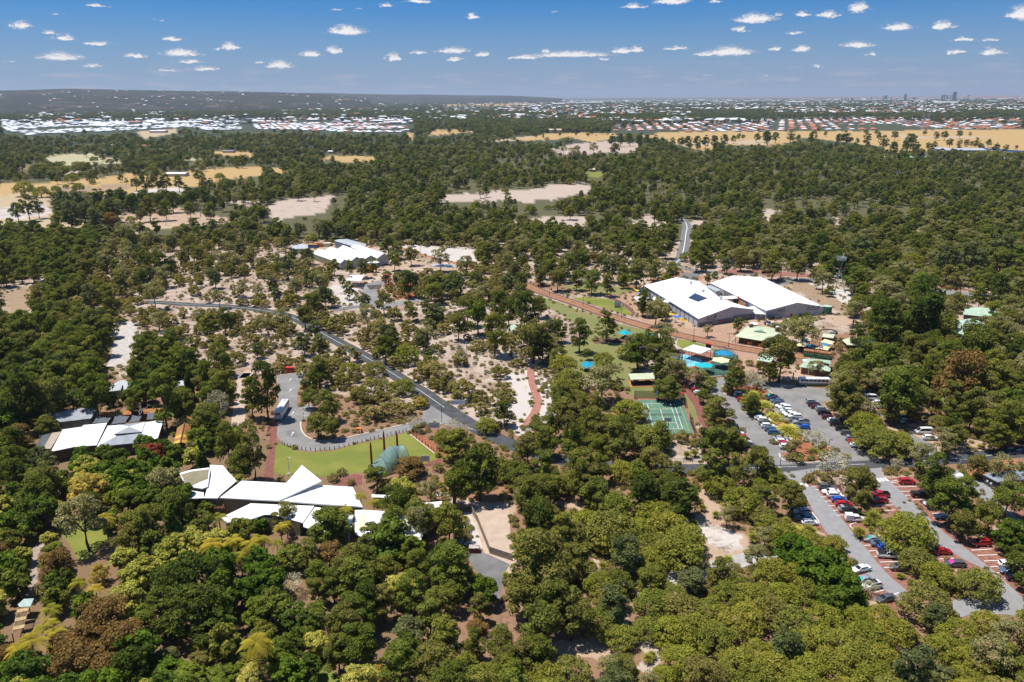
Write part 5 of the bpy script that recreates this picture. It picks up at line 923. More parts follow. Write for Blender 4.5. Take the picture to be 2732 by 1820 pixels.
# --- animal house complex, left
L1 = building('animal_house', 'grey flat roofed block at the back left of the white animal house', 'building', 'w3', [([(190,100,4.2),(375,62,4.2),(560,45,4.4),(512,130,4),(280,157,4)], GREYR)], [(190,100,4),(560,45,4.2),(512,130,4),(280,157,4)], GREYR, mat('concrete_wall', (.30,.27,.22), .9, .15, .6), inset=.5)
L2 = building('animal_house', 'white skillion roofed block in the middle of the left complex', 'building', 'w3', [[(300,213,4.4),(445,192,4.4),(375,345,4),(212,378,4)],[(447,190,4.6),(455,180,4.6),(632,163,4.8),(552,330,4.2),(378,343,4.2)]], [(300,213,4.2),(632,163,4.4),(552,330,4),(378,343,4),(212,378,4)], ROOFW2, mat('brown_wall', (.10,.075,.06), .9, .1, 1), inset=.5)
L3 = building('animal_house', 'hip roofed hall with stepped white and grey roof beside the rusty glasshouse', 'building', 'w3',
  [([(638,185,4.4),(712,180,4.8),(690,246,4.8),(700,262,4.8),(556,341,4)], ROOFW2),([(556,341,4),(700,262,4.8),(893,240,4.9),(985,285,4.2),(850,313,4)], GREYR),([(893,240,4.9),(920,160,4.9),(1055,138,4.4),(1012,276,4.2),(985,285,4.2)], ROOFW2),([(682,248,5.2),(710,178,5.2),(797,190,6.4)], ROOFW2),([(682,248,5.2),(797,190,6.4),(891,231,5.2)], GREYR),([(797,190,6.4),(916,156,5.2),(891,231,5.2)], ROOFW2),([(710,178,5.2),(916,156,5.2),(797,190,6.4)], GREYR)],
  [(638,185,4.2),(1055,138,4.2),(1012,276,4),(850,313,4),(556,341,4)], ROOFW2, mat('brown_wall', (.1,.075,.06)), inset=.5)
L4 = building('lean_to', 'beige sloping lean-to roof at the left end of the white block', 'shed', 'w3', [([(222,238,3.2),(290,228,3.4),(210,357,3),(150,356,2.8)], mat('beige_roof', (.40,.33,.26), .7, .08, .6))], [(222,238,3),(290,228,3.2),(210,357,2.8),(150,356,2.8)], None, OLIVE)
L5 = building('solar_carport', 'dark panelled lean-to at the far left of the animal house', 'shed', 'w3', [([(150,250,2.8),(220,240,3),(150,350,2.6),(95,345,2.5)], mat('dark_panel_roof', (.10,.11,.125), .5, .15, .6))], [(150,250,2.8),(220,240,2.8),(150,350,2.6),(95,345,2.5)], None, OLIVE)
L6 = building('rusty_shed', 'long rusty iron roof behind the grey shade sails', 'shed', 'w3', [([(575,85,3),(812,68,3),(814,100,2.7),(575,121,2.7)], RUST),([(900,60,3),(1032,52,3),(1022,86,2.7),(905,96,2.7)], RUST)], [(575,85,2.9),(1032,52,2.9),(1022,86,2.7),(575,121,2.7)], RUST, TIMBER)
for i, pts in enumerate(([(552,108,3.2),(665,125,3),(640,160,2.6),(520,165,2.6)], [(690,102,3.4),(802,112,3),(770,160,2.7),(660,176,2.6)], [(822,104,3.3),(892,115,3),(870,150,2.7),(790,160,2.6)], [(930,84,3.4),(1047,95,3),(1010,130,2.7),(925,140,2.6)])):
    sail('shade_sail', f"dark grey square shade sail by the animal house, {('leftmost','second from the left','third from the left','rightmost')[i]}", 'w3', pts, GREYS, .4, (0,1), METALG, 5, 'grey sails at the animal house')
GH = thing('rusty_glasshouse', 'long narrow glasshouse with rust orange and yellow striped gable roof', 'glasshouse', flat(at_px('w3', 1200, 220)))
zr, ze = 4.2, 2.9; A0, A1 = at_px('w3', 1232, 70, zr), at_px('w3', 1180, 310, zr); E0, E1 = at_px('w3', 1176, 108, ze), at_px('w3', 1131, 322, ze); F0, F1 = at_px('w3', 1284, 92, ze), at_px('w3', 1228, 314, ze)
ys = mat('yellow_fibre', (.72,.42,.08), .6, .12, 1)
for k in range(12):
    u0, u1 = k/12, (k+1)/12; m = ys if k in (1, 3, 9, 11) else RUST
    for (p, q) in ((E0, E1), (F0, F1)):
        MB().slab([A0.lerp(A1, u0), A0.lerp(A1, u1), p.lerp(q, u1), p.lerp(q, u0)], .08).build('roof_panel', m, GH)
mb = MB(); fl = lambda v: Vector((v.x, v.y, 0)); dz = Vector((0,0,.1))
for p, q in ((E0, E1), (F1, F0), (E1, F1), (F0, E0)): mb.add([fl(p), fl(q), q-dz, p-dz], [(0,1,2,3)])
mb.build('wall', mat('rust_wall', (.14,.07,.03), .9, .2, 1), GH); MB().bar(A0+Vector((0,0,.05)), A1+Vector((0,0,.05)), .25).build('ridge_cap', TIMBER, GH)
KEEP += [T('w3', [(190,100),(560,45),(560,100),(510,130),(280,157)]), T('w3', [(300,213),(632,163),(640,185),(712,178),(910,150),(1055,138),(1012,260),(880,285),(850,313),(556,335),(395,355),(212,378),(95,350),(150,250)]), T('w3', [(575,85),(1030,52),(1045,95),(1010,130),(540,160)]), T('w3', [(1232,70),(1290,95),(1228,318),(1131,322),(1175,108)])]
L7 = building('keeper_shed', 'pale grey roofed keeper shed glimpsed behind dark trees near the white track', 'shed', 'C1', [([(885,165,3),(1000,92,3),(1075,50,3.4),(1225,48,3.4),(1262,95,3),(1150,130,3),(965,152,3)], mat('pale_grey_roof', (.42,.45,.46), .6, .05, .5))], [(885,165,2.9),(1000,92,2.9),(1075,50,3.2),(1225,48,3.2),(1262,95,2.9),(1150,130,2.9)], None, GREYW)
L8 = building('keeper_shed', 'small blue grey roof beside the service road, right of the larger keeper shed', 'shed', 'C1', [([(1580,65,3),(1665,40,3),(1660,95,2.8),(1605,98,2.8)], mat('pale_grey_roof', (.42,.45,.46)))], [(1580,65,2.8),(1665,40,2.8),(1660,95,2.8),(1605,98,2.8)], None, GREYW)
KEEP += [T('C1', [(900,160),(1000,95),(1075,52),(1200,50),(1180,110),(1050,110),(960,150)]), T('C1', [(1590,60),(1660,45),(1650,92),(1610,92)])]
PB = thing('walkway_pergola', 'tan slatted walkway roof with a mint end panel at the left edge', 'pergola', flat(at_px('D1', 180, 980)))
MB().slab(gp('D1', [(158,850,3),(215,800,3.2),(305,795,3.2),(272,868,3),(175,874,3)]), .1).build('end_panel', mat('mint_panel', (.36,.46,.42), .6, .08, 1), PB)
for k, (y0, y1, xl, xr) in enumerate(((876,912,160,262),(952,990,140,240),(1028,1066,122,225))): MB().slab(gp('D1', [(xl,y0+20,2.9),(xr,y0,2.9),(xr-10,y1-6,2.9),(xl-10,y1+14,2.9)]), .1).build('panel', mat('tan_panel', (.44,.33,.17), .8, .12, 1), PB)
mb = MB()
for k in range(20):
    u = k/19; a = at_px('D1', 165-55*u, 905+200*u, 2.7); b = at_px('D1', 262-60*u, 880+180*u, 2.7); mb.bar(a, b, .08)
mb.bar(at_px('D1', 160, 890, 2.65), at_px('D1', 108, 1112, 2.65), .12); mb.bar(at_px('D1', 264, 876, 2.65), at_px('D1', 205, 1060, 2.65), .12); mb.build('rafters', mat('tan_timber', (.34,.25,.15), .85, .1, 1), PB)
for x, y in ((160,892),(108,1110),(262,880),(206,1058)): p = at_px('D1', x, y, 2.6); MB().box((p.x, p.y, 1.3), (.14,.14,2.6)).build('post', TIMBER, PB)
KEEP.append(T('D1', [(158,850),(215,800),(305,795),(262,880),(205,1060),(110,1115)]))
sheet('lawn', GRASS, 'D1', [(470,130),(520,120),(1050,80),(1050,130),(960,300),(880,360),(780,450),(700,450),(620,300)], .02); KEEP[-1] = T('D1', [(500,140),(700,180),(900,250),(880,350),(770,440),(700,430),(640,300)])
sheet('lawn', GRASS, 'D2', [(180,1547),(400,1500),(560,1390),(640,1380),(700,1420),(720,1500),(1000,1547),(1000,1700),(100,1700)], .02); KEEP[-1] = T('D2', [(300,1530),(450,1490),(580,1400),(680,1440),(900,1530)])
sheet('garden_path', mat('garden_gravel', (.36,.28,.24), .95, .1, .6), 'D1', [(300,330),(390,300),(400,340),(340,400),(330,520),(350,600),(320,720),(280,790),(240,780),(270,640),(260,500)], .02)

# --- small structures, posts, signs
def bollard(p, h=1.1): mb = MB(); mb.tube([(0,0,0),(0,0,h*.93),(0,0,h)], [.12,.12,.08], 8); return mb
proto = None
def posts(tile, pts, label, group, name='timber_post', h=1.1, r=.12, m=None, each=True):
    me = None; P = gp(tile, pts)
    for i, p in enumerate(P):
        if me is None:
            mb = MB(); mb.tube([(0,0,0),(0,0,h*.9),(0,0,h)], [r,r,r*.6], 7); o = mb.build(name, m or TIMBER); me = o
        else: o = me.copy(); COL.objects.link(o)
        o.location = p; tag(o, f"{label}, {ORD[i]} from its {'left' if pts[0][0] < pts[-1][0] else 'right'} end" if i < len(ORD) else label, 'post', group)
ORD = ['first','second','third','fourth','fifth','sixth','seventh','eighth','ninth','tenth','eleventh','twelfth','thirteenth','fourteenth','fifteenth','sixteenth','seventeenth','eighteenth','nineteenth','twentieth']+['twenty-'+s for s in ('first','second','third','fourth','fifth','sixth','seventh','eighth','ninth')]+['thirtieth']+['thirty-'+s for s in ('first','second','third','fourth','fifth','sixth','seventh','eighth','ninth')]+['fortieth']
posts('C2', [(245,625),(265,635),(292,645),(320,655),(348,662),(383,670),(420,675),(458,680),(500,682),(543,685),(587,683),(628,680),(672,675),(714,668),(757,660),(802,650),(844,640),(884,630),(921,620),(962,608),(997,597),(1035,588),(1073,578),(1112,568),(1150,560),(1187,550),(1221,541),(1260,532),(1295,524),(1330,516),(1358,510)], 'brown timber post between the bus loop and lawn', 'posts along the bus loop', h=1.15)
posts('C2', [(1392,535),(1420,552),(1448,570),(1475,590),(1502,608),(1530,628),(1556,648),(1582,668),(1606,688),(1628,706),(1650,722)], 'dark post standing in the red soil bed by the lawn', 'posts in the red bed', h=1.1)
posts('C2', [(225,915),(262,912),(300,912),(340,910),(420,910),(500,912),(560,915)], 'thin dark stake along the lower lawn edge', 'stakes on the lower lawn edge', h=.9, r=.06)
posts('C4', [(400,888),(440,870),(470,862),(1090,870),(1098,900),(1130,905),(1180,908),(1240,912)], 'short bollard round the lower car park entry', 'car park entry bollards', h=.9, r=.09)
posts('D4', [(1045,860),(1080,868),(1120,862),(1160,866),(1205,858)], 'thin stake beyond the last silver sedan', 'stakes at the lane end', h=1.0, r=.07)
posts('D4', [(2062,300),(2080,320),(2098,340),(2120,365),(2145,380)], 'thin stake beside the red hatchback bay', 'stakes beside the red bay', h=1.0, r=.07)
posts('C4', [(1640,720),(1700,718),(1760,712),(1812,705),(1940,690),(1985,685),(2040,678),(2095,672)], 'short dark bollard along the far road edge', 'bollards along the far road edge', h=.9, r=.09)
posts('C3', [(1590,90),(1607,110),(1630,140),(1645,165),(1665,190)], 'short timber post by the orange car', 'posts by the orange car', h=.9)
def sign(name, label, tile, x, y, w, h, z0, m=None, pm=None, legs=2, cat='sign'):
    p = at_px(tile, x, y); t = thing(name, label, cat, p); MB().box(p+Vector((0,0,z0+h/2)), (w,.08,h)).build('board', m or WHITE, t)
    for s in ((-w*.42, w*.42) if legs == 2 else (0,)): MB().box(p+Vector((s,.06,(z0+h*.8)/2)), (.1,.08,z0+h*.8)).build('post', pm or TRIM, t)
    return t, p
t, p = sign('road_sign', 'white blank backed sign on two posts beside the bend of the main road', 'C2', 1825, 305, 5.0, 1.7, 1.6)
t, p = sign('direction_sign', 'pale blue and white direction board at the bus loop junction', 'C2', 1610, 515, 3.6, 2.0, 1.5, mat('pale_blue_board', (.62,.68,.74), .6, .05, 1)); MB().box(p+Vector((0,-.06,2.5)), (3.2,.03,.16)).box(p+Vector((-.4,-.06,2.05)), (2.2,.03,.16)).build('lettering_band', GREYR, t)
t, p = sign('notice_board', 'white four panel notice board at the right lawn corner', 'C2', 1530, 803, 2.6, 2.0, .9, mat('board_frame', (.35,.38,.42), .6, .05, 1))
for i in (-1, 1):
    for j in (-1, 1): MB().box(p+Vector((i*.63,-.06,1.9+j*.5)), (1.1,.04,.85)).build('panel', WHITE, t)
t, p = sign('map_sign', 'white park map board on the crescent lawn beside a lamp post', 'B3', 967, 690, 3.2, 3.6, .7, mat('board_frame', (.35,.38,.42))); MB().box(p+Vector((.1,-.06,3.0)), (2.5,.03,1.9)).build('panel', WHITE, t); MB().box(p+Vector((.1,-.06,1.6)), (2.5,.03,.6)).build('panel', GREYR, t); MB().box(p+Vector((-.4,-.09,3.5)), (.5,.03,.35)).box(p+Vector((.7,-.09,3.55)), (.4,.03,.5)).box(p+Vector((.2,-.09,2.75)), (1.2,.03,.6)).build('map_symbols', mat('map_ink', (.25,.28,.38), .7, .2, 2), t)
sign('road_sign', 'small grey blue sign beside the road on the left', 'B1', 2185, 632, 4.5, 2.4, 1.2, GREYR)
sign('park_sign', 'small white sign at the far road fork beside the lower car park', 'C4', 1806, 830, 2.0, 1.6, 1.0, mat('pale_blue_board', (.62,.68,.74)))
sign('route_sign', 'small dark sign left of the main road verge', 'C3', 2330+0, 0, 1, .6, 1.2, GREYR) if False else None
def lamp(label, tile, x, yb, h, style=0, m=None, grp='lamp posts along the tramway'):
    p = at_px(tile, x, yb); t = thing('street_lamp', label, 'lamp', p, grp); MB().box(p+Vector((0,0,.1)), (.9,.9,.2)).build('base', CONC, t); MB().tube([p+Vector((0,0,.2)), p+Vector((0,0,1.2)), p+Vector((0,0,h))], [.16,.11,.08], 8).build('pole', m or METALG, t)
    for s in ((-1, 1) if style == 0 else (1,)):
        MB().tube([p+Vector((0,0,h-.5)), p+Vector((s*.7,0,h-.1))], .045, 6).build('arm', m or METALG, t); MB().tube([p+Vector((s*.75,0,h-.45)), p+Vector((s*.75,0,h-.2)), p+Vector((s*.75,0,h-.05))], [.24,.2,.06], 8).build('lantern', m or METALG, t)
for i, (x, y) in enumerate(((355,575),(658,672),(1002,778),(1386,885),(1648,972),(1962,1040))): lamp(f"tall black lamp post beside the tramway, {ORD[i]} from the far end", 'B3', x, y, 7.0)
lamp('black lamp post between the cafe garden canopies and the tram', 'y2', 1033, 565, 7.5); lamp('black lamp post by the brown park road under trees', 'B4', 1255, 1190, 7); lamp('slim lamp post left of the lower car park crossing', 'C4', 165, 832, 3.8, 1, GREENP); lamp('tall dark pole beside the road sign at right', 'C4', 1838, 862, 7.5, 1); lamp('tall green pole at the bus loop junction', 'C2', 1678, 440, 7.5, 1, GREENP)
lamp('small lamp on the planter end in the main car park', 'C4', 602, 645, 2.6, 1); lamp('dark pole beside the railway bed left of the depot trees', 'B2', 1315, 160, 7, 1); lamp('second dark pole beside the railway bed', 'B2', 1488, 210, 7, 1); lamp('thin white lamp pole on the left of the main lawn', 'C2', 308, 890, 5.5, 1, WHITE); lamp('thin pole beside the tall gum at the park lawn', 'C4', 228, 690, 5.5, 1, GREENP)
# fences
def fence(label, tile, pts, h, m, pm, sp=3.0, name='fence', solid=False):
    P = gp(tile, pts); t = thing(name, label, 'fence', P[0]); mb = MB()
    for a, b in zip(P[:-1], P[1:]):
        if solid:
            d = (b-a).normalized(); n = Vector((-d.y, d.x, 0))*.04; z = Vector((0,0,h)); mb.add([a-n, b-n, b-n+z, a-n+z, a+n, b+n, b+n+z, a+n+z], [(0,1,2,3),(5,4,7,6),(3,2,6,7)])
        else:
            for zz in (h*.3, h*.65, h): mb.bar(a+Vector((0,0,zz)), b+Vector((0,0,zz)), .07)
        k = max(1, int((b-a).length/sp))
        pb = MB()
        for i in range(k+1): p = a.lerp(b, i/k); pb.box((p.x, p.y, h*.52), (.12,.12,h*1.04))
        pb.build('posts_run', pm, t)
    mb.build('panel' if solid else 'rails', m, t); return t
MESH = mat('mesh_fabric', (.05,.055,.055), .9, .1, 1, alpha=.35); MESHG = mat('green_mesh', (.12,.22,.21), .9, .1, .8, alpha=.5)
fence('dark mesh fence behind and right of the sports court', 'C3', [(1118,222),(1120,212),(1335,214),(1555,205),(1575,300)], 3.0, MESH, METALG, 5, 'court_fence', True)
fence('dark mesh fence along the lower right of the sports court', 'C3', [(1615,420),(1660,530)], 3.0, MESH, METALG, 3, 'court_fence', True)
fence('weathered timber paling fence around the white sand yard', 's', T('C2', [(1780,1205),(1850,1215),(1940,1222)])+T('D2', [(2000,120),(2110,395),(2310,460)]), 1.9, WOOD, TIMBER, 2.5, 'paling_fence', True)
KEEP.append(T('D2', [(1930,0),(2120,360),(2290,430),(2290,480),(2100,400),(1900,60)]))
fence('low pool fence along the orange kerb beside the car park', 'B3', [(1785,1298),(1850,1293),(1930,1288)], 1.2, METALG, METALG, 2, 'pool_fence'); fence('low pool fence round the green softfall on the plaza side', 'B3', [(1830,1048),(1935,1048),(2042,1110),(2025,1190)], 1.2, METALG, METALG, 2, 'pool_fence')
fence('wire fence along the verge north of the main road', 'C3', [(1420,785),(1560,790),(1720,792)], 1.3, METALG, METALG, 2.5, 'wire_fence')
fence('dark mesh wall of the aviary enclosure at lower left', 'D1', [(1240,1520),(1225,1310),(1520,1130),(1650,1125),(2130,1215)], 2.6, MESH, WOOD, 3, 'aviary_wall', True)
fence('green mesh fence beside the lookout tower', 'B4', [(760,490),(800,500),(830,560),(870,600)], 2.4, MESHG, GREENP, 3, 'mesh_fence', True); fence('post and rail fence along the far museum road', 'B3', [(1540,350),(1700,362),(1860,372),(2354,395)], 1.2, TRIM, TRIM, 4, 'rail_fence')
fence('slatted timber screen below the bushes at the bottom', 'D2', [(1540,1540),(1600,1490),(1650,1430)], 1.6, WOOD, TIMBER, 2, 'paling_fence', True)
# basketball hoops and tennis net
for lb, x, y, s in (('basketball hoop with white backboard at the far end of the court', 1332, 232, 1), ('basketball hoop with white backboard at the near end of the court', 1420, 505, 1)):
    p = at_px('C3', x, y); t = thing('basketball_hoop', lb, 'hoop', p); far = y < 300; dy = -1.2 if far else 1.2; MB().tube([p, p+Vector((0,0,3)), p+Vector((0,dy*.6,3.6))], .11, 8).build('pole', METALG, t); MB().box(p+Vector((0,dy*.75,3.75)), (2.4,.08,1.5)).build('backboard', WHITE, t); c = p+Vector((0,dy,3.2)); MB().tube([c+Vector((.25*math.cos(i*math.pi/5), .25*math.sin(i*math.pi/5), 0)) for i in range(11)], .03, 5).build('ring', ORANGE, t); MB().box(p+Vector((0,.0,.15)), (1.2,1.4,.3)).build('base', METALG, t); MB().box(p+Vector((0,dy*.75-.06,3.7)), (.7,.03,.5)).box(p+Vector((0,dy*.75-.065,3.7)), (.5,.03,.3), mi=1).build('target_square', [METALG, WHITE], t)
n0, n1 = cp(-.9, 11.9, 0), cp(11.9, 11.9, 0); t = thing('tennis_net', 'black tennis net with white band across the green court', 'net', n0); mb = MB(); mb.add([n0+Vector((0,0,.1)), n1+Vector((0,0,.1)), n1+Vector((0,0,.98)), n0+Vector((0,0,.98))], [(0,1,2,3)]); mb.build('netting', MESH, t); MB().bar(n0+Vector((0,0,1.0)), n1+Vector((0,0,1.0)), .07).build('band', WHITE, t)
for p in (n0, n1): MB().tube([p, p+Vector((0,0,1.1))], .06, 6).build('post', GREENP, t)
# pool
BR = building('pool_roof', 'large flat white shade roof over the brick terrace beside the splash pool', 'shade roof', 'w6', [[(295,238,4.2),(520,142,4.4),(890,230,4.4),(670,327,4.2)]], [(295,238,4.2),(520,142,4.2),(890,230,4.2),(670,327,4.2)], mat('off_white_roof', (.74,.72,.62), .6, .03, .5), walls=False, th=.3)
for p in gp('w6', [(310,238,4.1),(520,148,4.1),(872,232,4.1),(668,318,4.1),(490,285,4.1)]): MB().box((p.x, p.y, 2.0), (.2,.2,4.0)).build('post', mat('sage_post', (.20,.26,.22), .6, .1, 1), BR)
canopy('pool_canopy', 'blue six pointed canopy at the plaza corner of the splash pool', 'w6', [(940,298),(1062,257),(1262,275),(1335,332),(1222,372),(1012,352)], 3.3, 4.2, TURQB, METALG)
canopy('pool_canopy', 'cream canopy on mustard posts between the blue and turquoise pool canopies', 'w6', [(905,402),(1090,392),(1260,440),(1228,502),(1090,517),(880,466)], 3.3, 4.0, CREAMC, mat('mustard_post', (.45,.28,.03)))
canopy('pool_canopy', 'bright turquoise canopy at the near edge of the splash pool', 'w6', [(565,512),(770,494),(930,545),(892,602),(682,612),(560,566)], 3.3, 3.9, mat('bright_turquoise', (.01,.42,.48), .7, .05, .5), mat('teal_post', (.03,.28,.30), .6, .1, 1))
for lb, pts in (('turquoise canopy on the lawn below the tramway left of the big tree', [(960,905),(1022,868),(1108,905),(1042,922)]), ('small turquoise canopy behind the dark tree above the pool', [(1228,922),(1265,905),(1308,922),(1275,936)]), ('teal canopy mostly hidden in the dark tree', [(1145,985),(1180,972),(1205,985),(1170,998)]), ('blue turquoise canopy in the middle of the lawn', [(632,1190),(665,1157),(740,1160),(792,1214),(690,1222)])): canopy('lawn_canopy', lb, 'B3', pts, 2.6, 3.5, TURQ if 'blue' not in lb else mat('azure_canvas', (.005,.26,.40), .7, .05, .5), TRIM)
KEEP += [T('B3', [(955,900),(1025,865),(1110,905),(1100,940),(970,940)]), T('B3', [(630,1190),(660,1155),(740,1158),(790,1215),(770,1245),(640,1220)])]
for i, (x, y, h, m) in enumerate(((232,445,4.0,GREENP),(305,425,3.4,mat('purple_post', (.25,.12,.3), .5, .1, 1)),(350,498,2.6,mat('lime_post', (.3,.45,.06), .5, .1, 1)),(430,430,3.6,GREENP),(612,375,2.4,mat('lime_post', (.3,.45,.06))))):
    p = at_px('w6', x, y); t = thing('water_spout', f"coloured splash post in the blue pool, {ORD[i]} from the left", 'splash post', p, 'splash posts'); MB().tube([p, p+Vector((0,0,h)), p+Vector((.5,0,h+.35)), p+Vector((.9,0,h+.1))], .11, 8).build('pipe', m, t); MB().tube([p, p+Vector((0,0,.12))], .3, 10).build('base', CONC, t)
p = at_px('w6', 620, 470); 
RK = building('ticket_kiosk', 'black ticket hut with bright red roof between tramway and pool roof', 'kiosk', 'w6', [([(768,118,2.4),(790,106,2.6),(888,130,2.6),(880,146,2.4)], REDP)], [(768,118,2.3),(790,106,2.3),(888,130,2.3),(880,146,2.3)], None, BLACK, inset=.1)
def umbrella(label, tile, x, y, r, h, m):
    p = at_px(tile, x, y, h); p.z = 0; t = thing('umbrella', label, 'umbrella', p); MB().tube([p, p+Vector((0,0,h+.2))], .07, 8).build('pole', TRIM, t); mb = MB(); n = 16; mb.v += [p+Vector((0,0,h+.35))]+[p+Vector((r*math.cos(2*math.pi*i/n), r*math.sin(2*math.pi*i/n), h)) for i in range(n)]+[p+Vector((0,0,h+.28))]
    for i in range(n): mb.f += [(0, 1+i, 1+(i+1) % n), (n+1, 1+(i+1) % n, 1+i)]; mb.m += [0, 0]
    mb.build('canopy', m, t)
umbrella('flat blue disc umbrella on the small lawn by the brown path', 'B4', 1385, 992, 2.2, 2.6, BLUS); umbrella('large flat blue disc umbrella at the right edge lawn', 'B4', 2345, 1152, 3.2, 2.8, BLUS); umbrella('small red umbrella beside the court fence corner', 'C3', 1537, 162, 1.2, 2.4, REDP)
t = thing('play_slide', 'small blue slide on the lawn beyond the brown road', 'slide', at_px('B4', 1392, 1092)); p = at_px('B4', 1392, 1092); MB().slab([p+Vector((-.5,-1,.2)), p+Vector((.1,-1,.2)), p+Vector((.9,1,2.2)), p+Vector((.3,1,2.2))], .12).build('chute', BLUS, t)
for s in (.3, .9): MB().box(p+Vector((s,1,1.0)), (.1,.1,2.2)).build('leg', BLUS, t)
t = thing('red_container', 'red metal storage bin at the head of the bus loop', 'bin', at_px('B2', 307, 1262)); p = at_px('B2', 307, 1262); MB().box(p+Vector((0,.9,1.1)), (3.0,1.8,2.0)).build('body', REDP, t); MB().box(p+Vector((0,.9,2.15)), (3.1,1.9,.12)).build('lid', REDP, t)
p = at_px('D2', 1967, 395); t = thing('skip_bin', 'red brown skip bin on the dark yard beside the fence', 'bin', p); MB().box(p+Vector((0,.9,.7)), (2.6,1.8,1.3)).build('body', mat('red_brown', (.20,.06,.04), .8, .15, 1), t); MB().box(p+Vector((0,.9,1.4)), (2.5,1.7,.12)).build('cover', mat('pale_cover', (.45,.40,.36), .8, .2, 1), t)
for i, (x, y) in enumerate(((1852,330),(1895,345))): p = at_px('D2', x, y); t = thing('wheelie_bin', f"green grey wheelie bin {('left','right')[i]} one beside the yard fence", 'bin', p); MB().box(p+Vector((0,0,.55)), (.7,.7,1.1)).build('body', GREENP, t); MB().box(p+Vector((0,0,1.14)), (.75,.8,.1)).build('lid', GREYR, t)
p = at_px('y4', 1066, 436); t = thing('water_tank', 'green corrugated water tank at the corner of the east hall', 'tank', p); MB().tube([p, p+Vector((0,0,4.0))], 2.3, 20).build('drum', mat('tank_green', (.05,.15,.10), .6, .1, 1, stripes=((0,0,1), .35, .3)), t); MB().tube([p+Vector((0,0,4.0)), p+Vector((0,0,4.5))], [2.35,.4], 20).build('lid', mat('tank_lid', (.40,.52,.44), .6, .05, 1), t)
for i, x in enumerate((918, 945)): p = at_px('y4', x, 450); t = thing('skip_bin', f"dark skip bin with bright blue lid, {('left','right')[i]} of a pair at the east hall", 'bin', p); MB().box(p+Vector((0,.6,.6)), (1.9,1.2,1.2)).build('body', BLACK, t); MB().box(p+Vector((0,.6,1.25)), (2.0,1.3,.14)).build('lid', mat('lid_blue', (.01,.28,.62), .5, .05, 1), t)
# masts over the aviary tunnel and its net vault
NET = mat('teal_net', (.22,.36,.36), .8, .12, .5, alpha=.62)
AV = thing('aviary_tunnel', 'teal netted walk-through aviary tunnel with curved roof at the lawn edge', 'aviary', flat(at_px('w8', 560, 660))); ax0, ax1 = at_px('w8', 250, 770), at_px('w8', 800, 600); u = (ax1-ax0).normalized(); n = Vector((-u.y, u.x, 0)); mb = MB(); NS = 14; NA = 10
for i in range(NS+1):
    s = i/NS; c = ax0.lerp(ax1, s); w = 3.6; h = 2.6+4.4*math.sin(min(1, s*1.25)*math.pi*.62)**2
    for k in range(NA+1): a = math.pi*k/NA; mb.v.append(c+n*w*math.cos(a)+Vector((0,0,h*math.sin(a)**.8)))
for i in range(NS):
    for k in range(NA): a = i*(NA+1)+k; mb.f.append((a, a+1, a+NA+2, a+NA+1)); mb.m.append(0)
mb.build('net', NET, AV, smooth=True)
for i in (0, 4, 9, NS):
    MB().tube([mb.v[i*(NA+1)+k] for k in range(NA+1)], .07, 6).build('hoop', METALG, AV)
for i, (x, yb, yt) in enumerate(((222,655,430),(457,520,312),(690,525,212))):
    p = at_px('w8', x, yb+75); hh = 11.0 if i else 9.6; t = thing('red_mast', f"tapered dark red mast over the aviary tunnel, {ORD[i]} from the left", 'mast', p); MB().tube([p, p+Vector((0,0,hh*.5)), p+Vector((0,0,hh*.9)), p+Vector((0,0,hh))], [.3,.34,.26,.06], 10).build('shaft', mat('mast_red', (.27,.025,.015), .5, .1, 1), t)
    MB().tube([p+Vector((0,0,hh*.8)), ax0.lerp(ax1, .2+.3*i)+n*5], .025, 5).build('guy_wire', TRIM, t)
# lookout tripod tower
LT = thing('lookout_tower', 'green steel tripod lookout tower with caged platform on a sandy mound', 'tower', at_px('w7', 400, 720)); x0 = at_px('w7', 378, 720); zc = 12.5; cx = Vector((x0.x, x0.y, zc))
for fx, fy in ((318,762),(510,766),(285,645)):
    f = at_px('w7', fx, fy); top = cx+(cx-f)*.62; MB().tube([f, cx, top], [.28,.22,.16], 8).build('leg', GREENP, LT)
pc = cx+Vector((0,0,5.2)); MB().tube([pc-Vector((0,0,.2)), pc+Vector((0,0,1.3))], [2.4,2.9], 10, cap=False).build('cage', mat('cage_mesh', (.45,.50,.50), .6, .1, 2, alpha=.6), LT); MB().tube([pc-Vector((0,0,.35)), pc-Vector((0,0,.2))], 2.4, 10).build('platform', TRIM, LT); MB().tube([cx+Vector((0,0,.2)), pc], [.3,1.8], 8).build('funnel', mat('cage_dark', (.05,.08,.07), .7, .1, 1, alpha=.8), LT)
MB().tube([pc+Vector((1.2,0,1.2)), pc+Vector((1.2,0,3.8))], .15, 6).build('aerial', WHITE, LT)
p = at_px('y2', 965, 800); t = thing('flagpole', 'white flagpole with dark flag in front of the visitor centre', 'flagpole', p); MB().tube([p, p+Vector((0,0,7.0))], [.09,.06], 6).build('pole', WHITE, t); MB().slab([p+Vector((.1,0,7)), p+Vector((.9,.2,6.8)), p+Vector((.9,.2,5.6)), p+Vector((.1,0,5.8))], .03).build('flag', mat('navy_flag', (.03,.05,.14), .8, .1, 1), t)
p = at_px('y2', 784, 832); t = thing('totem', 'mustard yellow totem post in the bed behind the bus', 'post', p); MB().box(p+Vector((0,0,1.5)), (.35,.35,3)).build('shaft', mat('mustard_post', (.45,.28,.03)), t); MB().tube([p+Vector((0,0,3)), p+Vector((0,0,3.6))], [.3,.05], 6).build('cap', mat('mustard_post', (.45,.28,.03)), t)
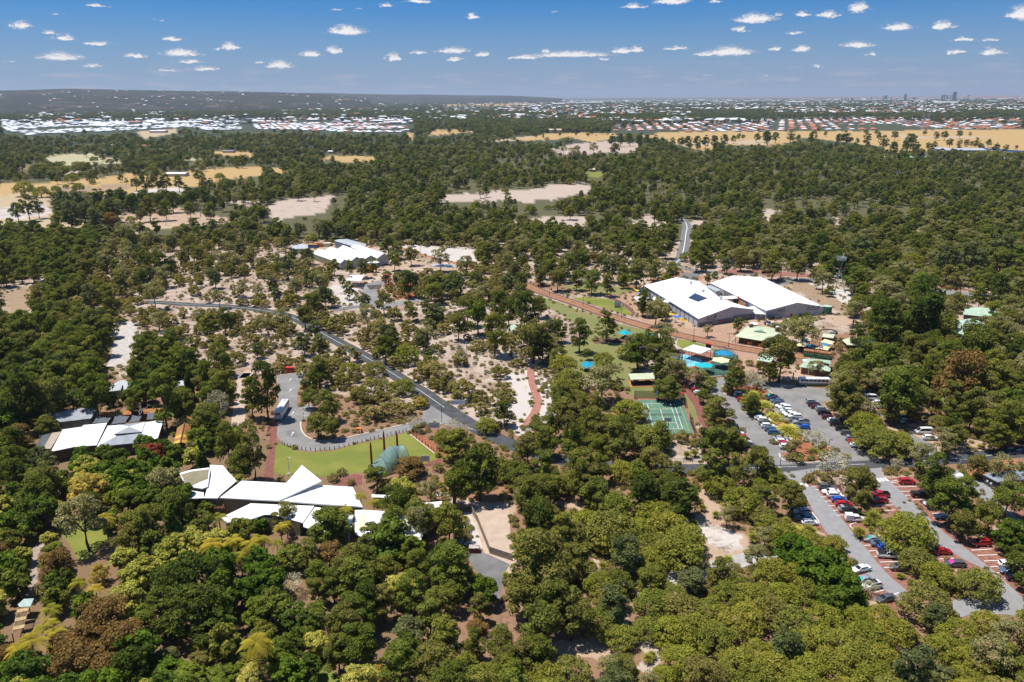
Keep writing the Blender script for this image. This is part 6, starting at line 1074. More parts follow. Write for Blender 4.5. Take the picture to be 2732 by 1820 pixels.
# depot exhibits: red headframe, red digger, yellow dozer
hf = at_px('y6', 795, 560); t = thing('headframe', 'red iron mine headframe with sloping legs beside the depot road', 'headframe', hf); mr = mat('oxide_red', (.36,.07,.03), .8, .2, 1)
for dx, dy in ((-1,-1),(1,-1),(-1,1),(1,1)): MB().bar(hf+Vector((dx*1.1,dy*1.1,0)), hf+Vector((dx*.7,dy*.7,8)), .25).build('leg', mr, t)
for s in (-1, 1): MB().bar(hf+Vector((8+s,-6,0)), hf+Vector((s*.7,0,7.6)), .28).build('brace', mr, t)
for zz in (2, 4, 6): MB().box(hf+Vector((0,0,zz)), (1.9,1.9,.18)).build('crossbeam', mr, t)
MB().box(hf+Vector((0,0,8.1)), (2.8,2.2,.5)).build('head', mr, t)
dg = at_px('y6', 1010, 595); t = thing('steam_shovel', 'rusty red steam shovel with boom in the red dirt patch', 'excavator', dg); MB().box(dg+Vector((-1,1,2.6)), (5,3,2.6)).box(dg+Vector((-1,1,4.1)), (5.4,3.3,.25)).build('body', mr, t); MB().bar(dg+Vector((1,1,2)), dg+Vector((8,0,5)), .5).build('boom', BLACK, t); MB().box(dg+Vector((8,0,1.2)), (1.8,1.6,2.4)).build('bucket', mr, t)
for s in (-1, 1): MB().box(dg+Vector((-1,1+s*1.5,.6)), (5,.8,1.2)).build('track', BLACK, t)
yz = at_px('y6', 612, 400); t = thing('bulldozer', 'yellow earthmover parked in front of the workshop trees', 'machine', yz); ye = mat('machine_yellow', (.62,.36,.02), .6, .15, 1); MB().box(yz+Vector((0,1,2.0)), (6,3,1.8)).build('body', ye, t); MB().box(yz+Vector((1,1,3.9)), (2.2,2.2,2)).build('cab', ye, t); MB().box(yz+Vector((4.6,1,1.2)), (.4,4,1.8)).build('blade', ye, t)
for s in (-1, 1): MB().box(yz+Vector((0,1+s*1.7,.6)), (5.4,.8,1.2)).build('track', BLACK, t)
y2_ = at_px('y6', 885, 285); t = thing('excavator', 'small orange machine behind the gum tree at the depot lawn', 'machine', y2_); MB().box(y2_+Vector((0,0,1.4)), (4,2.2,1.4)).build('body', ORANGE, t); MB().box(y2_+Vector((-.6,0,2.8)), (1.6,1.8,1.4)).build('cab', ye, t)
for s in (-1, 1): MB().box(y2_+Vector((0,s*1.1,.35)), (3.6,.5,.7)).build('track', BLACK, t)
for x, y, lb in ((372,520,'left'),(714,528,'right')):
    p = at_px('B3', x, y); t = thing('rubbish_bin', f"small red bin under the park trees, {lb} one of two", 'bin', p); MB().tube([p, p+Vector((0,0,1.1))], .5, 8).build('body', REDP, t); MB().tube([p+Vector((0,0,1.1)), p+Vector((0,0,1.45))], [.58,.2], 8).build('lid', REDP, t)
for i, (x, y) in enumerate(((1648,1078),(1720,1080))): p = at_px('C2', x, y); t = thing('manhole_ring', f"pale concrete manhole ring beside the dead trunk, {('left','right')[i]}", 'manhole', p); MB().tube([p, p+Vector((0,0,.25))], 1.1, 18).build('ring', CONC, t); MB().tube([p+Vector((0,0,.25)), p+Vector((0,0,.30))], .5, 14).build('cover', TRIM, t)
p = at_px('C2', 935, 525); t = thing('bin_shelter', 'small orange topped sign bin by the loop kerb', 'bin', p); MB().box(p+Vector((0,0,.8)), (.3,.3,1.6)).build('post', REDP, t); MB().box(p+Vector((0,0,1.7)), (1.8,.9,.25)).build('roof', ORANGE, t)
p = at_px('C2', 960, 520); t = thing('red_bollard', 'short red post beside the orange topped bin', 'post', p); MB().tube([p, p+Vector((0,0,1.1))], .28, 8).build('shaft', REDP, t); MB().tube([p+Vector((0,0,1.1)), p+Vector((0,0,1.25))], [.28,.1], 8).build('cap', REDP, t)
for i, (x, y) in enumerate(((432,310),(434,352),(436,385),(440,410))): p = at_px('C2', x, y); t = thing('traffic_cone', f"orange traffic cone on the side bays, {ORD[i]} from the far end", 'cone', p, 'cones on the side bays'); MB().tube([p, p+Vector((0,0,.75))], [.2,.04], 8).build('cone', ORANGE, t); MB().box(p+Vector((0,0,.03)), (.5,.5,.05)).build('base', BLACK, t)
# ------------------------------------------------------------------ vehicles
def paint(name, c, metal=.0):
    m = mat(name, c, .32, .02, 1, spec=.6, metal=metal); b = NT(m.node_tree).n['Principled BSDF']; b.inputs['Coat Weight'].default_value = .6; b.inputs['Coat Roughness'].default_value = .06; return m
PAINTS = dict(white=paint('paint_white', (.76,.77,.77)), black=paint('paint_black', (.012,.012,.014)), silver=paint('paint_silver', (.42,.44,.46), .35), grey=paint('paint_grey', (.12,.125,.13), .3), red=paint('paint_red', (.42,.012,.018)), blue=paint('paint_blue', (.02,.10,.45)),
  slate=paint('paint_slate', (.12,.17,.25), .3), navy=paint('paint_navy', (.02,.035,.085)), orange=paint('paint_orange', (.70,.10,.01)), brown=paint('paint_brown', (.17,.14,.11), .3), maroon=paint('paint_maroon', (.10,.012,.02)), steelblue=paint('paint_steelblue', (.05,.14,.27), .2), green=paint('paint_dark_green', (.02,.06,.05)))
WORD = dict(slate='blue grey', steelblue='mid blue', green='dark green', brown='bronze')
GLS = mat('car_glass', (.015,.02,.025), .08, .05, 1, spec=.8); TYRE = mat('tyre', (.018,.018,.018), .9, .1, 2); RIM = mat('alloy_rim', (.45,.46,.48), .3, .1, 2, metal=.5); HEADL = mat('headlight_lens', (.65,.68,.70), .15, .05, 1); TAILL = mat('taillight_lens', (.35,.01,.01), .25, .05, 1); PLASTIC = mat('black_plastic', (.03,.03,.03), .7, .1, 2); SCREEN = mat('teal_sunshade', (.02,.40,.36), .5, .1, 2); PINKS = mat('pink_sunshade', (.65,.03,.35), .6, .1, 2); PLATE = mat('plate', (.7,.68,.5), .5, .05, 1)
# side profiles: x from rear (-) to front (+): (x, roof or bonnet height, half width top); belt line height per station
SHAPES = {
 'hatch': dict(L=4.2, W=1.76, H=1.5, body=[(-2.1,.55,.95),(-2.02,.35,1.05),(1.2,.30,.98),(1.95,.32,.82),(2.1,.45,.62)], cab=[(-1.95,1.02),(-1.55,1.46),(-.2,1.5),(.45,1.42),(1.25,.98)]),
 'sedan': dict(L=4.7, W=1.82, H=1.46, body=[(-2.35,.55,.90),(-2.25,.35,1.02),(1.3,.30,.96),(2.2,.32,.80),(2.35,.45,.62)], cab=[(-1.75,1.0),(-1.0,1.42),(-.2,1.46),(.4,1.4),(1.3,.96)]),
 'suv': dict(L=4.65, W=1.88, H=1.72, body=[(-2.32,.6,1.05),(-2.22,.40,1.15),(1.3,.36,1.12),(2.15,.38,.98),(2.32,.5,.75)], cab=[(-2.18,1.12),(-1.85,1.66),(-.3,1.72),(.45,1.64),(1.25,1.12)]),
 'wagon': dict(L=4.75, W=1.82, H=1.52, body=[(-2.37,.55,.98),(-2.27,.35,1.05),(1.3,.30,1.0),(2.2,.32,.84),(2.37,.45,.64)], cab=[(-2.2,1.02),(-1.75,1.47),(-.3,1.52),(.45,1.45),(1.35,.98)]),
 'ute': dict(L=5.3, W=1.88, H=1.8, body=[(-2.65,.6,1.05),(-2.6,.45,1.08),(1.5,.40,1.12),(2.45,.42,1.0),(2.65,.55,.80)], cab=[(-.85,1.1),(-.6,1.74),(.2,1.8),(.75,1.70),(1.45,1.12)]),
 'van': dict(L=5.3, W=1.92, H=2.25, body=[(-2.65,.5,1.15),(-2.6,.38,1.2),(1.7,.36,1.15),(2.5,.38,1.05),(2.65,.5,.8)], cab=[(-2.6,1.18),(-2.5,2.2),(-.5,2.25),(1.2,2.12),(2.15,1.15)]),
}
def lerp_prof(prof, x):
    for (x0, *a), (x1, *b) in zip(prof[:-1], prof[1:]):
        if x0 <= x <= x1: u = (x-x0)/(x1-x0); return [p+(q-p)*u for p, q in zip(a, b)]
    return list(prof[0][1:] if x < prof[0][0] else prof[-1][1:])
def car_meshes(kind):
    S = SHAPES[kind]; W = S['W']/2; bp, cab = S['body'], S['cab']; L = S['L']
    body = MB(); xs = sorted({bp[0][0], bp[1][0], *[bp[1][0]+(bp[3][0]-bp[1][0])*i/8 for i in range(9)], bp[3][0], bp[4][0]}); n = 8
    for x in xs:
        zb, zt = lerp_prof(bp, x); e = abs(x)/(L/2); w = W*(1-.10*max(0, (e-.75)/.25)**2)
        sec = [(-w*.92, zb),(-w, zb+.12),(-w, (zb+zt)/2+.05),(-w*.93, zt),(w*.93, zt),(w, (zb+zt)/2+.05),(w, zb+.12),(w*.92, zb)]
        body.v += [Vector((x, y, z)) for y, z in sec]
    for i in range(len(xs)-1):
        for k in range(n): k2 = (k+1) % n; body.f.append((i*n+k, (i+1)*n+k, (i+1)*n+k2, i*n+k2)); body.m.append(0)
    body.f += [tuple(range(n)), tuple((len(xs)-1)*n+k for k in reversed(range(n)))]; body.m += [0, 0]
    # cabin shell
    o = len(body.v); wb, wr = W*.91, W*.74; c = cab
    for x, z in c:
        top = z > c[0][1]+.2; w = wr if top else wb; body.v += [Vector((x, -w, z)), Vector((x, w, z))]
    m = len(c)
    for i in range(m-1): body.f.append((o+2*i, o+2*i+2, o+2*i+3, o+2*i+1)); body.m.append(0)
    base0, base1 = o, o+2*(m-1)
    body.f.append(tuple(o+2*i for i in reversed(range(m)))); body.f.append(tuple(o+2*i+1 for i in range(m))); body.m += [0, 0]
    g = {}
    def pane(q, out):
        mb = MB(); mb.add(q, [(0,1,2,3)]); mb.add([p-out*.05 for p in q], [(3,2,1,0)]); return mb
    def onq(a, b, cc, d, u0, u1, v0, v1, off):
        f = lambda u, v: a.lerp(b, u).lerp(d.lerp(cc, u), v); q = [f(u0,v0), f(u1,v0), f(u1,v1), f(u0,v1)]; nn = (q[1]-q[0]).cross(q[3]-q[0]).normalized()
        return q, nn
    P = lambda i, s: Vector((c[i][0], s*(wr if c[i][1] > c[0][1]+.2 else wb), c[i][1]))
    def make(a, b, cc, d, u0, u1, v0, v1, ref):
        q, nn = onq(a, b, cc, d, u0, u1, v0, v1, 0)
        if nn.dot(ref) < 0: nn = -nn
        return pane([p+nn*.012 for p in q], nn)
    fi = m-2
    g['windscreen'] = [make(P(fi,-1), P(fi,1), P(fi+1,1), P(fi+1,-1), .06, .94, .06, .90, Vector((1,0,.5)))]
    g['rear_window'] = [make(P(1,-1), P(1,1), P(0,1), P(0,-1), .08, .92, .08, .75, Vector((-1,0,.5)))]
    g['side_window'] = []
    for s in (-1, 1):
        x0, x1 = c[1][0], c[fi][0]; zt = min(c[1][1], c[fi][1]); zb = c[0][1]; f = lambda x, z: Vector((x, s*(wb+(wr-wb)*(z-zb)/(zt+.05-zb)), z))
        za, zz = zb+.05, zt-.06
        k0, k1 = c[0][0]+(c[1][0]-c[0][0])*.35, c[-1][0]-(c[-1][0]-c[fi][0])*.28
        q = [f(k0, za), f(k1, za), f(x1-.05, zz), f(x0+.08, zz)]; nn = Vector((0, s, .25)).normalized(); g['side_window'].append(pane([p+nn*.015 for p in q], nn))
        if False: pass
    wheels = []
    r = .33 if kind in ('hatch','sedan','wagon') else .38
    for sx in (-L*.30, L*.295):
        for s in (-1, 1): wheels.append((Vector((sx, s*(W-.09), r)), r, s))
    return body, g, wheels, S
def make_car(kind):
    body, g, wheels, S = car_meshes(kind); t = bpy.data.objects.new('parked_car', None); COL.objects.link(t); W = S['W']/2; L = S['L']/2
    bo = body.build('body', PAINTS['white'], t, world=False)
    md = bo.modifiers.new('bevel', 'BEVEL'); md.width = .07; md.segments = 2; md.limit_method = 'ANGLE'; md.angle_limit = R(25)
    me = bpy.data.meshes.new_from_object(bo.evaluated_get(C.evaluated_depsgraph_get())); bo.modifiers.clear(); bo.data = me; me.name = 'body'; me.polygons.foreach_set('use_smooth', [True]*len(me.polygons))
    for nm, lst in g.items():
        for mb in lst: mb.build(nm, GLS, t, world=False)
    for c, r, s in wheels:
        w = MB().tube([c+Vector((0,-s*.12,0)), c+Vector((0,s*.10,0))], r, 14).build('wheel', TYRE, t, world=False); MB().tube([c+Vector((0,s*.08,0)), c+Vector((0,s*.115,0))], r*.62, 12).build('rim', RIM, w, world=False)
    zh = S['body'][3][2]-.16; zt_ = S['body'][1][2]-.18
    for s in (-1, 1):
        MB().box((L*.955, s*W*.70, zh), (.18,.40,.15)).build('headlight', HEADL, t, world=False); MB().box((-L*.985, s*W*.78, zt_), (.10,.26,.26)).build('taillight', TAILL, t, world=False)
        MB().box((S['cab'][-1][0]-.25, s*(W+.06), S['cab'][0][1]+.06), (.14,.18,.12)).build('wing_mirror', PLASTIC, t, world=False)
    MB().box((L*.995, 0, .48), (.05,.5,.12)).build('number_plate', PLATE, t, world=False)
    if kind == 'ute':
        MB().box((-1.72, 0, 1.06), (1.66,1.5,.06)).build('tray_floor', BLACK, t, world=False)
        for s in (-1, 1): MB().box((-1.72, s*.82, 1.2), (1.75,.09,.25)).build('tray_side', PAINTS['white'], t, world=False)
        MB().box((-2.58, 0, 1.2), (.09,1.7,.25)).build('tailgate', PAINTS['white'], t, world=False)
    return t
CARP = {}; CARS = []
def set_paint(t, colour):
    for o in t.children:
        if o.name.split('.')[0] in ('body','tray_side','tailgate'): o.material_slots[0].link = 'OBJECT'; o.material_slots[0].material = PAINTS[colour]
KINDW = dict(hatch='hatchback', sedan='sedan', suv='four wheel drive', wagon='station wagon', ute='utility truck', van='van')
def car(tile, x, y, kind, colour, heading, label, group=None, extra=None):
    if kind not in CARP: CARP[kind] = make_car(kind); t = CARP[kind]
    else: t = copy_tree(CARP[kind])
    t.location = at_px(tile, x, y, 0); t.location.z = .06; t.rotation_euler = (0, 0, R(heading)); t.name = {'ute':'parked_ute','van':'parked_van'}.get(kind, 'parked_car')
    set_paint(t, colour); tag(t, label, {'ute':'ute','van':'van'}.get(kind, 'car'), group); CARS.append(t)
    if extra == 'rack':
        z = SHAPES[kind]['H']; 
        for s in (-.5, .3): MB().box((s-.2, 0, z+.1), (.06,1.3,.06)).build('roof_bar', BLACK, t, world=False)
        MB().box((-.3, 0, z+.17), (1.5,1.2,.06)).build('roof_rack', BLACK, t, world=False)
    if extra == 'canopy': MB().box((-1.65, 0, 1.55), (1.9,1.8,.9)).box((-1.65, 0, 2.02), (1.95,1.84,.06)).build('canopy', PAINTS['white'], t, world=False); 
    if extra == 'lid': MB().box((-1.65, 0, 1.36), (1.8,1.74,.08)).build('tray_cover', BLACK, t, world=False)
    if extra in ('teal', 'pink'):
        for o in t.children:
            if o.name.startswith('windscreen'): o.material_slots[0].link = 'OBJECT'; o.material_slots[0].material = SCREEN if extra == 'teal' else PINKS
    return t
def crow(tile, rowname, group, items, head):
    for i, it in enumerate(items):
        x, y, k, c = it[:4]; flip = 180 if 'F' in it[4:] else 0; ex = next((e for e in it[4:] if e in ('rack','canopy','lid','teal','pink')), None)
        w = f"{WORD.get(c, c)} {KINDW[k]}"; note = {'rack':' with roof rack','canopy':' with white canopy','lid':' with covered tray','teal':' with teal sunshade','pink':' with pink sunshade'}.get(ex, '')
        car(tile, x, y-6, k, c, head+flip+rng.uniform(-2, 2), f"{w}{note}, {ORD[i]} in {rowname}", group, ex)
crow('z1', "the row left of golden grasses", 'cars left of the golden grasses', [(690,262,'suv','white'),(705,290,'hatch','black'),(725,325,'hatch','red'),(768,352,'sedan','silver','F'),(782,385,'suv','white'),(838,412,'wagon','silver'),(845,450,'suv','black'),(885,485,'sedan','green','F','teal'),(925,508,'suv','black'),(932,542,'hatch','white'),(985,572,'suv','white'),(1000,606,'sedan','black','F'),(1025,642,'suv','white'),(1066,678,'wagon','slate'),(1104,718,'suv','steelblue'),(1165,790,'sedan','silver'),(1195,822,'hatch','white'),(1232,855,'hatch','red'),(1250,892,'suv','white')], -6)
crow('z2', "the row right of golden grasses", 'cars right of the golden grasses', [(165,285,'sedan','black','F','teal'),(190,308,'sedan','navy','F'),(240,335,'sedan','slate','F'),(268,362,'hatch','slate'),(290,398,'hatch','white','F'),(330,420,'suv','white','F'),(348,452,'hatch','white','F'),(378,482,'sedan','white','F'),(402,508,'suv','white','F'),(450,525,'suv','white','F'),(462,562,'sedan','grey','F'),(522,592,'ute','silver','F','lid'),(550,650,'hatch','blue','F')], -4)
crow('z2', "the tree shaded right row", 'cars under the right hand trees', [(655,352,'suv','silver'),(683,385,'wagon','black'),(710,412,'hatch','maroon'),(775,440,'suv','silver'),(800,482,'suv','black'),(845,535,'hatch','maroon'),(912,575,'hatch','white'),(945,615,'suv','black'),(1015,672,'suv','black'),(1082,722,'wagon','grey'),(1135,790,'suv','silver','rack'),(1165,830,'hatch','red'),(1200,872,'suv','white')], -5)
crow('z1', "the tennis path row", 'cars along the tennis court path', [(165,125,'hatch','orange'),(178,148,'suv','navy'),(185,180,'hatch','white'),(175,208,'hatch','red'),(205,240,'hatch','white'),(362,362,'wagon','silver','F'),(590,640,'suv','black'),(640,688,'wagon','grey'),(655,732,'suv','white'),(688,768,'hatch','red','F'),(718,795,'suv','black'),(742,838,'suv','white'),(790,870,'suv','grey')], -4)
crow('z3', "the shaded side bay", 'vehicles in the shaded side bay', [(215,160,'suv','navy','rack'),(252,218,'van','white'),(340,275,'suv','white'),(385,320,'sedan','slate')], -3)
crow('z3', "the white minibus bay", 'vehicles in the side bay', [(632,450,'hatch','navy'),(670,498,'suv','white'),(725,505,'sedan','navy'),(748,545,'wagon','brown'),(868,622,'van','white','F'),(945,695,'suv','white')], -4)
crow('z4', "the lower lane's right side", 'cars on the right of the lower left lane', [(522,282,'suv','grey'),(572,332,'sedan','white','F'),(622,375,'suv','white'),(665,422,'hatch','blue'),(718,472,'wagon','red'),(755,530,'suv','silver','rack'),(805,560,'suv','black','rack'),(848,640,'ute','white','canopy')], -4)
crow('z4', "the lower lane's left side", 'cars on the left of the lower left lane', [(205,505,'sedan','navy','F'),(248,560,'suv','silver','F'),(288,625,'sedan','slate','F'),(335,680,'hatch','white')], 3)
crow('z4', "the middle island", 'red vehicles on the middle island', [(1115,368,'ute','red','lid','F'),(1120,428,'hatch','red','F')], 0)
crow('z5', "the round bush bays", 'cars in the lower bays', [(292,172,'sedan','silver','F','teal'),(365,218,'sedan','slate'),(425,255,'hatch','blue'),(446,332,'ute','white'),(562,458,'suv','brown','F')], -5)
crow('z5', "the lane end bays", 'cars in the bays at the lane end', [(172,470,'sedan','white','F'),(200,580,'sedan','silver','F','teal'),(280,640,'suv','white','F','rack'),(420,765,'sedan','grey','F')], 16)
crow('z6', "the right lane's far side", 'cars on the far side of the right lower lane', [(270,248,'suv','red'),(398,368,'ute','black'),(505,448,'wagon','white','F'),(610,575,'sedan','navy'),(945,812,'suv','red','F')], -3)
crow('z6', "the right lane's near side", 'cars on the near side of the right lower lane', [(455,758,'sedan','white'),(525,848,'sedan','silver'),(590,888,'sedan','red')], -2)
crow('D4', "the bay below the red sedan", 'cars below the red sedan', [(1732,512,'wagon','grey','F','pink')], -4)
crow('D4', "the right edge bays", 'cars at the right edge bays', [(2215,525,'suv','white'),(2225,578,'suv','slate','F','rack'),(2285,638,'sedan','black')], -4)
crow('y2', "the cafe's back yard", 'vehicles behind the cafe', [(540,108,'suv','black'),(612,104,'hatch','grey'),(495,165,'sedan','navy'),(535,180,'ute','white')], 8)
crow('B3', "the west hall's back yard", 'vehicles behind the west hall', [(1320,412,'suv','grey'),(1345,424,'hatch','silver')], 10)
car('B3', 1435, 298, 'suv', 'white', -10, 'white four wheel drive driving on the road behind the west hall'); car('B4', 1722, 508, 'hatch', 'navy', 0, 'small navy hatchback on the brick apron at far right'); car('A3', 1545, 1308, 'suv', 'navy', 80, 'tiny dark car on the far forest road'); car('y2', 1255, 275, 'hatch', 'white', 5, 'white hatchback just above the arched garden shelter')
# two buses
def bus(label, p, heading, L, W, Hh, upper, lower, nwin, name='coach'):
    t = thing(name, label, 'bus', (0,0,0)); r = .5
    mb = MB(); q = lambda x, y, z: Vector((x, y, z))
    def shell(z0, z1, m, nm, w=W, l=L, bev=.12):
        b = MB(); b.box((0,0,(z0+z1)/2), (l,w,z1-z0)); o = b.build(nm, m, t, world=False); md = o.modifiers.new('b', 'BEVEL'); md.width = bev; md.segments = 2
        me = bpy.data.meshes.new_from_object(o.evaluated_get(C.evaluated_depsgraph_get())); o.modifiers.clear(); o.data = me; me.name = nm; return o
    shell(.35, 1.25, lower, 'lower_body'); shell(1.24, Hh-.25, upper, 'upper_body', W*.99, L*.995); shell(Hh-.3, Hh, upper, 'roof', W*.95, L*.98, .14)
    for s in (-1, 1):
        for k in range(nwin):
            MB().box((-L/2+L*(k+.75)/(nwin+.5), s*(W/2+.0), (Hh-.25)*.5+.95), (L/(nwin+.5)*.84,.06,.85)).build('window', GLS, t, world=False)
        for x in (-L*.27, L*.30): w = MB().tube([(x, s*(W/2-.3), r), (x, s*(W/2+.02), r)], r, 16).build('wheel', TYRE, t, world=False); MB().tube([(x, s*(W/2), r), (x, s*(W/2+.04), r)], r*.6, 12).build('rim', RIM, w, world=False)
        MB().box((L/2+.01, s*W*.38, .75), (.06,.35,.2)).build('headlight', HEADL, t, world=False); MB().box((-L/2-.01, s*W*.38, .95), (.06,.35,.22)).build('taillight', mat('amber_tail', (.60,.12,.01), .3, .1, 1), t, world=False)
    MB().box((L/2+.01, 0, 2.05), (.06,W*.86,1.1)).build('windscreen', GLS, t, world=False); MB().box((-L/2-.01, 0, 2.35), (.06,W*.72,.65)).build('rear_window', GLS, t, world=False)
    t.location = p; t.rotation_euler = (0,0,R(heading)); return t
b1 = bus('vintage white over green bus parked by the visitor centre', at_px('z2', 688, 142)+Vector((0,1.2,.06)), -4.5, 11.6, 2.5, 3.1, PAINTS['white'], paint('bus_green', (.012,.10,.05)), 7, 'vintage_bus')
b2 = bus('white coach parked on the bus loop beside the brick path', at_px('C2', 247, 350)+Vector((0,0,.06)), 92, 12.0, 2.5, 3.3, PAINTS['white'], PAINTS['white'], 8)
MB().box((-6.03,0,1.75), (.04,1.5,.14)).build('lettering_band', mat('coach_teal', (.10,.28,.30), .5, .1, 1), b2, world=False); MB().box((-2.0,0,3.38), (3.2,1.5,.2)).build('air_conditioner', PAINTS['white'], b2, world=False); MB().box((4.6,0,3.34), (.9,.9,.1)).build('roof_hatch', GREYR, b2, world=False)
KEEP += [T('C2', [(205,240),(285,240),(300,440),(205,445)])]
# ------------------------------------------------------------------ people
SKINT = mat('skin', (.42,.25,.17), .7, .05, 3); HAIR = mat('hair', (.045,.028,.018), .8, .2, 3)
def person(label, p, shirt, shorts, face=0, h=1.7, pose='stand'):
    k = h/1.7; me = bpy.data.meshes.new('person'); a = .12 if pose == 'stand' else .28; cr = .45 if pose == 'crouch' else 0
    V = [(0,0,.92-cr),(0,0,1.15-cr),(0,0,1.40-cr),(0,.01,1.50-cr),(0,.02,1.60-cr),(0,.02,1.70-cr),(-.10,0,.88-cr),(-.11,a*(1-0)+cr*.5,.48-cr*.3),(-.11,-a*.4,.07),(.10,0,.88-cr),(.11,-a+cr*1.2,.48-cr*.3),(.11,-a*1.3+cr*.4,.07),(-.11,.13-a*.4,.03),(.11,.13-a*1.3+cr*.4,.03),(-.20,0,1.40-cr),(-.27,-a*.4,1.12-cr),(-.25,.08,.88-cr),(.20,0,1.40-cr),(.27,a*.6,1.12-cr),(.26,a+.06,.90-cr)]
    E = [(0,1),(1,2),(2,3),(3,4),(4,5),(0,6),(6,7),(7,8),(0,9),(9,10),(10,11),(8,12),(11,13),(2,14),(14,15),(15,16),(2,17),(17,18),(18,19)]; RR = [.15,.14,.15,.06,.10,.085,.095,.065,.045,.095,.065,.045,.04,.04,.065,.045,.035,.065,.045,.035]
    me.from_pydata([tuple(c*k for c in v) for v in V], E, []); o = bpy.data.objects.new('person', me); COL.objects.link(o); md = o.modifiers.new('s', 'SKIN'); o.modifiers.new('ss', 'SUBSURF').levels = 1
    for i, sv in enumerate(me.skin_vertices[0].data): sv.radius = (RR[i]*k, RR[i]*k*(.72 if i in (0,1,2) else 1)); sv.use_root = i == 0
    m2 = bpy.data.meshes.new_from_object(o.evaluated_get(C.evaluated_depsgraph_get())); o.modifiers.clear(); o.data = m2; m2.name = 'person'
    for m in (SKINT, shirt, shorts, HAIR): m2.materials.append(m)
    for pl in m2.polygons:
        z = pl.center.z/k+cr; x = abs(pl.center.x)/k
        pl.material_index = 3 if z > 1.66 or (z > 1.55 and pl.center.y < -.02) else 1 if (1.0 < z < 1.46 and x < .25 and z > .95+ (0.2 if x > .2 else 0)) else 2 if (.55 < z <= 1.0 and x < .2) else 0; pl.use_smooth = True
    o.location = p; o.rotation_euler = (0,0,R(face)); tag(o, label, 'person'); return o
CL = {n: mat('cloth_'+n, c, .9, .1, 3) for n, c in dict(white=(.7,.7,.68), navy=(.03,.04,.09), blue=(.06,.18,.40), teal=(.03,.26,.32), black=(.02,.02,.02), red=(.38,.04,.04), pink=(.5,.15,.25), grey=(.25,.25,.26)).items()}
for i, (x, y, s, sh, h, ps, lb) in enumerate([(250,448,'navy','black',1.2,'walk','child in dark swimwear near the left splash posts'),(388,470,'black','navy',1.1,'crouch','child in black crouching in the blue pool'),(428,525,'navy','black',1.1,'walk','child in navy near the lower pool edge'),(443,450,'teal','navy',1.1,'stand','child in teal beside the central splash post'),(462,485,'pink','navy',1.4,'walk','girl in pink wading in the middle of the pool'),(512,442,'black','black',1.0,'crouch','small child in black at the pool centre'),(513,512,'pink','red',1.2,'walk','child in pink at the right of the wading group'),(470,525,'black','navy',.9,'crouch','toddler in black at the near side of the pool'),(580,492,'navy','teal',1.1,'stand','child in navy near the turquoise canopy'),(605,496,'black','black',1.2,'stand','child in black near the turquoise canopy'),
  (732,430,'white','white',1.7,'walk','adult in white walking on the brick terrace'),(790,335,'black','navy',1.7,'stand','adult in black at the terrace shade edge'),(150,315,'white','navy',1.6,'stand','person in white beside the pool garden'),(188,308,'teal','navy',1.65,'walk','person in teal behind the pool'),(216,305,'blue','navy',1.65,'stand','person in blue behind the pool'),(26,345,'red','black',1.3,'stand','child in red on the far left terrace'),(320,318,'white','grey',1.7,'stand','adult in white under the pool roof corner'),(345,312,'pink','navy',1.6,'stand','adult in pink under the pool roof'),(365,312,'red','navy',1.6,'walk','adult in red under the pool roof'),(418,318,'navy','blue',1.7,'stand','adult in navy in the pool roof shade')]):
    q = at_px('w6', x, y); q.z = .08; person(lb, q, CL[s], CL[sh], rng.uniform(0, 360), h, ps)
for x, y, s, sh, h, ps, lb in ((307,182,'navy','black',1.7,'walk','adult in dark clothes crossing the car park'),(334,182,'teal','grey',1.2,'walk','child in teal walking beside the adult in the car park'),(462,212,'pink','red',1.2,'walk','child in pink walking alone in the car park lane')): person(lb, at_px('z1', x, y)+Vector((0,0,.05)), CL[s], CL[sh], rng.uniform(0, 360), h, ps)
for x, y, s, sh, lb in ((330,572,'white','grey','person in white on the tramway beside the far lamp post'),(292,560,'grey','white','person in grey farther up the tramway')): person(lb, at_px('B3', x, y)+Vector((0,0,.07)), CL[s], CL[sh], 40, 1.7, 'walk')
person('person in blue shirt and red trousers in the terracotta court', at_px('y7', 426, 705)+Vector((0,0,.03)), CL['blue'], CL['red'], 10, 1.75, 'walk')
# ------------------------------------------------------------------ vegetation
def leafmat(name, cols, trans=.34):
    m = bpy.data.materials.new(name); m.use_nodes = True; t = NT(m.node_tree); t.n.clear()
    oi = t.new('ShaderNodeObjectInfo'); c = t.ramp(oi.outputs['Random'], [(i/max(1, len(cols)-1), q) for i, q in enumerate(cols)])
    at = t.new('ShaderNodeAttribute', attribute_name='tint'); c = t.mix(1.0, c, at.outputs['Color'], 'MULTIPLY')
    a = t.new('ShaderNodeBsdfDiffuse'); b = t.new('ShaderNodeBsdfTranslucent'); s = t.new('ShaderNodeMixShader'); s.inputs[0].default_value = trans
    t.l.new(c, a.inputs[0]); t.l.new(t.mix(1.0, c, (1.15, 1.25, .6), 'MULTIPLY'), b.inputs[0]); t.l.new(a.outputs[0], s.inputs[1]); t.l.new(b.outputs[0], s.inputs[2])
    o = t.new('ShaderNodeOutputMaterial'); t.l.new(s.outputs[0], o.inputs[0]); MATS[name] = m; return m
LG = leafmat('gum_leaves', [(.164,.184,.030),(.223,.218,.041),(.123,.157,.025),(.201,.181,.046),(.167,.204,.034),(.233,.196,.055)])
LD = leafmat('dark_gum_leaves', [(.093,.119,.021),(.130,.150,.028),(.078,.113,.021)]); LM = leafmat('paperbark_leaves', [(.279,.281,.039),(.233,.242,.039),(.312,.281,.048),(.205,.230,.041),(.260,.230,.060)])
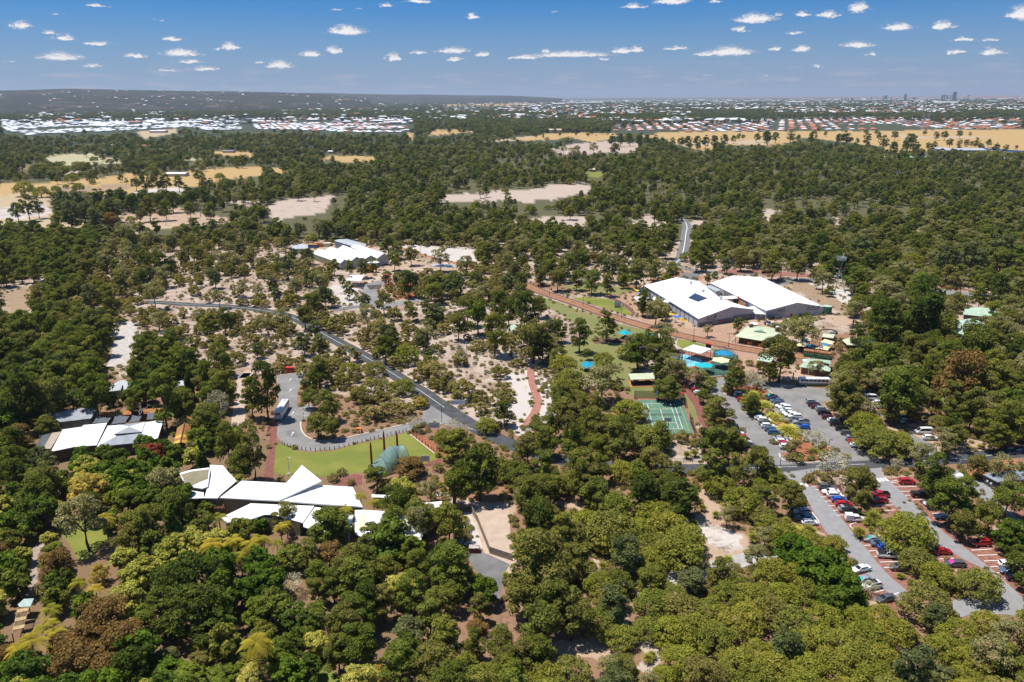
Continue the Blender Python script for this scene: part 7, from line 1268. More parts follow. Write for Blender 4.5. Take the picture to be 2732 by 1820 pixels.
LB_ = leafmat('banksia_leaves', [(.298,.247,.071),(.233,.204,.052),(.343,.281,.098),(.205,.187,.044),(.279,.218,.071)]); LL = leafmat('broad_leaves', [(.139,.204,.023),(.093,.154,.018),(.196,.222,.030),(.074,.127,.021),(.233,.222,.039),(.115,.179,.030)], .3)
LY = leafmat('bamboo_leaves', [(.409,.374,.075),(.343,.341,.063),(.455,.401,.098)], .3); LP = leafmat('palm_fronds', [(.353,.272,.034),(.233,.230,.030),(.446,.324,.040)], .25); LC = leafmat('casuarina_needles', [(.159,.179,.063),(.126,.150,.053),(.186,.191,.071)])
LS = leafmat('silver_leaves', [(.500,.443,.287),(.409,.366,.236)], .1); LGR = leafmat('golden_grass', [(.500,.460,.086),(.500,.401,.069),(.500,.500,.115)], .2); LGT = leafmat('grass_tree_blades', [(.316,.289,.057),(.242,.239,.046)], .2)
LRD = leafmat('red_leaves', [(.300,.078,.040),(.330,.092,.045)]); LOC = leafmat('ochre_blossom', [(.500,.383,.085),(.500,.355,.080)]); LBR = leafmat('bronze_leaves', [(.262,.163,.055),(.232,.149,.050)]); LPALE = leafmat('pale_gum_leaves', [(.277,.248,.105),(.247,.227,.090)])
LSH = leafmat('shrub_leaves', [(.242,.212,.057),(.298,.222,.086),(.186,.187,.046),(.335,.256,.115)])

def cloud_mesh(name, puffs, n, size, seed, m, asp=(.55, 1.0), up=.35, out=.75, top=.72, tips=None, inner=.55, drop=0.0):
    r = np.random.default_rng(seed); P = np.array([p[:6] for p in puffs]); tn = np.array([p[6] if len(p) > 6 else 1.0 for p in puffs])
    w = (P[:, 3]*P[:, 4]*P[:, 5])**(2/3); k = r.choice(len(P), n, p=w/w.sum())
    d = r.normal(size=(n, 3)); d /= np.linalg.norm(d, axis=1)[:, None]; fl = r.random(n) < top; d[:, 2] = np.where(fl, np.abs(d[:, 2]), d[:, 2])
    rad = inner+(1.06-inner)*r.random(n)**.6
    pos = P[k, :3]+d*rad[:, None]*P[k, 3:6]
    if drop: pos[:, 2] -= drop*r.random(n)**2
    nn = d*out+r.normal(size=(n, 3))*.42; nn[:, 2] += up; nn /= np.linalg.norm(nn, axis=1)[:, None]
    a = np.cross(nn, r.normal(size=(n, 3))); a /= np.linalg.norm(a, axis=1)[:, None]; b = np.cross(nn, a)
    s = size*(.55+.9*r.random(n)); q = s*(asp[0]+(asp[1]-asp[0])*r.random(n))
    A, B = a*s[:, None], b*q[:, None]; bend = nn*(s*.25)[:, None]
    V = np.stack([pos-A-bend*.5, pos-B+bend*.5, pos+A-bend*.5, pos+B+bend*.5], 1).reshape(-1, 3)
    t = tn[k]*(.72+.56*r.random(n)); col = np.stack([t, t, t], 1)
    col[:, 0] *= 1+.14*r.normal(size=n)*.6; col[:, 2] *= .9+.25*r.random(n)
    if tips: sel = (r.random(n) < tips[0]) & (d[:, 2] > 0); col[sel] = col[sel]*np.array(tips[1])
    return quads(name, V, col, m)
def quads(name, V, col, m, extra=None):
    n = len(V)//4; me = bpy.data.meshes.new(name); me.vertices.add(len(V)); me.vertices.foreach_set('co', V.astype(np.float32).ravel())
    me.loops.add(4*n); me.loops.foreach_set('vertex_index', np.arange(4*n, dtype=np.int32)); me.polygons.add(n)
    me.polygons.foreach_set('loop_start', np.arange(n, dtype=np.int32)*4); me.polygons.foreach_set('loop_total', np.full(n, 4, np.int32))
    at = me.attributes.new('tint', 'FLOAT_COLOR', 'POINT'); c4 = np.repeat(np.hstack([np.clip(col, 0, 3), np.ones((n, 1))]), 4, axis=0); at.data.foreach_set('color', c4.astype(np.float32).ravel())
    me.materials.append(m); me.update(); me.validate(); return me
def trunk_mesh(name, H0, r0, targets, seed, m, lean=.25, trunks=1):
    r = random.Random(seed); mb = MB()
    for k in range(trunks):
        b = Vector((r.uniform(-.3, .3)*(trunks > 1)*2, r.uniform(-.3, .3)*(trunks > 1)*2, -.15)); fk = Vector((b.x+r.uniform(-lean, lean)*2, b.y+r.uniform(-lean, lean)*2, H0)); mid = b.lerp(fk, .5)+Vector((r.uniform(-.2, .2), r.uniform(-.2, .2), 0))
        mb.tube([b, mid, fk], [r0*1.25, r0, r0*.75], 7)
        for tg in targets[k::trunks]:
            tg = Vector(tg[:3]); m2 = fk.lerp(tg, .5)+Vector((r.uniform(-.3, .3), r.uniform(-.3, .3), .25)); mb.tube([fk-Vector((0,0,.1)), m2, tg], [r0*.5, r0*.32, r0*.10], 5, cap=False)
    me = bpy.data.meshes.new(name); me.from_pydata([tuple(v) for v in mb.v], [], mb.f); me.materials.append(m); me.polygons.foreach_set('use_smooth', [True]*len(mb.f)); me.update(); return me
def branch_mesh(name, seed, H0, r0, m, depth=5, spread=.75, lenf=.72, up=.25, fork=2):
    r = random.Random(seed); mb = MB()
    def go(p, d, L, rad, k):
        q = p+d*L*.5+Vector((r.uniform(-.1, .1), r.uniform(-.1, .1), r.uniform(-.05, .1)))*L; e = p+d*L+Vector((r.uniform(-.12, .12), r.uniform(-.12, .12), 0))*L
        mb.tube([p, q, e], [rad, rad*.85, rad*.66], 6 if k > 2 else 4, cap=False)
        if k <= 0: return
        for i in range(fork+(r.random() < .35)):
            v = (d+Vector((r.gauss(0, 1), r.gauss(0, 1), r.gauss(0, .6)))*spread); v.z += up; v.normalize(); go(e, v, L*lenf*r.uniform(.75, 1.15), rad*.62, k-1)
    go(Vector((0, 0, -.2)), Vector((r.uniform(-.12, .12), r.uniform(-.12, .12), 1)).normalized(), H0, r0, depth)
    me = bpy.data.meshes.new(name); me.from_pydata([tuple(v) for v in mb.v], [], mb.f); me.materials.append(m); me.update(); return me
def sph(r, n, c, R_, zlo, jit=.12):
    """n puff centres spread over an ellipsoid (golden spiral), above height fraction zlo"""
    out = []
    for i in range(n):
        z = 1-(1-zlo)*(i+.5)/n; a = i*2.39996+r.uniform(-.4, .4); q = math.sqrt(max(0, 1-z*z)); k = r.uniform(.82, 1.04)
        out.append((c[0]+R_[0]*q*math.cos(a)*k, c[1]+R_[1]*q*math.sin(a)*k, c[2]+R_[2]*z*k))
    return out
def make_gum(seed, m, dense=1.0, H0=12.5, D=9.6, n=4600, zlo=-.80, tips=None, nm='gum', size=.225, cf=.52):
    r = random.Random(seed); cz = H0*cf; Rr = (D*.38, D*.38*r.uniform(.75, 1.1), H0*(.91-cf)); pts = [p for p in sph(r, int(27*dense), (r.uniform(-.6, .6), r.uniform(-.6, .6), cz), Rr, zlo) if r.random() < .84]
    pf = [(x*j, y*j, z+r.uniform(-.05, .05)*H0, *(lambda q: (q*r.uniform(.8, 1.25), q*r.uniform(.8, 1.25), q*r.uniform(.55, .85)))(D*r.choice([.08, .10, .125, .155, .19])), r.uniform(.80, 1.18)) for x, y, z in pts for j in (r.uniform(.82, 1.12),)]
    pf += [(r.uniform(-.2, .2)*D, r.uniform(-.2, .2)*D, cz+r.uniform(-.05, .15)*H0, D*.15, D*.15, D*.11, .95) for _ in range(int(3*dense))]
    return cloud_mesh(nm+'_crown', pf, n, size, seed, m, tips=tips), trunk_mesh(nm+'_trunk', H0*.32, .24, pf[::2][:12], seed, BARK), H0, D, .62
def make_dome(seed, m, H0=7.2, D=10.5, n=4200, nm='paperbark', size=.205, small=1.0):
    r = random.Random(seed); pts = sph(r, 40, (0, 0, H0*.36), (D*.41, D*.41*r.uniform(.85, 1.1), H0*.52), -.22)
    pf = [(x, y, z, *(lambda q: (q, q, q*.62))(D*r.uniform(.085, .145)*small), r.uniform(.84, 1.14)) for x, y, z in pts]
    return cloud_mesh(nm+'_crown', pf, n, size, seed, m, up=.5, inner=.72), trunk_mesh(nm+'_trunk', H0*.25, .22, pf[::5][:8], seed, BARK, .5, 2), H0, D, .58
def make_banksia(seed, m=None, H0=5.0, D=7.0, n=2500, tips=(.20, (1.55, 1.5, 1.5))):
    r = random.Random(seed); pts = [p for p in sph(r, 26, (0, 0, H0*.42), (D*.39, D*.39*r.uniform(.75, 1.15), H0*.46), -.5) if r.random() < .85]
    pf = [(x, y, z, *(lambda q: (q, q, q*.66))(D*r.choice([.07, .09, .115, .14])), r.uniform(.80, 1.18)) for x, y, z in pts]
    return cloud_mesh('banksia_crown', pf, n, .185, seed, m or LB_, tips=tips, top=.65), trunk_mesh('banksia_trunk', H0*.22, .14, pf[::2][:9], seed, mat('dark_bark', (.075,.062,.055), .95, .25, 2), .4, 2), H0, D, .55
def make_palm(seed):
    r = np.random.default_rng(seed); q = random.Random(seed); V = []; col = []; H0 = 6.8
    for i in range(17):
        a = i*2.39996; el = q.uniform(-.15, 1.0); L = q.uniform(2.4, 3.2); d = np.array([math.cos(a), math.sin(a), 0]); sd_ = np.array([-math.sin(a), math.cos(a), 0]); tn = q.uniform(.75, 1.25)
        for k in range(14):
            u = k/13; p = np.array([0, 0, H0])+d*L*u*math.cos(el*(1-u*.3))+np.array([0, 0, L*(math.sin(el)*u-.75*u*u)]); w = .75*math.sin(math.pi*(.12+.85*u))
            for s in (-1, 1):
                tip = p+sd_*s*w+d*.25*w-np.array([0, 0, .35*w]); e = d*.085
                V += [p-e, p+e, tip+e*.4, tip-e*.4]; col.append([tn]*3)
    return quads('palm_fronds', np.array(V), np.array(col), LP), trunk_mesh('palm_trunk', H0, .17, [], seed, mat('palm_bark', (.20,.165,.125), .95, .2, 3), .15), H0+1, 5.4, .9
def make_tuft(name, seed, m, n, H0, D, droop=.5, w=.05, base=0.0):
    r = np.random.default_rng(seed); V = []; col = []
    for i in range(n):
        a = r.random()*6.283; e = .25+r.random()*1.2; L = H0*(.7+.5*r.random()); d = np.array([math.cos(a)*math.cos(e), math.sin(a)*math.cos(e), math.sin(e)]); s = np.array([-math.sin(a), math.cos(a), 0])*w
        p0 = np.array([r.normal()*D*.12, r.normal()*D*.12, base]); p1 = p0+d*L*.55; p2 = p0+d*L*.95+np.array([d[0]*.3*D*.3, d[1]*.3*D*.3, -droop*L*.35]); t = .7+.6*r.random()
        V += [p0-s, p0+s, p1+s, p1-s, p1-s, p1+s, p2+s*.3, p2-s*.3]; col += [[t]*3, [t*1.08]*3]
    return quads(name, np.array(V), np.array(col), m)
PROTO = {}
def addp(kind, items): PROTO[kind] = [dict(crown=i[0], trunk=i[1], H=i[2], D=i[3], c=i[4]) for i in items]
addp('g', [make_gum(10+i, LG, dense=1.0+.1*(i % 3), H0=12+i*.4, D=9.2+.3*(i % 4)) for i in range(6)])
addp('d', [make_gum(30+i, LD, dense=1.3, H0=12.5, D=9, n=3600, zlo=-.95, nm='dark_gum', cf=.53) for i in range(3)])
addp('m', [make_dome(50+i, LM) for i in range(5)]); addp('b', [make_banksia(70+i) for i in range(6)])
addp('l', [make_gum(90+i, LL, dense=1.25, H0=9.5, D=8.6, n=2600, zlo=-.8, nm='broadleaf', size=.34) for i in range(5)])
addp('y', [make_gum(110+i, LY, dense=1.3, H0=8.5, D=7.5, n=3000, zlo=-.8, nm='bamboo', size=.30) for i in range(2)]); addp('p', [make_palm(120+i) for i in range(3)])
addp('c', [make_gum(130+i, LC, dense=1.2, H0=12, D=8.2, n=3400, zlo=-.9, nm='casuarina', size=.24) for i in range(2)])
addp('q', [make_gum(140, LPALE, dense=.9, H0=13, D=9.5, n=2300, zlo=-.4, nm='pale_gum', tips=(.2, (1.4, 1.4, 1.4)))]); addp('r', [make_gum(150, LRD, dense=1.2, H0=8, D=8, nm='red_leaf')]); addp('o', [make_gum(152, LOC, dense=1.3, H0=9, D=9, nm='blossom', n=3600)]); addp('n', [make_gum(154, LBR, dense=1.4, H0=10, D=10, nm='bronze', n=4200, size=.25)])
def dead(seed, depth=5, H0=2.6, r0=.28): return (branch_mesh('dead_branches', seed, H0, r0, BARKG, depth), None, 9, 8, .6)
addp('x', [dead(160+i) for i in range(3)])
def silver(seed):
    br = branch_mesh('bare_branches', seed, 1.6, .13, mat('silver_bark', (.30,.28,.27), .9, .2, 2), 5, .8, .74, .2); r = random.Random(seed); pf = [(x, y, z, 1.0, 1.0, .8, r.uniform(.8, 1.2)) for x, y, z in sph(r, 14, (0, 0, 3.4), (2.2, 2.2, 1.9), -.5)]
    return cloud_mesh('silver_crown', pf, 1300, .15, seed, LS, asp=(.25, .5)), br, 5.6, 6, .6
addp('s', [silver(170+i) for i in range(3)])
addp('e', [(cloud_mesh('cypress_crown', [(0+.25*math.cos(i), .25*math.sin(i), .6+i*.55, 1.5-.105*i, 1.5-.105*i, .7, 1) for i in range(13)], 2400, .2, 180, LD, up=.2), trunk_mesh('cypress_trunk', 1.2, .16, [], 180, BARK), 8, 3.2, .5)])
def shrub(seed, m): r = random.Random(seed); pf = [(x, y, z, .55, .55, .42, r.uniform(.8, 1.2)) for x, y, z in sph(r, 8, (0, 0, .7), (.8, .8, .6), -.3)]; return cloud_mesh('shrub_leaves', pf, 420, .13, seed, m), None, 1.7, 2.6, .5
addp('h', [shrub(190+i, LSH) for i in range(4)]); addp('a', [(make_tuft('golden_grass_blades', 200+i, LGR, 700, 1.7, 3.2, .7, .05), None, 1.5, 3.4, .5) for i in range(2)])
addp('t', [(make_tuft('grass_tree_blades', 210+i, LGT, 380, 1.25, 1.5, .5, .035, .7), trunk_mesh('grass_tree_trunk', .9, .16, [], 210+i, mat('black_stump', (.03,.025,.02), .95, .1, 3), .05), 1.7, 2.2, .6) for i in range(2)])
NAME = dict(g=('gum_tree','gum tree'), d=('dark_gum_tree','gum tree'), m=('paperbark_tree','paperbark'), b=('banksia_tree','banksia'), l=('broadleaf_tree','broadleaf tree'), y=('bamboo_clump','bamboo'), p=('palm_tree','palm'), c=('casuarina_tree','casuarina'), q=('pale_gum_tree','gum tree'), r=('red_leaved_tree','tree'), o=('blossom_tree','tree'), n=('bronze_tree','tree'), x=('dead_tree','dead tree'), s=('silver_shrub','shrub'), e=('cypress_tree','cypress'), h=('low_shrub','shrub'), a=('grass_clump','grass clump'), t=('grass_tree','grass tree'))
DESC = dict(g='olive green gum tree', d='dark green gum tree', m='rounded yellow green paperbark', b='grey olive banksia with pale tips', l='lush broadleaf tree', y='feathery yellow green bamboo', p='arching yellow green palm', c='grey green casuarina', q='pale grey green gum', r='reddish leaved tree', o='ochre blossoming tree', n='bronze brown leaved tree', x='bare white dead tree', s='bare silver grey shrub tree', e='narrow dark cypress', h='low scrubby bush', a='golden grass clump', t='spiky grass tree')
PARTN = dict(x='branches', h='foliage', a='blades', t='blades', s='crown', p='fronds')

TREES = []                                            # kind, variant, x, y, scale, height factor, rotation
def hand(tile, spec):
    ox, oy, k = TILE[tile]
    for s in spec.split(';'):
        f = s.split()
        if len(f) < 4: continue
        kd, x, y, w = f[0], float(f[1]), float(f[2]), float(f[3]); hf = float(f[4]) if len(f) > 4 else 1.0
        px, py, wp = ox+x/k, oy+y/k, w/k; v = rng.randrange(len(PROTO[kd])); P = PROTO[kd][v]; hc = 4.0
        for _ in range(4):
            g = G(px, py, hc); depth = -((np.array(g)-np.array((0, 0, H))) @ RN)[2]; sc = wp*depth/F/P['D']; hc = P['H']*P['c']*sc*hf
        TREES.append([kd, v, g.x, g.y, sc, hf, rng.uniform(0, 6.283), True])
hand('B2', "g 520 600 170;g 840 500 120;g 1155 600 180;c 980 600 120;g 1180 390 110;d 1380 420 200;g 1660 430 180;g 1790 420 180;g 1250 230 150;g 1400 190 140;q 1660 200 190;g 2045 160 150;b 2160 240 150;q 1900 260 150;g 710 290 110;g 850 300 110;g 960 300 130;g 1060 290 80;m 1000 70 100;q 1240 50 140;g 1200 90 180;b 170 400 100;d 510 400 80;d 350 190 110;g 430 190 100;g 620 440 110;d 780 420 80;d 1270 420 60;m 1355 1080 260;g 1170 1000 210;x 1850 1040 240 1.1;d 510 1310 180;d 90 1330 300 1.5;b 820 1080 240;b 650 1130 180;b 800 1340 170;b 1060 1370 230;b 960 1450 230;m 1330 1370 220;b 1480 1500 150;b 1470 1260 180;b 1590 1340 130;b 1620 1230 250;b 1850 1400 270;b 1840 1130 180;b 2200 1240 180;b 2250 1380 120;b 2200 1480 180;b 720 820 190;b 780 870 130;b 1120 850 250;b 1210 900 180;q 1000 720 200;b 1250 730 170;b 1690 820 130;b 1400 870 150;b 90 760 170;q 240 740 190;g 440 730 190;g 1900 650 200 1.3;g 2000 700 250 1.2;g 2150 850 260 1.3;d 2200 600 200;d 1540 660 130;g 1380 650 100;d 2280 680 200;x 160 90 60;g 580 1000 180;s 420 1010 130;b 400 1150 140;b 200 960 170;b 1060 1010 150;b 230 640 140;b 340 600 170;m 850 1220 220;m 1080 1210 200;g 540 860 150")
hand('C2', "g 560 430 200;g 690 450 180;g 640 240 250;g 480 190 160;b 1030 330 210;b 1160 310 220;b 1340 300 190;o 1490 240 130 .8;m 1690 560 190 1.5;d 2010 790 420 1.05;m 2080 440 220;b 2030 290 160;b 2250 160 150;s 1440 430 170;s 1780 470 190;s 1880 490 120;g 1090 910 270 .8;n 1400 800 300 .6;y 1340 1030 250 1.1;q 1580 1010 190;p 940 1080 150;p 1060 1130 150;p 1150 1150 140;p 1260 1110 160;p 1330 1160 130;p 800 1190 150;g 690 1340 420 .75;g 1240 1300 300 1.1;q 1460 1290 240 1.4;g 1740 1290 330 1.0;g 1060 1420 270 .8;g 280 1240 260 .7;p 230 1350 150;p 80 1480 160;p 190 1500 150;p 280 1330 120;l 60 1330 150;q 580 1260 120;h 700 920 120;h 780 870 110;h 860 960 90;h 230 940 80;h 1640 830 120")
hand('C1', "d 180 120 380 1.3;g 420 150 350 1.1;g 850 130 330 1.1;c 650 200 180;d 1030 240 150;l 480 220 150;g 410 440 220 .8;g 1450 150 340 1.35;g 1620 230 250;x 1230 290 200 1.1;s 1950 280 240 1.5;e 1690 90 130;e 1850 70 150;e 2010 100 140;g 2240 150 230 1.3;g 2030 560 240 1.6;g 2250 620 260 1.6;g 2150 760 250 1.2;l 730 730 220;l 930 700 200;l 1080 730 210;r 1340 700 240;l 1290 600 180;l 1450 640 180;l 1580 680 170;q 1720 640 130;e 1810 740 150;l 700 800 200;l 1290 880 250;l 1060 930 300;l 200 740 200;c 340 740 200;c 430 790 180 1.2;n 350 970 200 .8;o 790 1020 380 .9;q 1480 930 320 .9;l 1120 1080 300;g 1180 1130 260;g 1530 1130 280;l 1750 1080 140;l 1860 1180 150;d 120 560 250;d 150 720 240;l 330 1200 350;l 150 1080 300;q 740 1230 430 1.1;d 100 350 260;d 120 840 260;l 560 940 260;l 900 850 240;g 1500 20 200;l 1800 550 230;l 1900 620 150;y 2120 960 150;l 1640 260 220 1.2;g 1180 210 180;g 1850 200 150;h 1750 620 120")
hand('D1', "l 130 60 220;l 210 200 190;l 60 480 280;l 130 620 300;g 470 400 320 .7;y 450 260 160;y 1130 430 250;y 1300 520 270;y 1500 380 300;y 1650 280 280;y 1800 300 260;y 1950 260 220;y 1180 600 260;y 1120 790 300;l 510 640 270;o 880 560 190;l 750 850 280;l 480 800 250;p 700 640 180;p 850 700 170;d 1500 650 420 .9;d 1650 600 480 .9;d 1450 850 420 .9;d 1700 900 500 .9;d 1900 850 450 .9;d 1950 1010 400 .8;l 2000 700 380 1.1;n 950 950 520;n 800 1130 450;n 720 1350 520;n 920 1420 420;n 560 1220 320;l 1950 440 330 1.1;p 2090 260 220;p 2240 300 220;p 2330 250 200;p 2150 400 180;p 280 1160 300;p 400 1020 260;p 480 1090 240;p 170 1230 260;p 2290 1180 330 1.2;p 450 880 200;l 230 1380 400;l 100 1460 300;c 1500 1280 240 .5;l 1480 1430 350 .5;g 1800 1330 260 .5;l 1700 1460 350 .5;l 2000 1460 300 .5;l 2220 1310 250 .6;y 2260 1470 260 .7;l 2250 700 300;l 2300 900 300;g 1150 250 300;g 1250 120 360;g 1350 60 320;e 1550 160 240;g 1800 120 280;l 1400 250 200;a 1790 1210 150;n 60 1300 220;l 620 1480 220;h 350 720 180")
hand('D2', "g 690 120 400 .8;g 900 560 420 .9;g 1000 430 300;g 850 450 330;l 100 600 330;l 150 850 360;l 320 960 300;g 500 380 250;l 340 400 300 .8;s 320 660 250 .9;g 560 540 250;g 700 640 260;d 1000 760 350;g 1180 500 260;g 1450 480 250;g 1420 700 320;g 1760 480 380 .9;g 1850 600 260;l 2080 700 240 1.2;l 2000 650 170 1.1;g 2010 850 220;c 1400 1100 380 .7;g 900 900 420 .9;g 800 1000 400;g 1620 850 320;g 1760 750 260;g 1150 800 280;x 1220 680 160;x 680 620 130;x 1270 880 110;l 280 1230 330;l 230 1300 300;l 480 1400 260;g 900 1180 420 .9;g 1300 1350 420 .8;o 1090 1450 250 .6;g 740 1240 320;g 1350 1230 300;n 2000 1050 220 .7;g 1950 1180 250;g 2200 1180 320;g 2260 1330 300;m 2100 1480 350;s 1720 1200 260 .5;g 560 700 240;l 60 1100 250;g 1560 950 320;g 1680 1100 200;p 30 1160 260 1.1;h 1930 1290 200;p 480 1150 120")
hand('D3', "g 250 480 620 .95;g 420 790 480;g 150 750 400;g 300 1000 420;g 560 900 400;m 880 800 300;g 120 1300 300;m 300 1480 400;g 250 1250 330;m 560 1450 400;m 700 120 420;m 920 230 440 .9;m 1100 350 360;m 1400 130 420;m 1520 360 480;m 1330 300 300;m 1250 430 320;g 980 620 280 .7;g 1290 590 320 .7;c 1620 620 320 .6;g 1900 530 260;q 2230 380 220 .9;m 2000 650 320;m 1950 740 300;m 2200 760 380;m 1290 840 420;m 1540 880 420;m 1760 900 380;m 1480 1080 420;m 1650 1060 400;m 2060 980 450 .9;m 2180 900 300;m 1560 1350 440;m 1720 1450 420;m 1390 1500 300;m 990 1120 350 .8;q 900 1370 260 .6;g 1050 1420 320 .7;m 1900 1500 400;m 2230 1280 360;m 2250 1480 350;m 1230 1050 300;q 1250 1520 200;t 690 540 90;t 740 490 90;t 830 500 90;t 600 450 90;t 1240 1330 110;t 1280 1300 90;t 1650 120 80;t 2190 250 110;g 980 760 200;m 1480 770 300;m 1850 1130 420;m 2050 1350 380")
hand('D4', "m 1310 180 520 .95;m 1400 440 330;m 1580 570 340;m 1480 800 470 1.1;m 1960 650 420 1.0;l 300 340 360 .9;l 560 480 460 .9;l 720 660 400;l 800 760 260;l 620 780 300;m 660 290 220;m 350 560 320;m 100 540 350;m 200 760 360;m 420 700 300;m 100 900 400;m 300 1000 420;m 560 960 380;m 850 940 320;m 1080 960 360;m 950 1130 430;m 1200 1080 380;m 700 1180 400;m 450 1180 420;m 250 1270 400;c 230 1200 300;m 620 1380 420;m 880 1330 450;m 1080 1300 350;m 400 1400 400;m 100 1400 420;m 1000 1480 420;m 1300 1100 250;c 1560 950 260 .9;m 1760 1100 420;m 1650 1250 430;m 1850 1350 420;m 2030 1000 320 .9;q 2230 1080 330 1.0;q 2050 1250 380;g 2200 1330 300;c 1620 1480 250 .7;m 1500 1500 300;s 970 700 170 .9;t 880 200 130;t 960 100 110;t 1240 590 70;g 1300 400 120 .9;l 2250 180 300 1.1;g 2320 430 240 1.2;a 290 180 160 .8;t 420 180 130;a 940 110 80;x 1330 1270 260 .7;s 1260 810 130 .5;h 2180 1420 250;g 2330 620 140 1.1;h 1700 950 160;m 1820 1500 350")
hand('C3', "m 1070 300 330 .9;m 960 420 150;m 1230 560 400 .95;g 1340 520 240;g 780 240 170;m 500 110 300;m 620 190 180;g 470 230 210;g 250 480 210;g 520 330 320 .9;g 700 420 230;g 830 500 210;g 160 640 300;g 330 560 260;g 540 660 190;m 820 640 150;g 930 680 200;g 650 790 360;g 300 800 300;m 1010 850 290;g 1290 780 310;g 730 920 300;g 300 990 280;g 640 900 240 1.2;d 1170 1010 330;d 1520 1060 400 .8;m 950 1160 380;m 1310 1230 360;m 900 1360 520;m 1570 1450 420;d 280 1250 360;b 1550 550 150;b 1650 610 130;t 1430 690 80;t 1660 700 90;t 1590 715 90;g 1870 340 290 .9;g 1860 570 300;g 1820 800 290;g 2030 830 250;g 2240 740 240 1.1;m 1880 960 320;m 2080 1110 380;m 2230 980 200;q 1950 1240 180;m 2270 1250 260;q 2290 1420 180;g 1500 850 160;d 1620 1100 220;t 1730 1190 80;t 1850 1250 80;t 2190 1460 110;q 100 1060 200;g 60 880 240;g 1150 880 250;g 800 800 250;m 480 950 260;d 1290 1080 220;m 1740 870 180;g 2330 820 170;h 250 60 70;h 290 130 70;b 30 220 80;g 1430 110 190 .9;g 1340 110 150;q 1470 150 140;g 230 400 100;m 1130 1400 400")
hand('B3', "q 1310 670 220 1.0;g 870 800 220 1.1;d 630 880 230 1.1;d 440 850 170;g 210 920 340 1.0;d 150 640 300;g 60 590 150;d 300 1000 240;d 1160 1030 310 .8;d 1350 990 240;d 1240 960 200;q 1400 900 230;q 1460 1180 250 1.0;g 1430 1370 200;q 1680 1280 210 .8;g 2020 1250 180 1.2;m 840 1130 210;q 830 1290 380 .8;m 480 1170 270;m 540 1310 340;g 430 1100 180;g 1740 1450 150 .8;s 2190 1330 160 1.1;s 2270 1330 110;q 1780 860 100;g 2050 810 110 1.1;g 280 370 140;g 430 390 180;g 600 400 160;g 740 410 190;g 880 440 150 1.2;n 1000 420 120 .8;g 1140 340 200;g 520 260 170;d 620 240 150;n 760 210 130 .8;c 900 300 170;g 1020 330 130;q 1340 280 120;g 1460 330 170;y 1400 400 110 .5;d 100 420 140;g 100 500 130;g 1780 400 80;m 1740 330 60;g 1840 380 80;g 2210 390 60;g 360 170 110;g 600 140 120;g 1190 170 180;g 1400 120 150;g 1680 220 170;m 1580 210 130;m 1960 180 170;g 2080 210 180;m 2250 200 200;c 1950 270 120;g 2280 1000 70;h 2150 1170 90;g 2235 1190 90 1.1;g 260 640 170;x 980 90 140 1.0;q 130 50 100;b 120 260 110;b 60 310 100;h 1420 1200 60;h 1940 1400 90;a 2180 1440 120;m 2130 1300 40;m 960 1360 130;g 700 1080 90;g 1820 1480 60")
hand('B4', "q 370 850 330 .75;g 180 1080 360 1.0;d 1130 760 350 1.2;d 1480 620 430 1.2;d 1500 780 260;g 850 390 220 1.0;q 560 400 180;g 610 510 95 .9;g 1080 370 160;q 1160 500 240 .8;g 1420 500 260;g 1680 400 200;g 1900 340 130;g 1960 550 180;d 2160 470 200 1.2;q 840 680 200;g 1000 620 130;l 1140 1060 230 1.1;g 930 1090 300;g 1000 1190 300;g 780 1290 300;g 760 1420 280;g 1230 1380 380;n 1830 1250 500 1.2;g 1950 1000 420;g 1500 1160 130;g 2100 1270 300;g 1750 640 150 1.3;g 2100 700 160;g 2250 620 160;g 2220 800 240;g 1700 1000 200;g 1420 860 120 1.5;g 1900 850 160;g 470 360 100;g 500 440 80;h 700 1030 110;g 130 850 120 .6;d 870 900 180 1.1;g 1720 1450 300;m 1370 350 150;g 2150 230 250;c 1680 230 250;c 1900 200 260;c 2150 130 260;d 1000 250 180;d 700 240 200;m 1350 250 260;g 620 190 180;d 330 80 200;d 560 90 200;c 900 130 220;g 100 260 200;g 330 290 180;q 500 1200 170 .9;g 80 1250 160;g 1640 880 120;n 930 480 100 .7;m 60 385 40;m 95 385 40;g 2020 430 150 1.2;g 1360 1280 200;g 1270 1320 160")
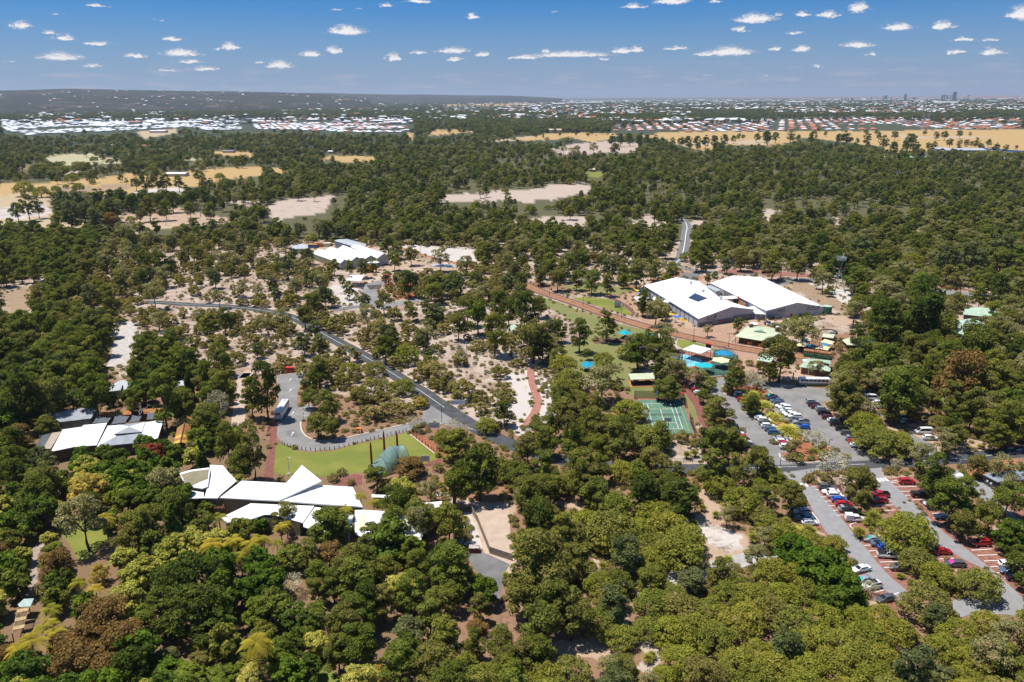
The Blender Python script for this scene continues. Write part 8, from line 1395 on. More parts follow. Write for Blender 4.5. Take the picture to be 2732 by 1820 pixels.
hand('C4', "q 960 300 260 .8;g 740 150 290 1.1;g 810 260 260;g 1240 130 360 1.2;g 1170 340 150;g 1370 340 150;m 1610 410 210 .9;q 1640 560 230;g 1760 530 200;q 1440 690 240;s 650 800 320 1.1;s 470 580 230;g 890 930 310 .9;g 910 1110 210;g 1560 880 320 1.1;g 1590 1000 260;g 1720 1090 360;g 1850 1010 240;g 2060 1250 280;g 1820 1320 260;q 2230 960 180;g 1950 790 200;q 2150 800 240;s 1220 800 130;m 100 880 220;g 290 1070 290 1.0;g 50 1090 240;m 1110 590 480 .75;m 940 420 330;m 1000 540 340;m 1250 600 300;a 30 260 130;a 110 370 160;a 240 480 200;a -180 150 130;a -110 210 130;a -40 330 110;a 80 430 110;a 300 530 110;h 320 745 150;h 250 740 100;h 240 650 110;a 470 670 90;h 440 920 120;h 400 940 90;s 60 320 70 .6;s 200 400 80 .7;s 330 520 90 .6;q 310 620 120;g -420 300 200 .8;m -500 60 200;h -280 150 90;h -340 130 70;s -100 30 160 1.2;s -180 40 120 1.1;g -250 30 170 1.2;a 560 690 90;g 2240 1420 280;m 60 1330 250;a 300 1390 150;t 440 1400 110;t 380 1420 110;g 1470 400 60;g 1700 330 200 1.4;g 1900 250 260 1.2;g 1540 220 170 1.2;g 2200 400 320;l 2280 210 260;g 2100 530 200;g 2220 540 160;g 1340 20 200;g 2000 120 300;g 2250 60 250;t 1000 1270 150;t 870 1400 100;h 790 1070 130;h 2160 1440 140;g 2330 850 150;h 1130 870 80;h 1190 870 70")
hand('A4', "g 1570 535 65;g 1645 530 70;g 1055 540 60;g 1100 590 90;d 1340 580 130;g 1200 530 70;g 950 560 90;d 760 550 110;g 700 560 80;g 575 520 40;g 860 585 50;d 1190 640 100;g 1310 610 80;d 1390 640 90;g 1500 630 60;g 1555 625 60;g 1690 600 70;g 1780 605 60;d 1840 605 60;g 1885 610 45;g 1930 600 70;g 1970 640 70;g 2040 600 60;d 2110 640 70;g 2195 650 60;g 2290 645 35;g 1780 520 60;g 1470 508 40;g 1870 525 30;d 60 545 100;g 130 545 80;g 265 540 80;d 460 545 100;g 330 560 60;g 1280 700 90;g 1155 705 50;g 1430 700 100;g 1730 700 90;m 1960 715 120;m 2100 715 140;g 1080 755 50;g 1830 740 60")
hand('A3', "d 1600 585 90;d 1680 585 90;d 1760 580 90;d 1840 580 90;d 1930 570 90;g 1540 590 80;g 1460 590 60;g 2010 565 60;g 2055 545 50;g 2095 550 40;g 2220 550 70;d 2310 540 90;d 920 570 90;d 1000 565 90;d 1080 560 90;d 1160 565 80;d 1240 570 80;d 1310 575 80;g 1690 630 50;g 1620 630 50;g 300 545 30;g 450 525 35;g 705 525 35;g 595 530 25;g 775 540 15;q 480 655 70;q 580 690 150;g 950 650 100;q 750 640 90;g 1860 650 120")
hand('A1', "g 150 1200 130 1.1;g 240 1150 150 1.2;g 330 1160 120 1.2;c 560 1130 200;c 700 1110 180;c 620 1220 200;c 760 1210 180;d 850 1090 150;c 860 1260 180;d 1000 1080 130;d 1080 1090 150;g 930 1200 150;c 1000 1180 160;d 1280 1090 150;g 1180 1120 150;g 1330 1170 160;d 1420 1120 150;g 1480 1190 130;d 1540 1110 150;n 990 1300 170 1.1;g 1250 1255 90;m 1170 1290 90;g 1700 1190 120;g 1880 1200 150;d 1700 1080 150;d 1850 1060 160;m 840 752 80;m 985 772 80;m 565 786 50;m 830 957 60 1.2;m 700 1003 120;m 590 997 60;m 220 1010 200;m 370 1040 150;m 500 1020 100;g 1215 960 100;d 1290 930 120 1.3;g 1395 900 180 1.1;g 1480 945 120;g 1600 950 110;g 1080 915 60;g 1130 945 40;g 1830 940 90;g 1780 890 100;m 1970 905 100;m 350 840 200;m 720 820 180;m 540 855 140;m 640 920 140;x 1720 1110 110;x 1480 1300 80;m 2150 1260 150;m 1990 1300 60;x 1790 1190 120")
NHAND = len(TREES)
KEEP += [T('C3', [(1680,980),(1750,990),(1790,1100),(1890,1160),(1880,1340),(2120,1450),(1900,1540),(1760,1440),(1560,1330),(1700,1280)]), T('D3', [(1560,90),(1760,70),(2100,190),(2300,320),(2100,410),(1780,480),(1760,380),(1680,250)]), T('D3', [(640,520),(780,500),(790,570),(690,590)]), T('D3', [(930,1000),(1080,880),(1090,1030)]), T('D3', [(620,1240),(780,1130),(850,1220),(720,1340)]), T('D3', [(1450,710),(1500,710),(1590,820),(1500,800)]), T('C3', [(1400,640),(1560,590),(1740,670),(1740,860),(1430,860)]), T('C3', [(440,1120),(560,1090),(720,1180),(500,1230)])]
KEEP += [T('C4', [(60,810),(500,800),(800,790),(1290,770),(1290,800),(850,830),(240,865)]), T('C4', [(1560,745),(2354,690),(2354,740),(1800,790),(1700,800)]), T('B4', [(170,480),(430,450),(640,540),(720,600),(690,690),(580,640)]), T('B4', [(560,740),(760,745),(900,810),(700,790)]), T('B3', [(1560,335),(2354,370),(2354,400),(1560,365)]), T('B4', [(0,345),(450,370),(440,430),(270,430),(100,400)]), T('B1', [(30,560),(240,490),(260,600),(230,690),(80,750)]), T('B1', [(1170,800),(1190,840),(1140,1050),(1010,1020),(1070,880)]), T('B2', [(660,450),(800,440),(900,490),(780,640)]), T('B2', [(1500,260),(1580,290),(1480,340),(1300,340)]), T('B2', [(1290,130),(1480,130),(1960,160),(1930,230),(1760,260),(1600,220)]), T('B2', [(20,660),(440,660),(300,700)]), T('C3', [(20,60),(180,60),(180,350),(60,370)]), T('B1', [(1560,640),(1690,650),(1690,680),(1560,660)]), T('B4', [(640,500),(800,520),(800,600),(740,590)]), T('A3', [(1530,1290),(1640,1310),(1600,1540),(1500,1540)])]

# random fill by picture zones: polygon, spacing, probability, kinds, scale range
def zn(p, prob, kinds, s0=.8, s1=1.2): return (p, prob, kinds, s0, s1)
FILL = [
 zn([(-900,1170),(420,1190),(560,1260),(1000,1420),(1090,1520),(1090,2400),(-1200,2400)], .95, 'lllllldgnyyphl', .65, 1.1),
 zn([(-700,1000),(560,1000),(640,1200),(420,1240),(-900,1180)], .95, 'gggdlllce', .7, 1.1),
 zn([(1000,1420),(1220,1380),(1400,1440),(1440,2300),(1060,2300)], .92, 'ggggggml', .75, 1.05), zn([(1380,1400),(1560,1370),(2000,1450),(2732,1500),(3500,1600),(3500,2400),(1380,2400)], .9, 'mmmmmmgc', .75, 1.15),
 zn([(1190,1130),(1480,1090),(2040,1080),(2040,1470),(1560,1380),(1380,1420),(1200,1380)], .85, 'ggggmmmd', .7, 1.1), zn([(2000,1230),(3600,1200),(3600,1620),(2732,1520),(2000,1460)], .42, 'gggmh', .65, 1.0),
 zn([(280,640),(700,640),(1320,660),(1470,760),(1480,1060),(1450,1160),(1200,1120),(640,1010),(560,990),(200,860)], .93, 'bbbbbbbbbbqhhgc', .6, 1.25),
 zn([(-900,690),(300,640),(260,780),(560,990),(640,1010),(-900,1040)], .85, 'ggggdbb', .75, 1.2), zn([(1900,640),(3600,620),(3600,1240),(2050,1230),(1500,1060)], .62, 'ggggdmqq', .7, 1.15),
 zn([(1300,640),(2000,640),(2050,800),(1480,760)], .6, 'ggggdq', .8, 1.15),
 zn([(-1500,360),(4500,360),(4500,690),(-1500,720)], .80, 'gggggggdddcmmqqbx', .65, 1.25), zn([(-3000,262),(6000,262),(6000,400),(-3000,400)], .92, 'ggdddgc', 1.0, 1.5)]
CLEAR = [T(z[2], z[3]) for z in ZONES if z[2][0] == 'A' and z[0] in (SAND, STRAW, PSTRAW, TAN, WSAND, MARSH, DRYB)]+[T('B1', [(0,530),(240,470),(420,430),(600,540),(450,610),(260,700),(130,770),(60,740),(20,600)])]+[T('B2', [(480,120),(1100,90),(1300,110),(2000,150),(1960,260),(1830,290),(1500,400),(1100,470),(650,440)]), T('B4', [(150,470),(430,430),(800,500),(820,610),(690,730)]), T('B3', [(1250,300),(1560,330),(2354,360),(2354,400),(1250,440)]), T('B4', [(0,340),(500,360),(480,440),(0,420)]), T('B3', [(1490,60),(1610,0),(1620,100),(1480,260),(1380,330),(1250,330)])]
ESTATE = [T('A1', [(0,415),(500,410),(1000,395),(1700,395),(2354,390),(2354,500),(1850,500),(1700,470),(1200,500),(700,520),(250,545),(0,490)]), T('A2', [(0,385),(600,385),(1200,385),(1430,400),(1440,470),(1300,520),(900,520),(400,500),(0,500)]), T('A3', [(900,440),(1400,420),(2354,400),(2354,515),(1300,515),(900,510)]), T('A4', [(0,390),(600,380),(1100,380),(1460,400),(2354,380),(2354,490),(1460,490),(800,500),(0,500)])]
KEEPG = [k for k in KEEP]
def fill():
    out = []
    d = 118.0; CX_ = []
    while d < 14000:
        s = 5.6 if d < 330 else 6.6 if d < 640 else 9.5*max(1, d/1150)
        xs = np.arange(-d*.80-40, d*.80+40, s); n = len(xs)
        CX_.append(np.stack([xs+NR.uniform(-.42, .42, n)*s+(s/2 if len(CX_) % 2 else 0), d+NR.uniform(-.42, .42, n)*s*.9, np.full(n, s)], 1)); d += s*.88
    P = np.concatenate(CX_); n = len(P); z0 = np.zeros(n)
    q, dep = PXa(np.stack([P[:, 0], P[:, 1], z0], 1)); u = NR.random(n); zone = np.full(n, -1)
    for k, f in enumerate(FILL):
        sel = (zone < 0) & inpoly(q, f[0]); zone[sel] = k
    pr = np.array([f[1] for f in FILL]+[0])[zone]
    far = P[:, 1] > 500
    wob = np.stack([vnoise(P[:, :2], 40, 5)-.5, vnoise(P[:, :2], 40, 6)-.5], 1)*np.clip(F/dep, 0, 6)[:, None]*20*np.array([1, .3])
    for c in CLEAR: pr[inpoly(q+wob, c)] *= .09
    for c in ESTATE: pr[inpoly(q, c)] *= .22
    gap = vnoise(P[:, :2], 55, 9); scr = np.isin(zone, [6, 9, 10]); pr = np.where(scr & (gap > .58), pr*.28, pr)
    pr *= np.where(P[:, 1] > 3600, .62, 1)
    keep = (zone >= 0) & (u < pr); P, zone, q, dep = P[keep], zone[keep], q[keep], dep[keep]; n = len(P)
    kinds = np.array([FILL[z][2][int(NR.integers(len(FILL[z][2])))] for z in zone]); sc = np.array([NR.uniform(FILL[z][3], FILL[z][4]) for z in zone])
    sc *= np.where(P[:, 1] > 1150, P[:, 1]/1150, 1)**.55
    Hh = np.array([PROTO[k][0]['H'] for k in kinds])*sc; D = np.array([PROTO[k][0]['D'] for k in kinds])*sc
    bad = np.zeros(n, bool); near = P[:, 1] < 1500
    kp = [np.array([p[:2] for p in poly]) for poly in KEEP]; bb = [(k[:, 0].min(), k[:, 0].max(), k[:, 1].min(), k[:, 1].max()) for k in kp]
    for dx, hh in ((0,0),(0,.35),(0,.65),(0,.92),(-.36,.6),(.36,.6),(-.25,.85),(.25,.85),(-.3,.4),(.3,.4)):
        qq, _ = PXa(np.stack([P[:, 0]+dx*D, P[:, 1], hh*Hh], 1))
        for k, b in zip(kp, bb):
            sel = np.where(near & ~bad & (qq[:, 0] > b[0]) & (qq[:, 0] < b[1]) & (qq[:, 1] > b[2]) & (qq[:, 1] < b[3]))[0]
            if len(sel): s2 = sel[inpoly(qq[sel], k)]; bad[s2] = True
    far2 = P[:, 1] >= 640
    for hh in (.5, .95):
        qq, _ = PXa(np.stack([P[:, 0], P[:, 1], hh*Hh], 1)); r_ = NR.random(n)
        for c in CLEAR+ESTATE: bad |= far2 & inpoly(qq, c) & (r_ < (.96 if hh < .9 else .82))
    # keep clear of the trees placed by eye
    HT = np.array([[t[2], t[3], PROTO[t[0]][t[1]]['D']*t[4]*.36] for t in TREES])
    nb = np.where(~bad & (P[:, 1] < 1000))[0]
    for i in nb:
        dd = np.hypot(HT[:, 0]-P[i, 0], HT[:, 1]-P[i, 1])
        if (dd < HT[:, 2]+D[i]*.24).any(): bad[i] = True
    for i in np.where(~bad)[0]:
        k = kinds[i]; out.append([k, int(NR.integers(len(PROTO[k]))), P[i, 0], P[i, 1], sc[i], NR.uniform(.85, 1.15)*min(1, 1150/P[i, 1])**.55, NR.uniform(0, 6.283), False])
    return out
TREES += fill()
# ---- the nearest become things of their own, the rest one mass of woodland
LAND = {k: T(*v)[0] for k, v in {'the main lawn':('C2',[(800,760)]),'the bus loop':('C2',[(700,640)]),'the round kerb island':('C2',[(640,400)]),'the white visitor building':('C2',[(400,1080)]),'the aviary tunnel':('C2',[(1240,760)]),'the white sand yard':('C2',[(2000,1400)]),'the dead trunk':('C2',[(1790,1050)]),'the skip bin yard':('D2',[(2050,560)]),'the animal house':('C1',[(950,520)]),'the rusty glasshouse':('C1',[(1660,480)]),
 'the left edge pergola':('D1',[(190,960)]),'the small green glade':('D1',[(760,300)]),'the aviary wall':('D1',[(1600,1150)]),'the bottom lawn':('D2',[(500,1500)]),'the pale gravel road':('D3',[(1500,620)]),'the sandy clearing':('D3',[(1900,300)]),'the bottom sand patch':('D3',[(720,1230)]),'the winding brick path':('C3',[(240,200)]),'the sports court':('C3',[(1400,380)]),'the roadside fence':('C3',[(1570,780)]),'the main car park':('C4',[(0,420)]),'the planter end':('C4',[(400,680)]),'the road crossing':('C4',[(400,980)]),
 'the white canopy truck':('C4',[(840,1290)]),'the lane end':('D4',[(1150,700)]),'the far right bays':('D4',[(2050,430)]),'the dark amenities block':('C4',[(2200,930)]),'the white minibus':('C4',[(1450,510)]),'the shaded side bay':('C4',[(980,220)]),'the right park lawn':('B4',[(1420,1260)]),'the village halls':('B4',[(1850,780)]),'the asphalt turning circle':('B4',[(720,870)]),'the lookout tower':('B4',[(690,420)]),'the cafe':('B3',[(2200,920)]),'the splash pool':('B3',[(1600,1150)]),'the picnic shelter':('B3',[(1190,1320)]),'the west hall':('B3',[(1650,600)]),'the park lawn':('B3',[(700,1050)]),'the crescent lawn':('B3',[(850,650)]),
 'the saw tooth workshop':('B2',[(850,210)]),'the railway shelter':('B2',[(1690,310)]),'the display shelter':('B2',[(900,420)]),'the headframe':('B2',[(1200,480)]),'the red storage bin':('B2',[(307,1240)]),'the straight main road':('B2',[(1050,1140)]),'the road bend':('B2',[(300,745)]),'the white sand track':('B1',[(1110,960)]),'the western road':('B1',[(1500,650)]),'the bare west field':('B1',[(150,620)]),'the keeper shed':('C1',[(1080,90)]),'the forest road':('A3',[(1580,1450)]),'the bottom right corner':('D4',[(2100,1400)]),'the fallen dead tree':('D4',[(1320,1320)]),'the lower left corner':('D1',[(200,1400)]),'the bottom middle track':('D2',[(1960,1450)]),'the bottom paperbark grove':('D4',[(500,1150)])}.items()}
LK = list(LAND); LP_ = np.array([LAND[k] for k in LK])
CAP = dict(g=280, d=90, m=250, b=250, l=200, y=60, p=60, c=60, q=90, r=20, o=20, n=60, x=40, s=40, e=40, h=120, a=60, t=60)
pos = np.array([[t[2], t[3], 0] for t in TREES]); tq, tdep = PXa(pos); order = np.argsort(tdep)
inview = (tq[:, 0] > -60) & (tq[:, 0] < 2790) & (tq[:, 1] < 1990)
cnt = {k: 0 for k in CAP}; COUNTR = {}; REST = []; REPRES = {}
for i in order:
    kd, v, x, y, sc, hf, rot, hnd = TREES[i]
    if not inview[i] or cnt[kd] >= CAP[kd] or tdep[i] > 640: REST.append(i); continue
    cnt[kd] += 1; P = PROTO[kd][v]; nm, cat = NAME[kd]
    dd = (LP_-tq[i])*np.array([1, 1.6]); j = int(np.argmin((dd**2).sum(1))); dx, dy = tq[i]-LP_[j]
    side = ('right of' if dx > 0 else 'left of') if abs(dx) > 1.5*abs(dy) else ('in front of' if dy > 0 else 'behind'); key = (DESC[kd], side, LK[j]); COUNTR.setdefault(key, []).append((float((dd[j]**2).sum()), i))
    if P['trunk'] is None and kd in 'xha':
        o = bpy.data.objects.new(nm, P['crown']); COL.objects.link(o); root = o; part = o
    else:
        root = bpy.data.objects.new(nm, None); COL.objects.link(root)
        part = bpy.data.objects.new(PARTN.get(kd, 'crown'), P['crown']); COL.objects.link(part); part.parent = root
        if P['trunk']: tr = bpy.data.objects.new('branches' if kd == 's' else 'trunk', P['trunk']); COL.objects.link(tr); tr.parent = root; REPRES.setdefault((kd, v), [None, None])[1] = tr
    REPRES.setdefault((kd, v), [None, None])[0] = part
    root.location = (x, y, 0); root.scale = (sc, sc, sc*hf); root.rotation_euler = (0, 0, rot); root['category'] = cat; root['group'] = {'g':'gum trees','d':'dark gum trees','m':'paperbarks','b':'banksias of the sandy scrub'}.get(kd, DESC[kd]+'s'); TREES[i].append(root)
for (ds, side, lk), lst in COUNTR.items():
    for r_, (_, i) in enumerate(sorted(lst)):
        TREES[i][-1]['label'] = f"{ds} {side} {lk}" if len(lst) == 1 else f"{ds} {side} {lk}, {('nearest' if r_ == 0 else ORD[min(r_, 39)]+' nearest')}"
def scatter(name, idx, kindtag='stuff'):
    me = bpy.data.meshes.new(name); me.vertices.add(len(idx)); co = np.array([[TREES[i][2], TREES[i][3], 0] for i in idx], np.float32); me.vertices.foreach_set('co', co.ravel())
    keys = sorted(REPRES); km = {k: n for n, k in enumerate(keys)}
    def ky(i):
        k = (TREES[i][0], TREES[i][1])
        if k in km: return km[k]
        alt = [q for q in keys if q[0] == k[0]]; return km[alt[0]] if alt else 0
    for nm, typ, dat in (('idx', 'INT', [ky(i) for i in idx]), ('rot', 'FLOAT', [TREES[i][6] for i in idx])):
        a = me.attributes.new(nm, typ, 'POINT'); a.data.foreach_set('value', np.array(dat, np.int32 if typ == 'INT' else np.float32))
    a = me.attributes.new('scl', 'FLOAT_VECTOR', 'POINT'); a.data.foreach_set('vector', np.array([[TREES[i][4], TREES[i][4], TREES[i][4]*TREES[i][5]] for i in idx], np.float32).ravel())
    me.update(); o = bpy.data.objects.new(name, me); COL.objects.link(o); tag(o, kind=kindtag)
    ng = bpy.data.node_groups.new(name, 'GeometryNodeTree'); ng.interface.new_socket('Geometry', in_out='INPUT', socket_type='NodeSocketGeometry'); ng.interface.new_socket('Geometry', in_out='OUTPUT', socket_type='NodeSocketGeometry')
    N = ng.nodes; Lk = ng.links; gi = N.new('NodeGroupInput'); go = N.new('NodeGroupOutput'); jo = N.new('GeometryNodeJoinGeometry')
    def attr(nm, dt): n = N.new('GeometryNodeInputNamedAttribute'); n.data_type = dt; n.inputs['Name'].default_value = nm; return n.outputs[0]
    ai, ar, asv = attr('idx', 'INT'), attr('rot', 'FLOAT'), attr('scl', 'FLOAT_VECTOR'); cb = N.new('ShaderNodeCombineXYZ'); Lk.new(ar, cb.inputs[2])
    for k, n in km.items():
        cmpn = N.new('FunctionNodeCompare'); cmpn.data_type = 'INT'; cmpn.operation = 'EQUAL'; Lk.new(ai, cmpn.inputs[2]); cmpn.inputs[3].default_value = n
        j2 = N.new('GeometryNodeJoinGeometry')
        for ob in REPRES[k]:
            if ob is None: continue
            oi = N.new('GeometryNodeObjectInfo'); oi.transform_space = 'ORIGINAL'; oi.inputs['Object'].default_value = ob; Lk.new(oi.outputs['Geometry'], j2.inputs[0])
        g2 = N.new('GeometryNodeGeometryToInstance'); Lk.new(j2.outputs[0], g2.inputs[0]); ip = N.new('GeometryNodeInstanceOnPoints'); Lk.new(gi.outputs[0], ip.inputs['Points']); Lk.new(cmpn.outputs[0], ip.inputs['Selection']); Lk.new(g2.outputs[0], ip.inputs['Instance']); Lk.new(cb.outputs[0], ip.inputs['Rotation']); Lk.new(asv, ip.inputs['Scale']); Lk.new(ip.outputs[0], jo.inputs[0])
    Lk.new(jo.outputs[0], go.inputs[0]); md = o.modifiers.new('scatter', 'NODES'); md.node_group = ng; return o
scatter('woodland', REST)
print('TREES', len(TREES), 'hand', NHAND, 'things', sum(cnt.values()), cnt, 'rest', len(REST))
# one lone charred trunk by the sand yard
p = at_px('C2', 1790, 1195); t = thing('dead_tree', 'tall bare grey trunk with broken top beside the sand yard', 'dead tree', p); MB().tube([p, p+Vector((.1,0,4)), p+Vector((0,0,8)), p+Vector((.15,0,9.3))], [.55,.5,.42,.36], 9).build('trunk', mat('grey_wood', (.22,.18,.15), .9, .25, 1), t); MB().tube([p+Vector((.1,0,9.1)), p+Vector((.5,.1,9.6))], [.22,.08], 6).build('stub', BARKG, t)
# ------------------------------------------------------------------ far country: houses, sheds, pylons, skyline, air
HW = mat('house_white_roof', (.72,.73,.75), .6, .03, .05); HG = mat('house_grey_roof', (.22,.23,.26), .7, .05, .05); HO = mat('house_terracotta_roof', (.46,.17,.085), .8, .06, .05); HB = mat('house_wall', (.50,.44,.37), .8, .05, .05)
def house_geo(mb, x, y, w, d, a, h=2.8, rise=2.4, roof=0):
    c, s = math.cos(a), math.sin(a); P = lambda u, v, z: Vector((x+u*c-v*s, y+u*s+v*c, z)); w, d = w/2, d/2; o = .5
    mb.add([P(-w,-d,0),P(w,-d,0),P(w,d,0),P(-w,d,0),P(-w,-d,h),P(w,-d,h),P(w,d,h),P(-w,d,h)], [(0,1,5,4),(1,2,6,5),(2,3,7,6),(3,0,4,7)], 3)
    e, f = w+o, d+o; mb.add([P(-e,-f,h),P(e,-f,h),P(e,f,h),P(-e,f,h),P(-e+f*.8,0,h+rise),P(e-f*.8,0,h+rise)], [(0,1,5,4),(2,3,4,5),(1,2,5),(3,0,4)], roof)
def houses():
    spec = []
    for poly, wt, sp in ((ESTATE[0],'WWWWWG',31),(ESTATE[1],'WWWWGO',31),(T('A2',[(700,420),(1440,420),(1440,480),(700,470)]),'OOWO',34),(ESTATE[2],'OOWWGO',36),(ESTATE[3],'OOWWGO',36),(T('A2',[(1850,430),(2250,425),(2250,460),(1850,470)]),'OOW',40)):
        xs = [p[0] for p in poly]; ys = [p[1] for p in poly]; d0 = G(np.mean(xs), max(ys)).y; d1 = G(np.mean(xs), min(ys)).y; y = d0
        while y < d1:
            x = (min(xs)-CX)/F*y*1.05; row = 0
            while x < (max(xs)-CX)/F*y*1.05:
                q = PX((x, y, 0))
                if NR.random() < .8: spec.append((x+NR.uniform(-4, 4), y+NR.uniform(-5, 5), wt[int(NR.integers(len(wt)))], q, poly))
                x += sp*(.8 if wt[0] == 'W' else 1)
            y += sp*1.5
    Pq = np.array([s[3] for s in spec]); ok = np.zeros(len(spec), bool)
    for i, s in enumerate(spec): ok[i] = inpoly(Pq[i:i+1], s[4])[0] and vnoise(np.array([[s[0], s[1]]]), 210, 41)[0] < .72
    spec = [s for s, k in zip(spec, ok) if k]; spec.sort(key=lambda s: s[1]); RI = {'W':0, 'G':1, 'O':2}; LBL = {'W':'white','G':'grey','O':'terracotta'}
    ms = [HW, HG, HO, HB]; far = MB()
    for k, (x, y, c, q, _) in enumerate(spec):
        a = NR.choice([0, 0, 1.57, .15]); w, d = NR.uniform(16, 22), NR.uniform(11, 15)
        if k < 280 and -20 < q[0] < 2750:
            mb = MB(); house_geo(mb, 0, 0, w, d, a, roof=RI[c]); o = mb.build('house', ms); o.location = (x, y, 0)
            tag(o, f"{LBL[c]} roofed house in the {'dense pale' if q[0] < 1130 else 'distant'} estate {'at far left' if q[0] < 560 else 'left of the skyline centre' if q[0] < 1130 else 'beyond the straw fields' if q[0] < 2040 else 'behind the right hand paddocks'}", 'house', 'houses of the far estates')
        else: house_geo(far, x, y, w, d, a, roof=RI[c])
    for _ in range(8000):                             # suburbs farther out, among trees
        y = 3300*(20000/3300)**NR.random(); px = NR.uniform(-100, 2830); x = (px-CX)/F*y
        dens = .35+.65*(px > 1350); 
        if px < 1150 and y < 6500 and NR.random() < .6: continue
        if NR.random() < dens*(vnoise(np.array([[x, y]]), 700, 43)[0] > .38): house_geo(far, x, y, NR.uniform(20, 50)*max(1, y/8000), NR.uniform(16, 28), NR.uniform(-.2, .2), NR.uniform(7, 12), 4, int(NR.choice([0, 0, 0, 2, 1])))
    tag(far.build('far_suburb_houses', ms), kind='stuff')
    hv = MB(); sel = NR.choice(len(HV), 330)           # specks of houses on the escarpment
    for i in sel:
        x, y, z = HV[i]; j = NR.uniform(-200, 200); mb = MB(); house_geo(mb, x+j, y+NR.uniform(-60, 60), NR.uniform(14, 34), 16, 0, 6, 4, int(NR.choice([0, 0, 2, 3])))
        for v in mb.v: v.z += max(z-8, 0)
        hv.add(mb.v, mb.f, 0); hv.m[-len(mb.f):] = mb.m
    tag(hv.build('hillside_houses', ms), kind='stuff')
houses()
def bigshed(label, tile, x0, x1, yb, h, m=None, depth=60, name='warehouse', cat='warehouse', wm=None, win=0):
    a, b = at_px(tile, x0, yb), at_px(tile, x1, yb); t = thing(name, label, cat, a.lerp(b, .5)); u = (b-a).normalized(); n = Vector((-u.y, u.x, 0)); n = n if n.y > 0 else -n
    mb = MB(); mb.prism([a, b, b+n*depth, a+n*depth], 0, h); mb.build('wall', wm or WALLG, t); e = u*1.0; z = Vector((0,0,h+.02)); r_ = Vector((0,0,h*1.35)); mid = n*depth*.5; R2 = MB()
    R2.slab([a-e-n+z, b+e-n+z, b+e+mid+r_, a-e+mid+r_], .3).slab([a-e+mid+r_, b+e+mid+r_, b+e+n*(depth+1)+z, a-e+n*(depth+1)+z], .3); R2.build('roof', m or HW, t)
    for i in range(win): p = a.lerp(b, (i+.5)/win)-n*.06+Vector((0,0,h*.55)); MB().box(p, ((b-a).length/win*.5,.1,h*.3), rz=math.atan2(u.y, u.x)).build('window', GLASS, t)
    return t
for i, (tl, x0, x1, yb, h, d) in enumerate((('A1',600,970,312,14,120),('A1',1180,1430,282,14,120),('A1',1790,2354,292,16,180),('A2',10,190,286,16,160),('A2',260,600,290,10,90),('A2',940,1170,254,22,250),('A2',1220,1400,250,22,250),('A2',1600,1980,250,22,250),('A2',2000,2354,246,24,260),('A3',20,330,246,24,260),('A3',380,480,270,16,140),('A3',500,820,258,16,140),('A4',215,385,264,24,200),('A4',1540,1760,262,18,150))):
    bigshed(f"long {'white' if i % 3 else 'pale'} roofed warehouse below the skyline, {ORD[i]} from the left", tl, x0, x1, yb, h, HW if i % 3 else HB, d)
bigshed('long white roofed school block, leftmost of the school below the straw paddock', 'A4', 890, 1240, 768, 4.5, HW, 14, 'school_building', 'school'); bigshed('school block with teal striped roof in the middle of the school', 'A4', 1180, 1570, 765, 4.5, mat('teal_roof', (.25,.45,.42), .6, .2, .08), 18, 'school_building', 'school', CREAMR)
bigshed('tall grey white school building with a row of small dark windows', 'A4', 1650, 2000, 722, 9, GALV, 25, 'school_building', 'school', GREYW, 7); bigshed('grey school hall left of the tall windowed block', 'A4', 1565, 1665, 700, 7, GALV, 25, 'school_building', 'school', GREYW); bigshed('bright white twin roofed school block at the right', 'A4', 2015, 2130, 780, 5, HW, 14, 'school_building', 'school'); bigshed('bright white school block at the right edge of the school', 'A4', 2140, 2232, 780, 5, HW, 14, 'school_building', 'school')
bigshed('low white roof between school trees', 'A4', 1625, 1905, 745, 4, HW, 16, 'school_building', 'school')
fa, fb = at_px('A4', 1960, 668), at_px('A4', 2400, 700); t = thing('long_fence', 'long blue fence at the edge of the straw paddock', 'fence', fa); mb = MB(); mb.bar(fa+Vector((0,0,1.6)), fb+Vector((0,0,1.6)), .3, 3.0); mb.build('panel', STEELB, t)
for k in range(12): p = fa.lerp(fb, k/11); MB().box((p.x, p.y, 1.7), (.4,.4,3.4)).build('post', STEELB, t)
for tl, x0, x1, yb, h, d, m, lb in (('A1',1490,1660,912,4,14,HW,'white farm shed beside dark trees on the straw field'),('A1',1340,1480,520,6,20,HW,'pale long shed before the left estate'),('A1',2000,2090,700,4,12,HG,'dark farm shed on the small paddock at left'),('A1',2020,2080,662,4,12,GALV,'small grey shed behind the dark farm shed'),('A1',1210,1410,650,4,14,HO,'red roofed farm sheds left of the far wood'),('A1',960,1015,645,4,12,HW,'small white shed on the left wetland edge'),('A2',660,705,705,4,12,HW,'tiny white house above the pale paddock'),('A2',1110,1210,716,4,14,HW,'white house right of the pale paddock'),('A3',330,460,522,9,25,HB,'cream building before the straw fields'),('A3',550,625,518,7,22,HB,'small cream building right of the larger one'),('A3',1600,1675,450,8,20,HW,'pale building beside the far road'),('A3',1410,1575,372,10,40,HW,'long white building among far trees'),('A3',2020,2075,325,16,40,HW,'white pointed hall among the far trees'),('A3',2180,2225,318,16,40,HW,'second white pointed hall among the far trees')): bigshed(lb, tl, x0, x1, yb, h, m, d, 'farm_building', 'building', HB)
LATT = mat('lattice_steel', (.36,.37,.38), .6, .05, .2)
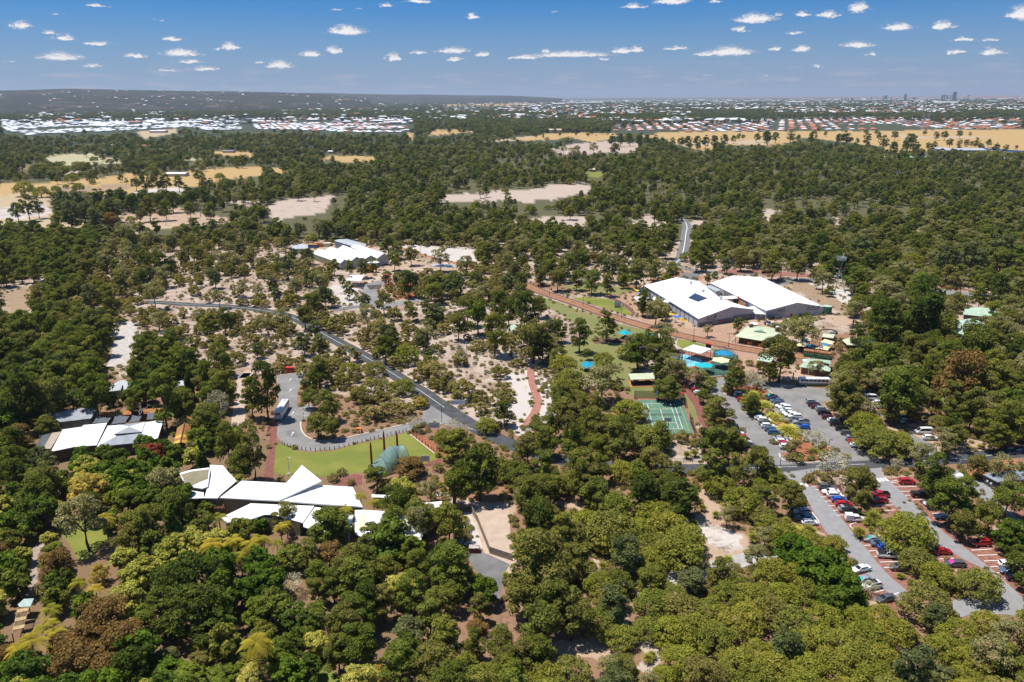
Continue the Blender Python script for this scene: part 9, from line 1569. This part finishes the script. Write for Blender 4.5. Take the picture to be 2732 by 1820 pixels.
for i, (tl, x, yb, hp) in enumerate((('A2',1697,500,92),('A3',270,517,112),('A3',1066,497,105),('A3',1940,497,105),('A4',603,457,88),('A4',634,460,84),('A4',1437,492,130),('A4',1483,492,128),('A3',172,480,70),('A2',2258,430,66))):
    p = at_px(tl, x, yb); hh = hp/3.363*p.length/F; t = thing('power_pylon', f"grey lattice power pylon on the plain, {ORD[i]} by size of base view" if False else f"grey lattice power pylon {('at the left straw field edge','beside the cream building','before the terracotta estate','by the far road','left of a pair at right','right of a pair at right','left by the dark grove','right by the dark grove','small behind the cream building','small over the far wood')[i]}", 'pylon', p); w = hh*.11; mb = MB()
    for sx in (-1, 1):
        for sy in (-1, 1): mb.bar(p+Vector((sx*w,sy*w,0)), p+Vector((sx*w*.22,sy*w*.22,hh)), .5)
    for k in range(6):
        z0, z1 = hh*k/6, hh*(k+1)/6; w0, w1 = w*(1-.78*k/6), w*(1-.78*(k+1)/6); mb.bar(p+Vector((-w0,-w0,z0)), p+Vector((w1,-w1,z1)), .3); mb.bar(p+Vector((w0,-w0,z0)), p+Vector((-w1,-w1,z1)), .3)
    mb.build('lattice', LATT, t)
    for z in (.72, .84, .96): MB().bar(p+Vector((-hh*.17,0,hh*z)), p+Vector((hh*.17,0,hh*z)), .6).build('cross_arm', LATT, t)
CITY = [mat('city_grey', (.34,.36,.40), .6, .1, .02), mat('city_pale', (.58,.58,.60), .6, .05, .02), mat('city_dark', (.07,.12,.15), .4, .05, .02)]
for i, (x, w, yt, k) in enumerate(((720,16,212,1),(748,14,209,1),(775,10,214,1),(805,26,209,1),(1095,14,194,0),(1112,16,192,0),(1158,8,200,1),(1284,18,182,0),(1612,20,188,1),(1636,16,186,0),(1660,18,190,1),(1690,18,192,1),(1708,14,186,1),(1726,22,168,2),(1360,24,206,1),(980,12,206,1))):
    b = at_px('A4', x, 226); u = b.length/F/3.363; hh = (226-yt)*u; t = thing('tower_block', f"{('grey','pale','dark glass')[k]} tower block on the right skyline, {ORD[i] if i < 4 else ORD[i]} of the city group in order", 'tower', b); MB().box(b+Vector((0,0,hh/2)), (w*u,w*u*.7,hh)).build('walls', CITY[k], t)
    for q in range(4): MB().box(b+Vector((0,-w*u*.36,hh*(.2+.2*q))), (w*u*.9,1.0,hh*.07)).build('window_band', CITY[2], t)
    MB().box(b+Vector((0,0,hh*1.03)), (w*u*.5,w*u*.4,hh*.06)).build('plant_room', CITY[0], t)
b = at_px('A4', 1843, 258); u = b.length/F/3.363; t = thing('tower_crane', 'orange tower crane below the right skyline', 'crane', b); MB().box(b+Vector((0,0,31*u)), (3.2*u,3*u,62*u)).build('mast', ORANGE, t); MB().box(b+Vector((6*u,0,60*u)), (30*u,2*u,2.4*u)).build('jib', ORANGE, t)
b = at_px('A4', 2352, 222); u = b.length/F/3.363; t = thing('stadium_arch', 'white stadium arch at the right end of the skyline', 'arch', b); MB().tube([b+Vector((26*u*math.cos(a), 0, 34*u*math.sin(a))) for a in [math.pi*k/14 for k in range(15)]], 1.6*u, 6).build('arch', WHITE, t); MB().box(b+Vector((0,30,4*u)), (60*u,20*u,8*u)).build('stand', CITY[1], t)
# small things on the sand: tussocks and low scrub as ground cover
gy = 150*(640/150)**NR.random(16000); gx = (NR.uniform(-60, 2790, 16000)-CX)/F*gy*1.02; gq, _ = PXa(np.stack([gx, gy, gy*0], 1)); gok = (gq[:, 1] > 640) & ~((gq[:, 0] < 1000) & (gq[:, 1] > 1200))
for k in KEEPG: gok &= ~inpoly(gq, k)
gidx = []
for i in np.where(gok)[0]:
    k = 'h' if NR.random() < .9 else 't'; TREES.append([k, int(NR.integers(len(PROTO[k]))), gx[i], gy[i], NR.uniform(.35, 1.1), NR.uniform(.5, .9), NR.uniform(0, 6.28), False]); gidx.append(len(TREES)-1)
scatter('ground_cover', gidx)
# the air itself
hz = MB(); hz.box((0, 21900, 149.5), (70000, 44600, 301)); ho = hz.build('haze', []); tag(ho, kind='stuff')
hm = bpy.data.materials.new('haze_air'); hm.use_nodes = True; t = NT(hm.node_tree); t.n.clear(); pv = t.new('ShaderNodeVolumePrincipled'); pv.inputs['Color'].default_value = (.72, .84, 1.0, 1); pv.inputs['Density'].default_value = HAZE; pv.inputs['Anisotropy'].default_value = .2
o = t.new('ShaderNodeOutputMaterial'); t.l.new(pv.outputs[0], o.inputs['Volume']); ho.data.materials.append(hm)
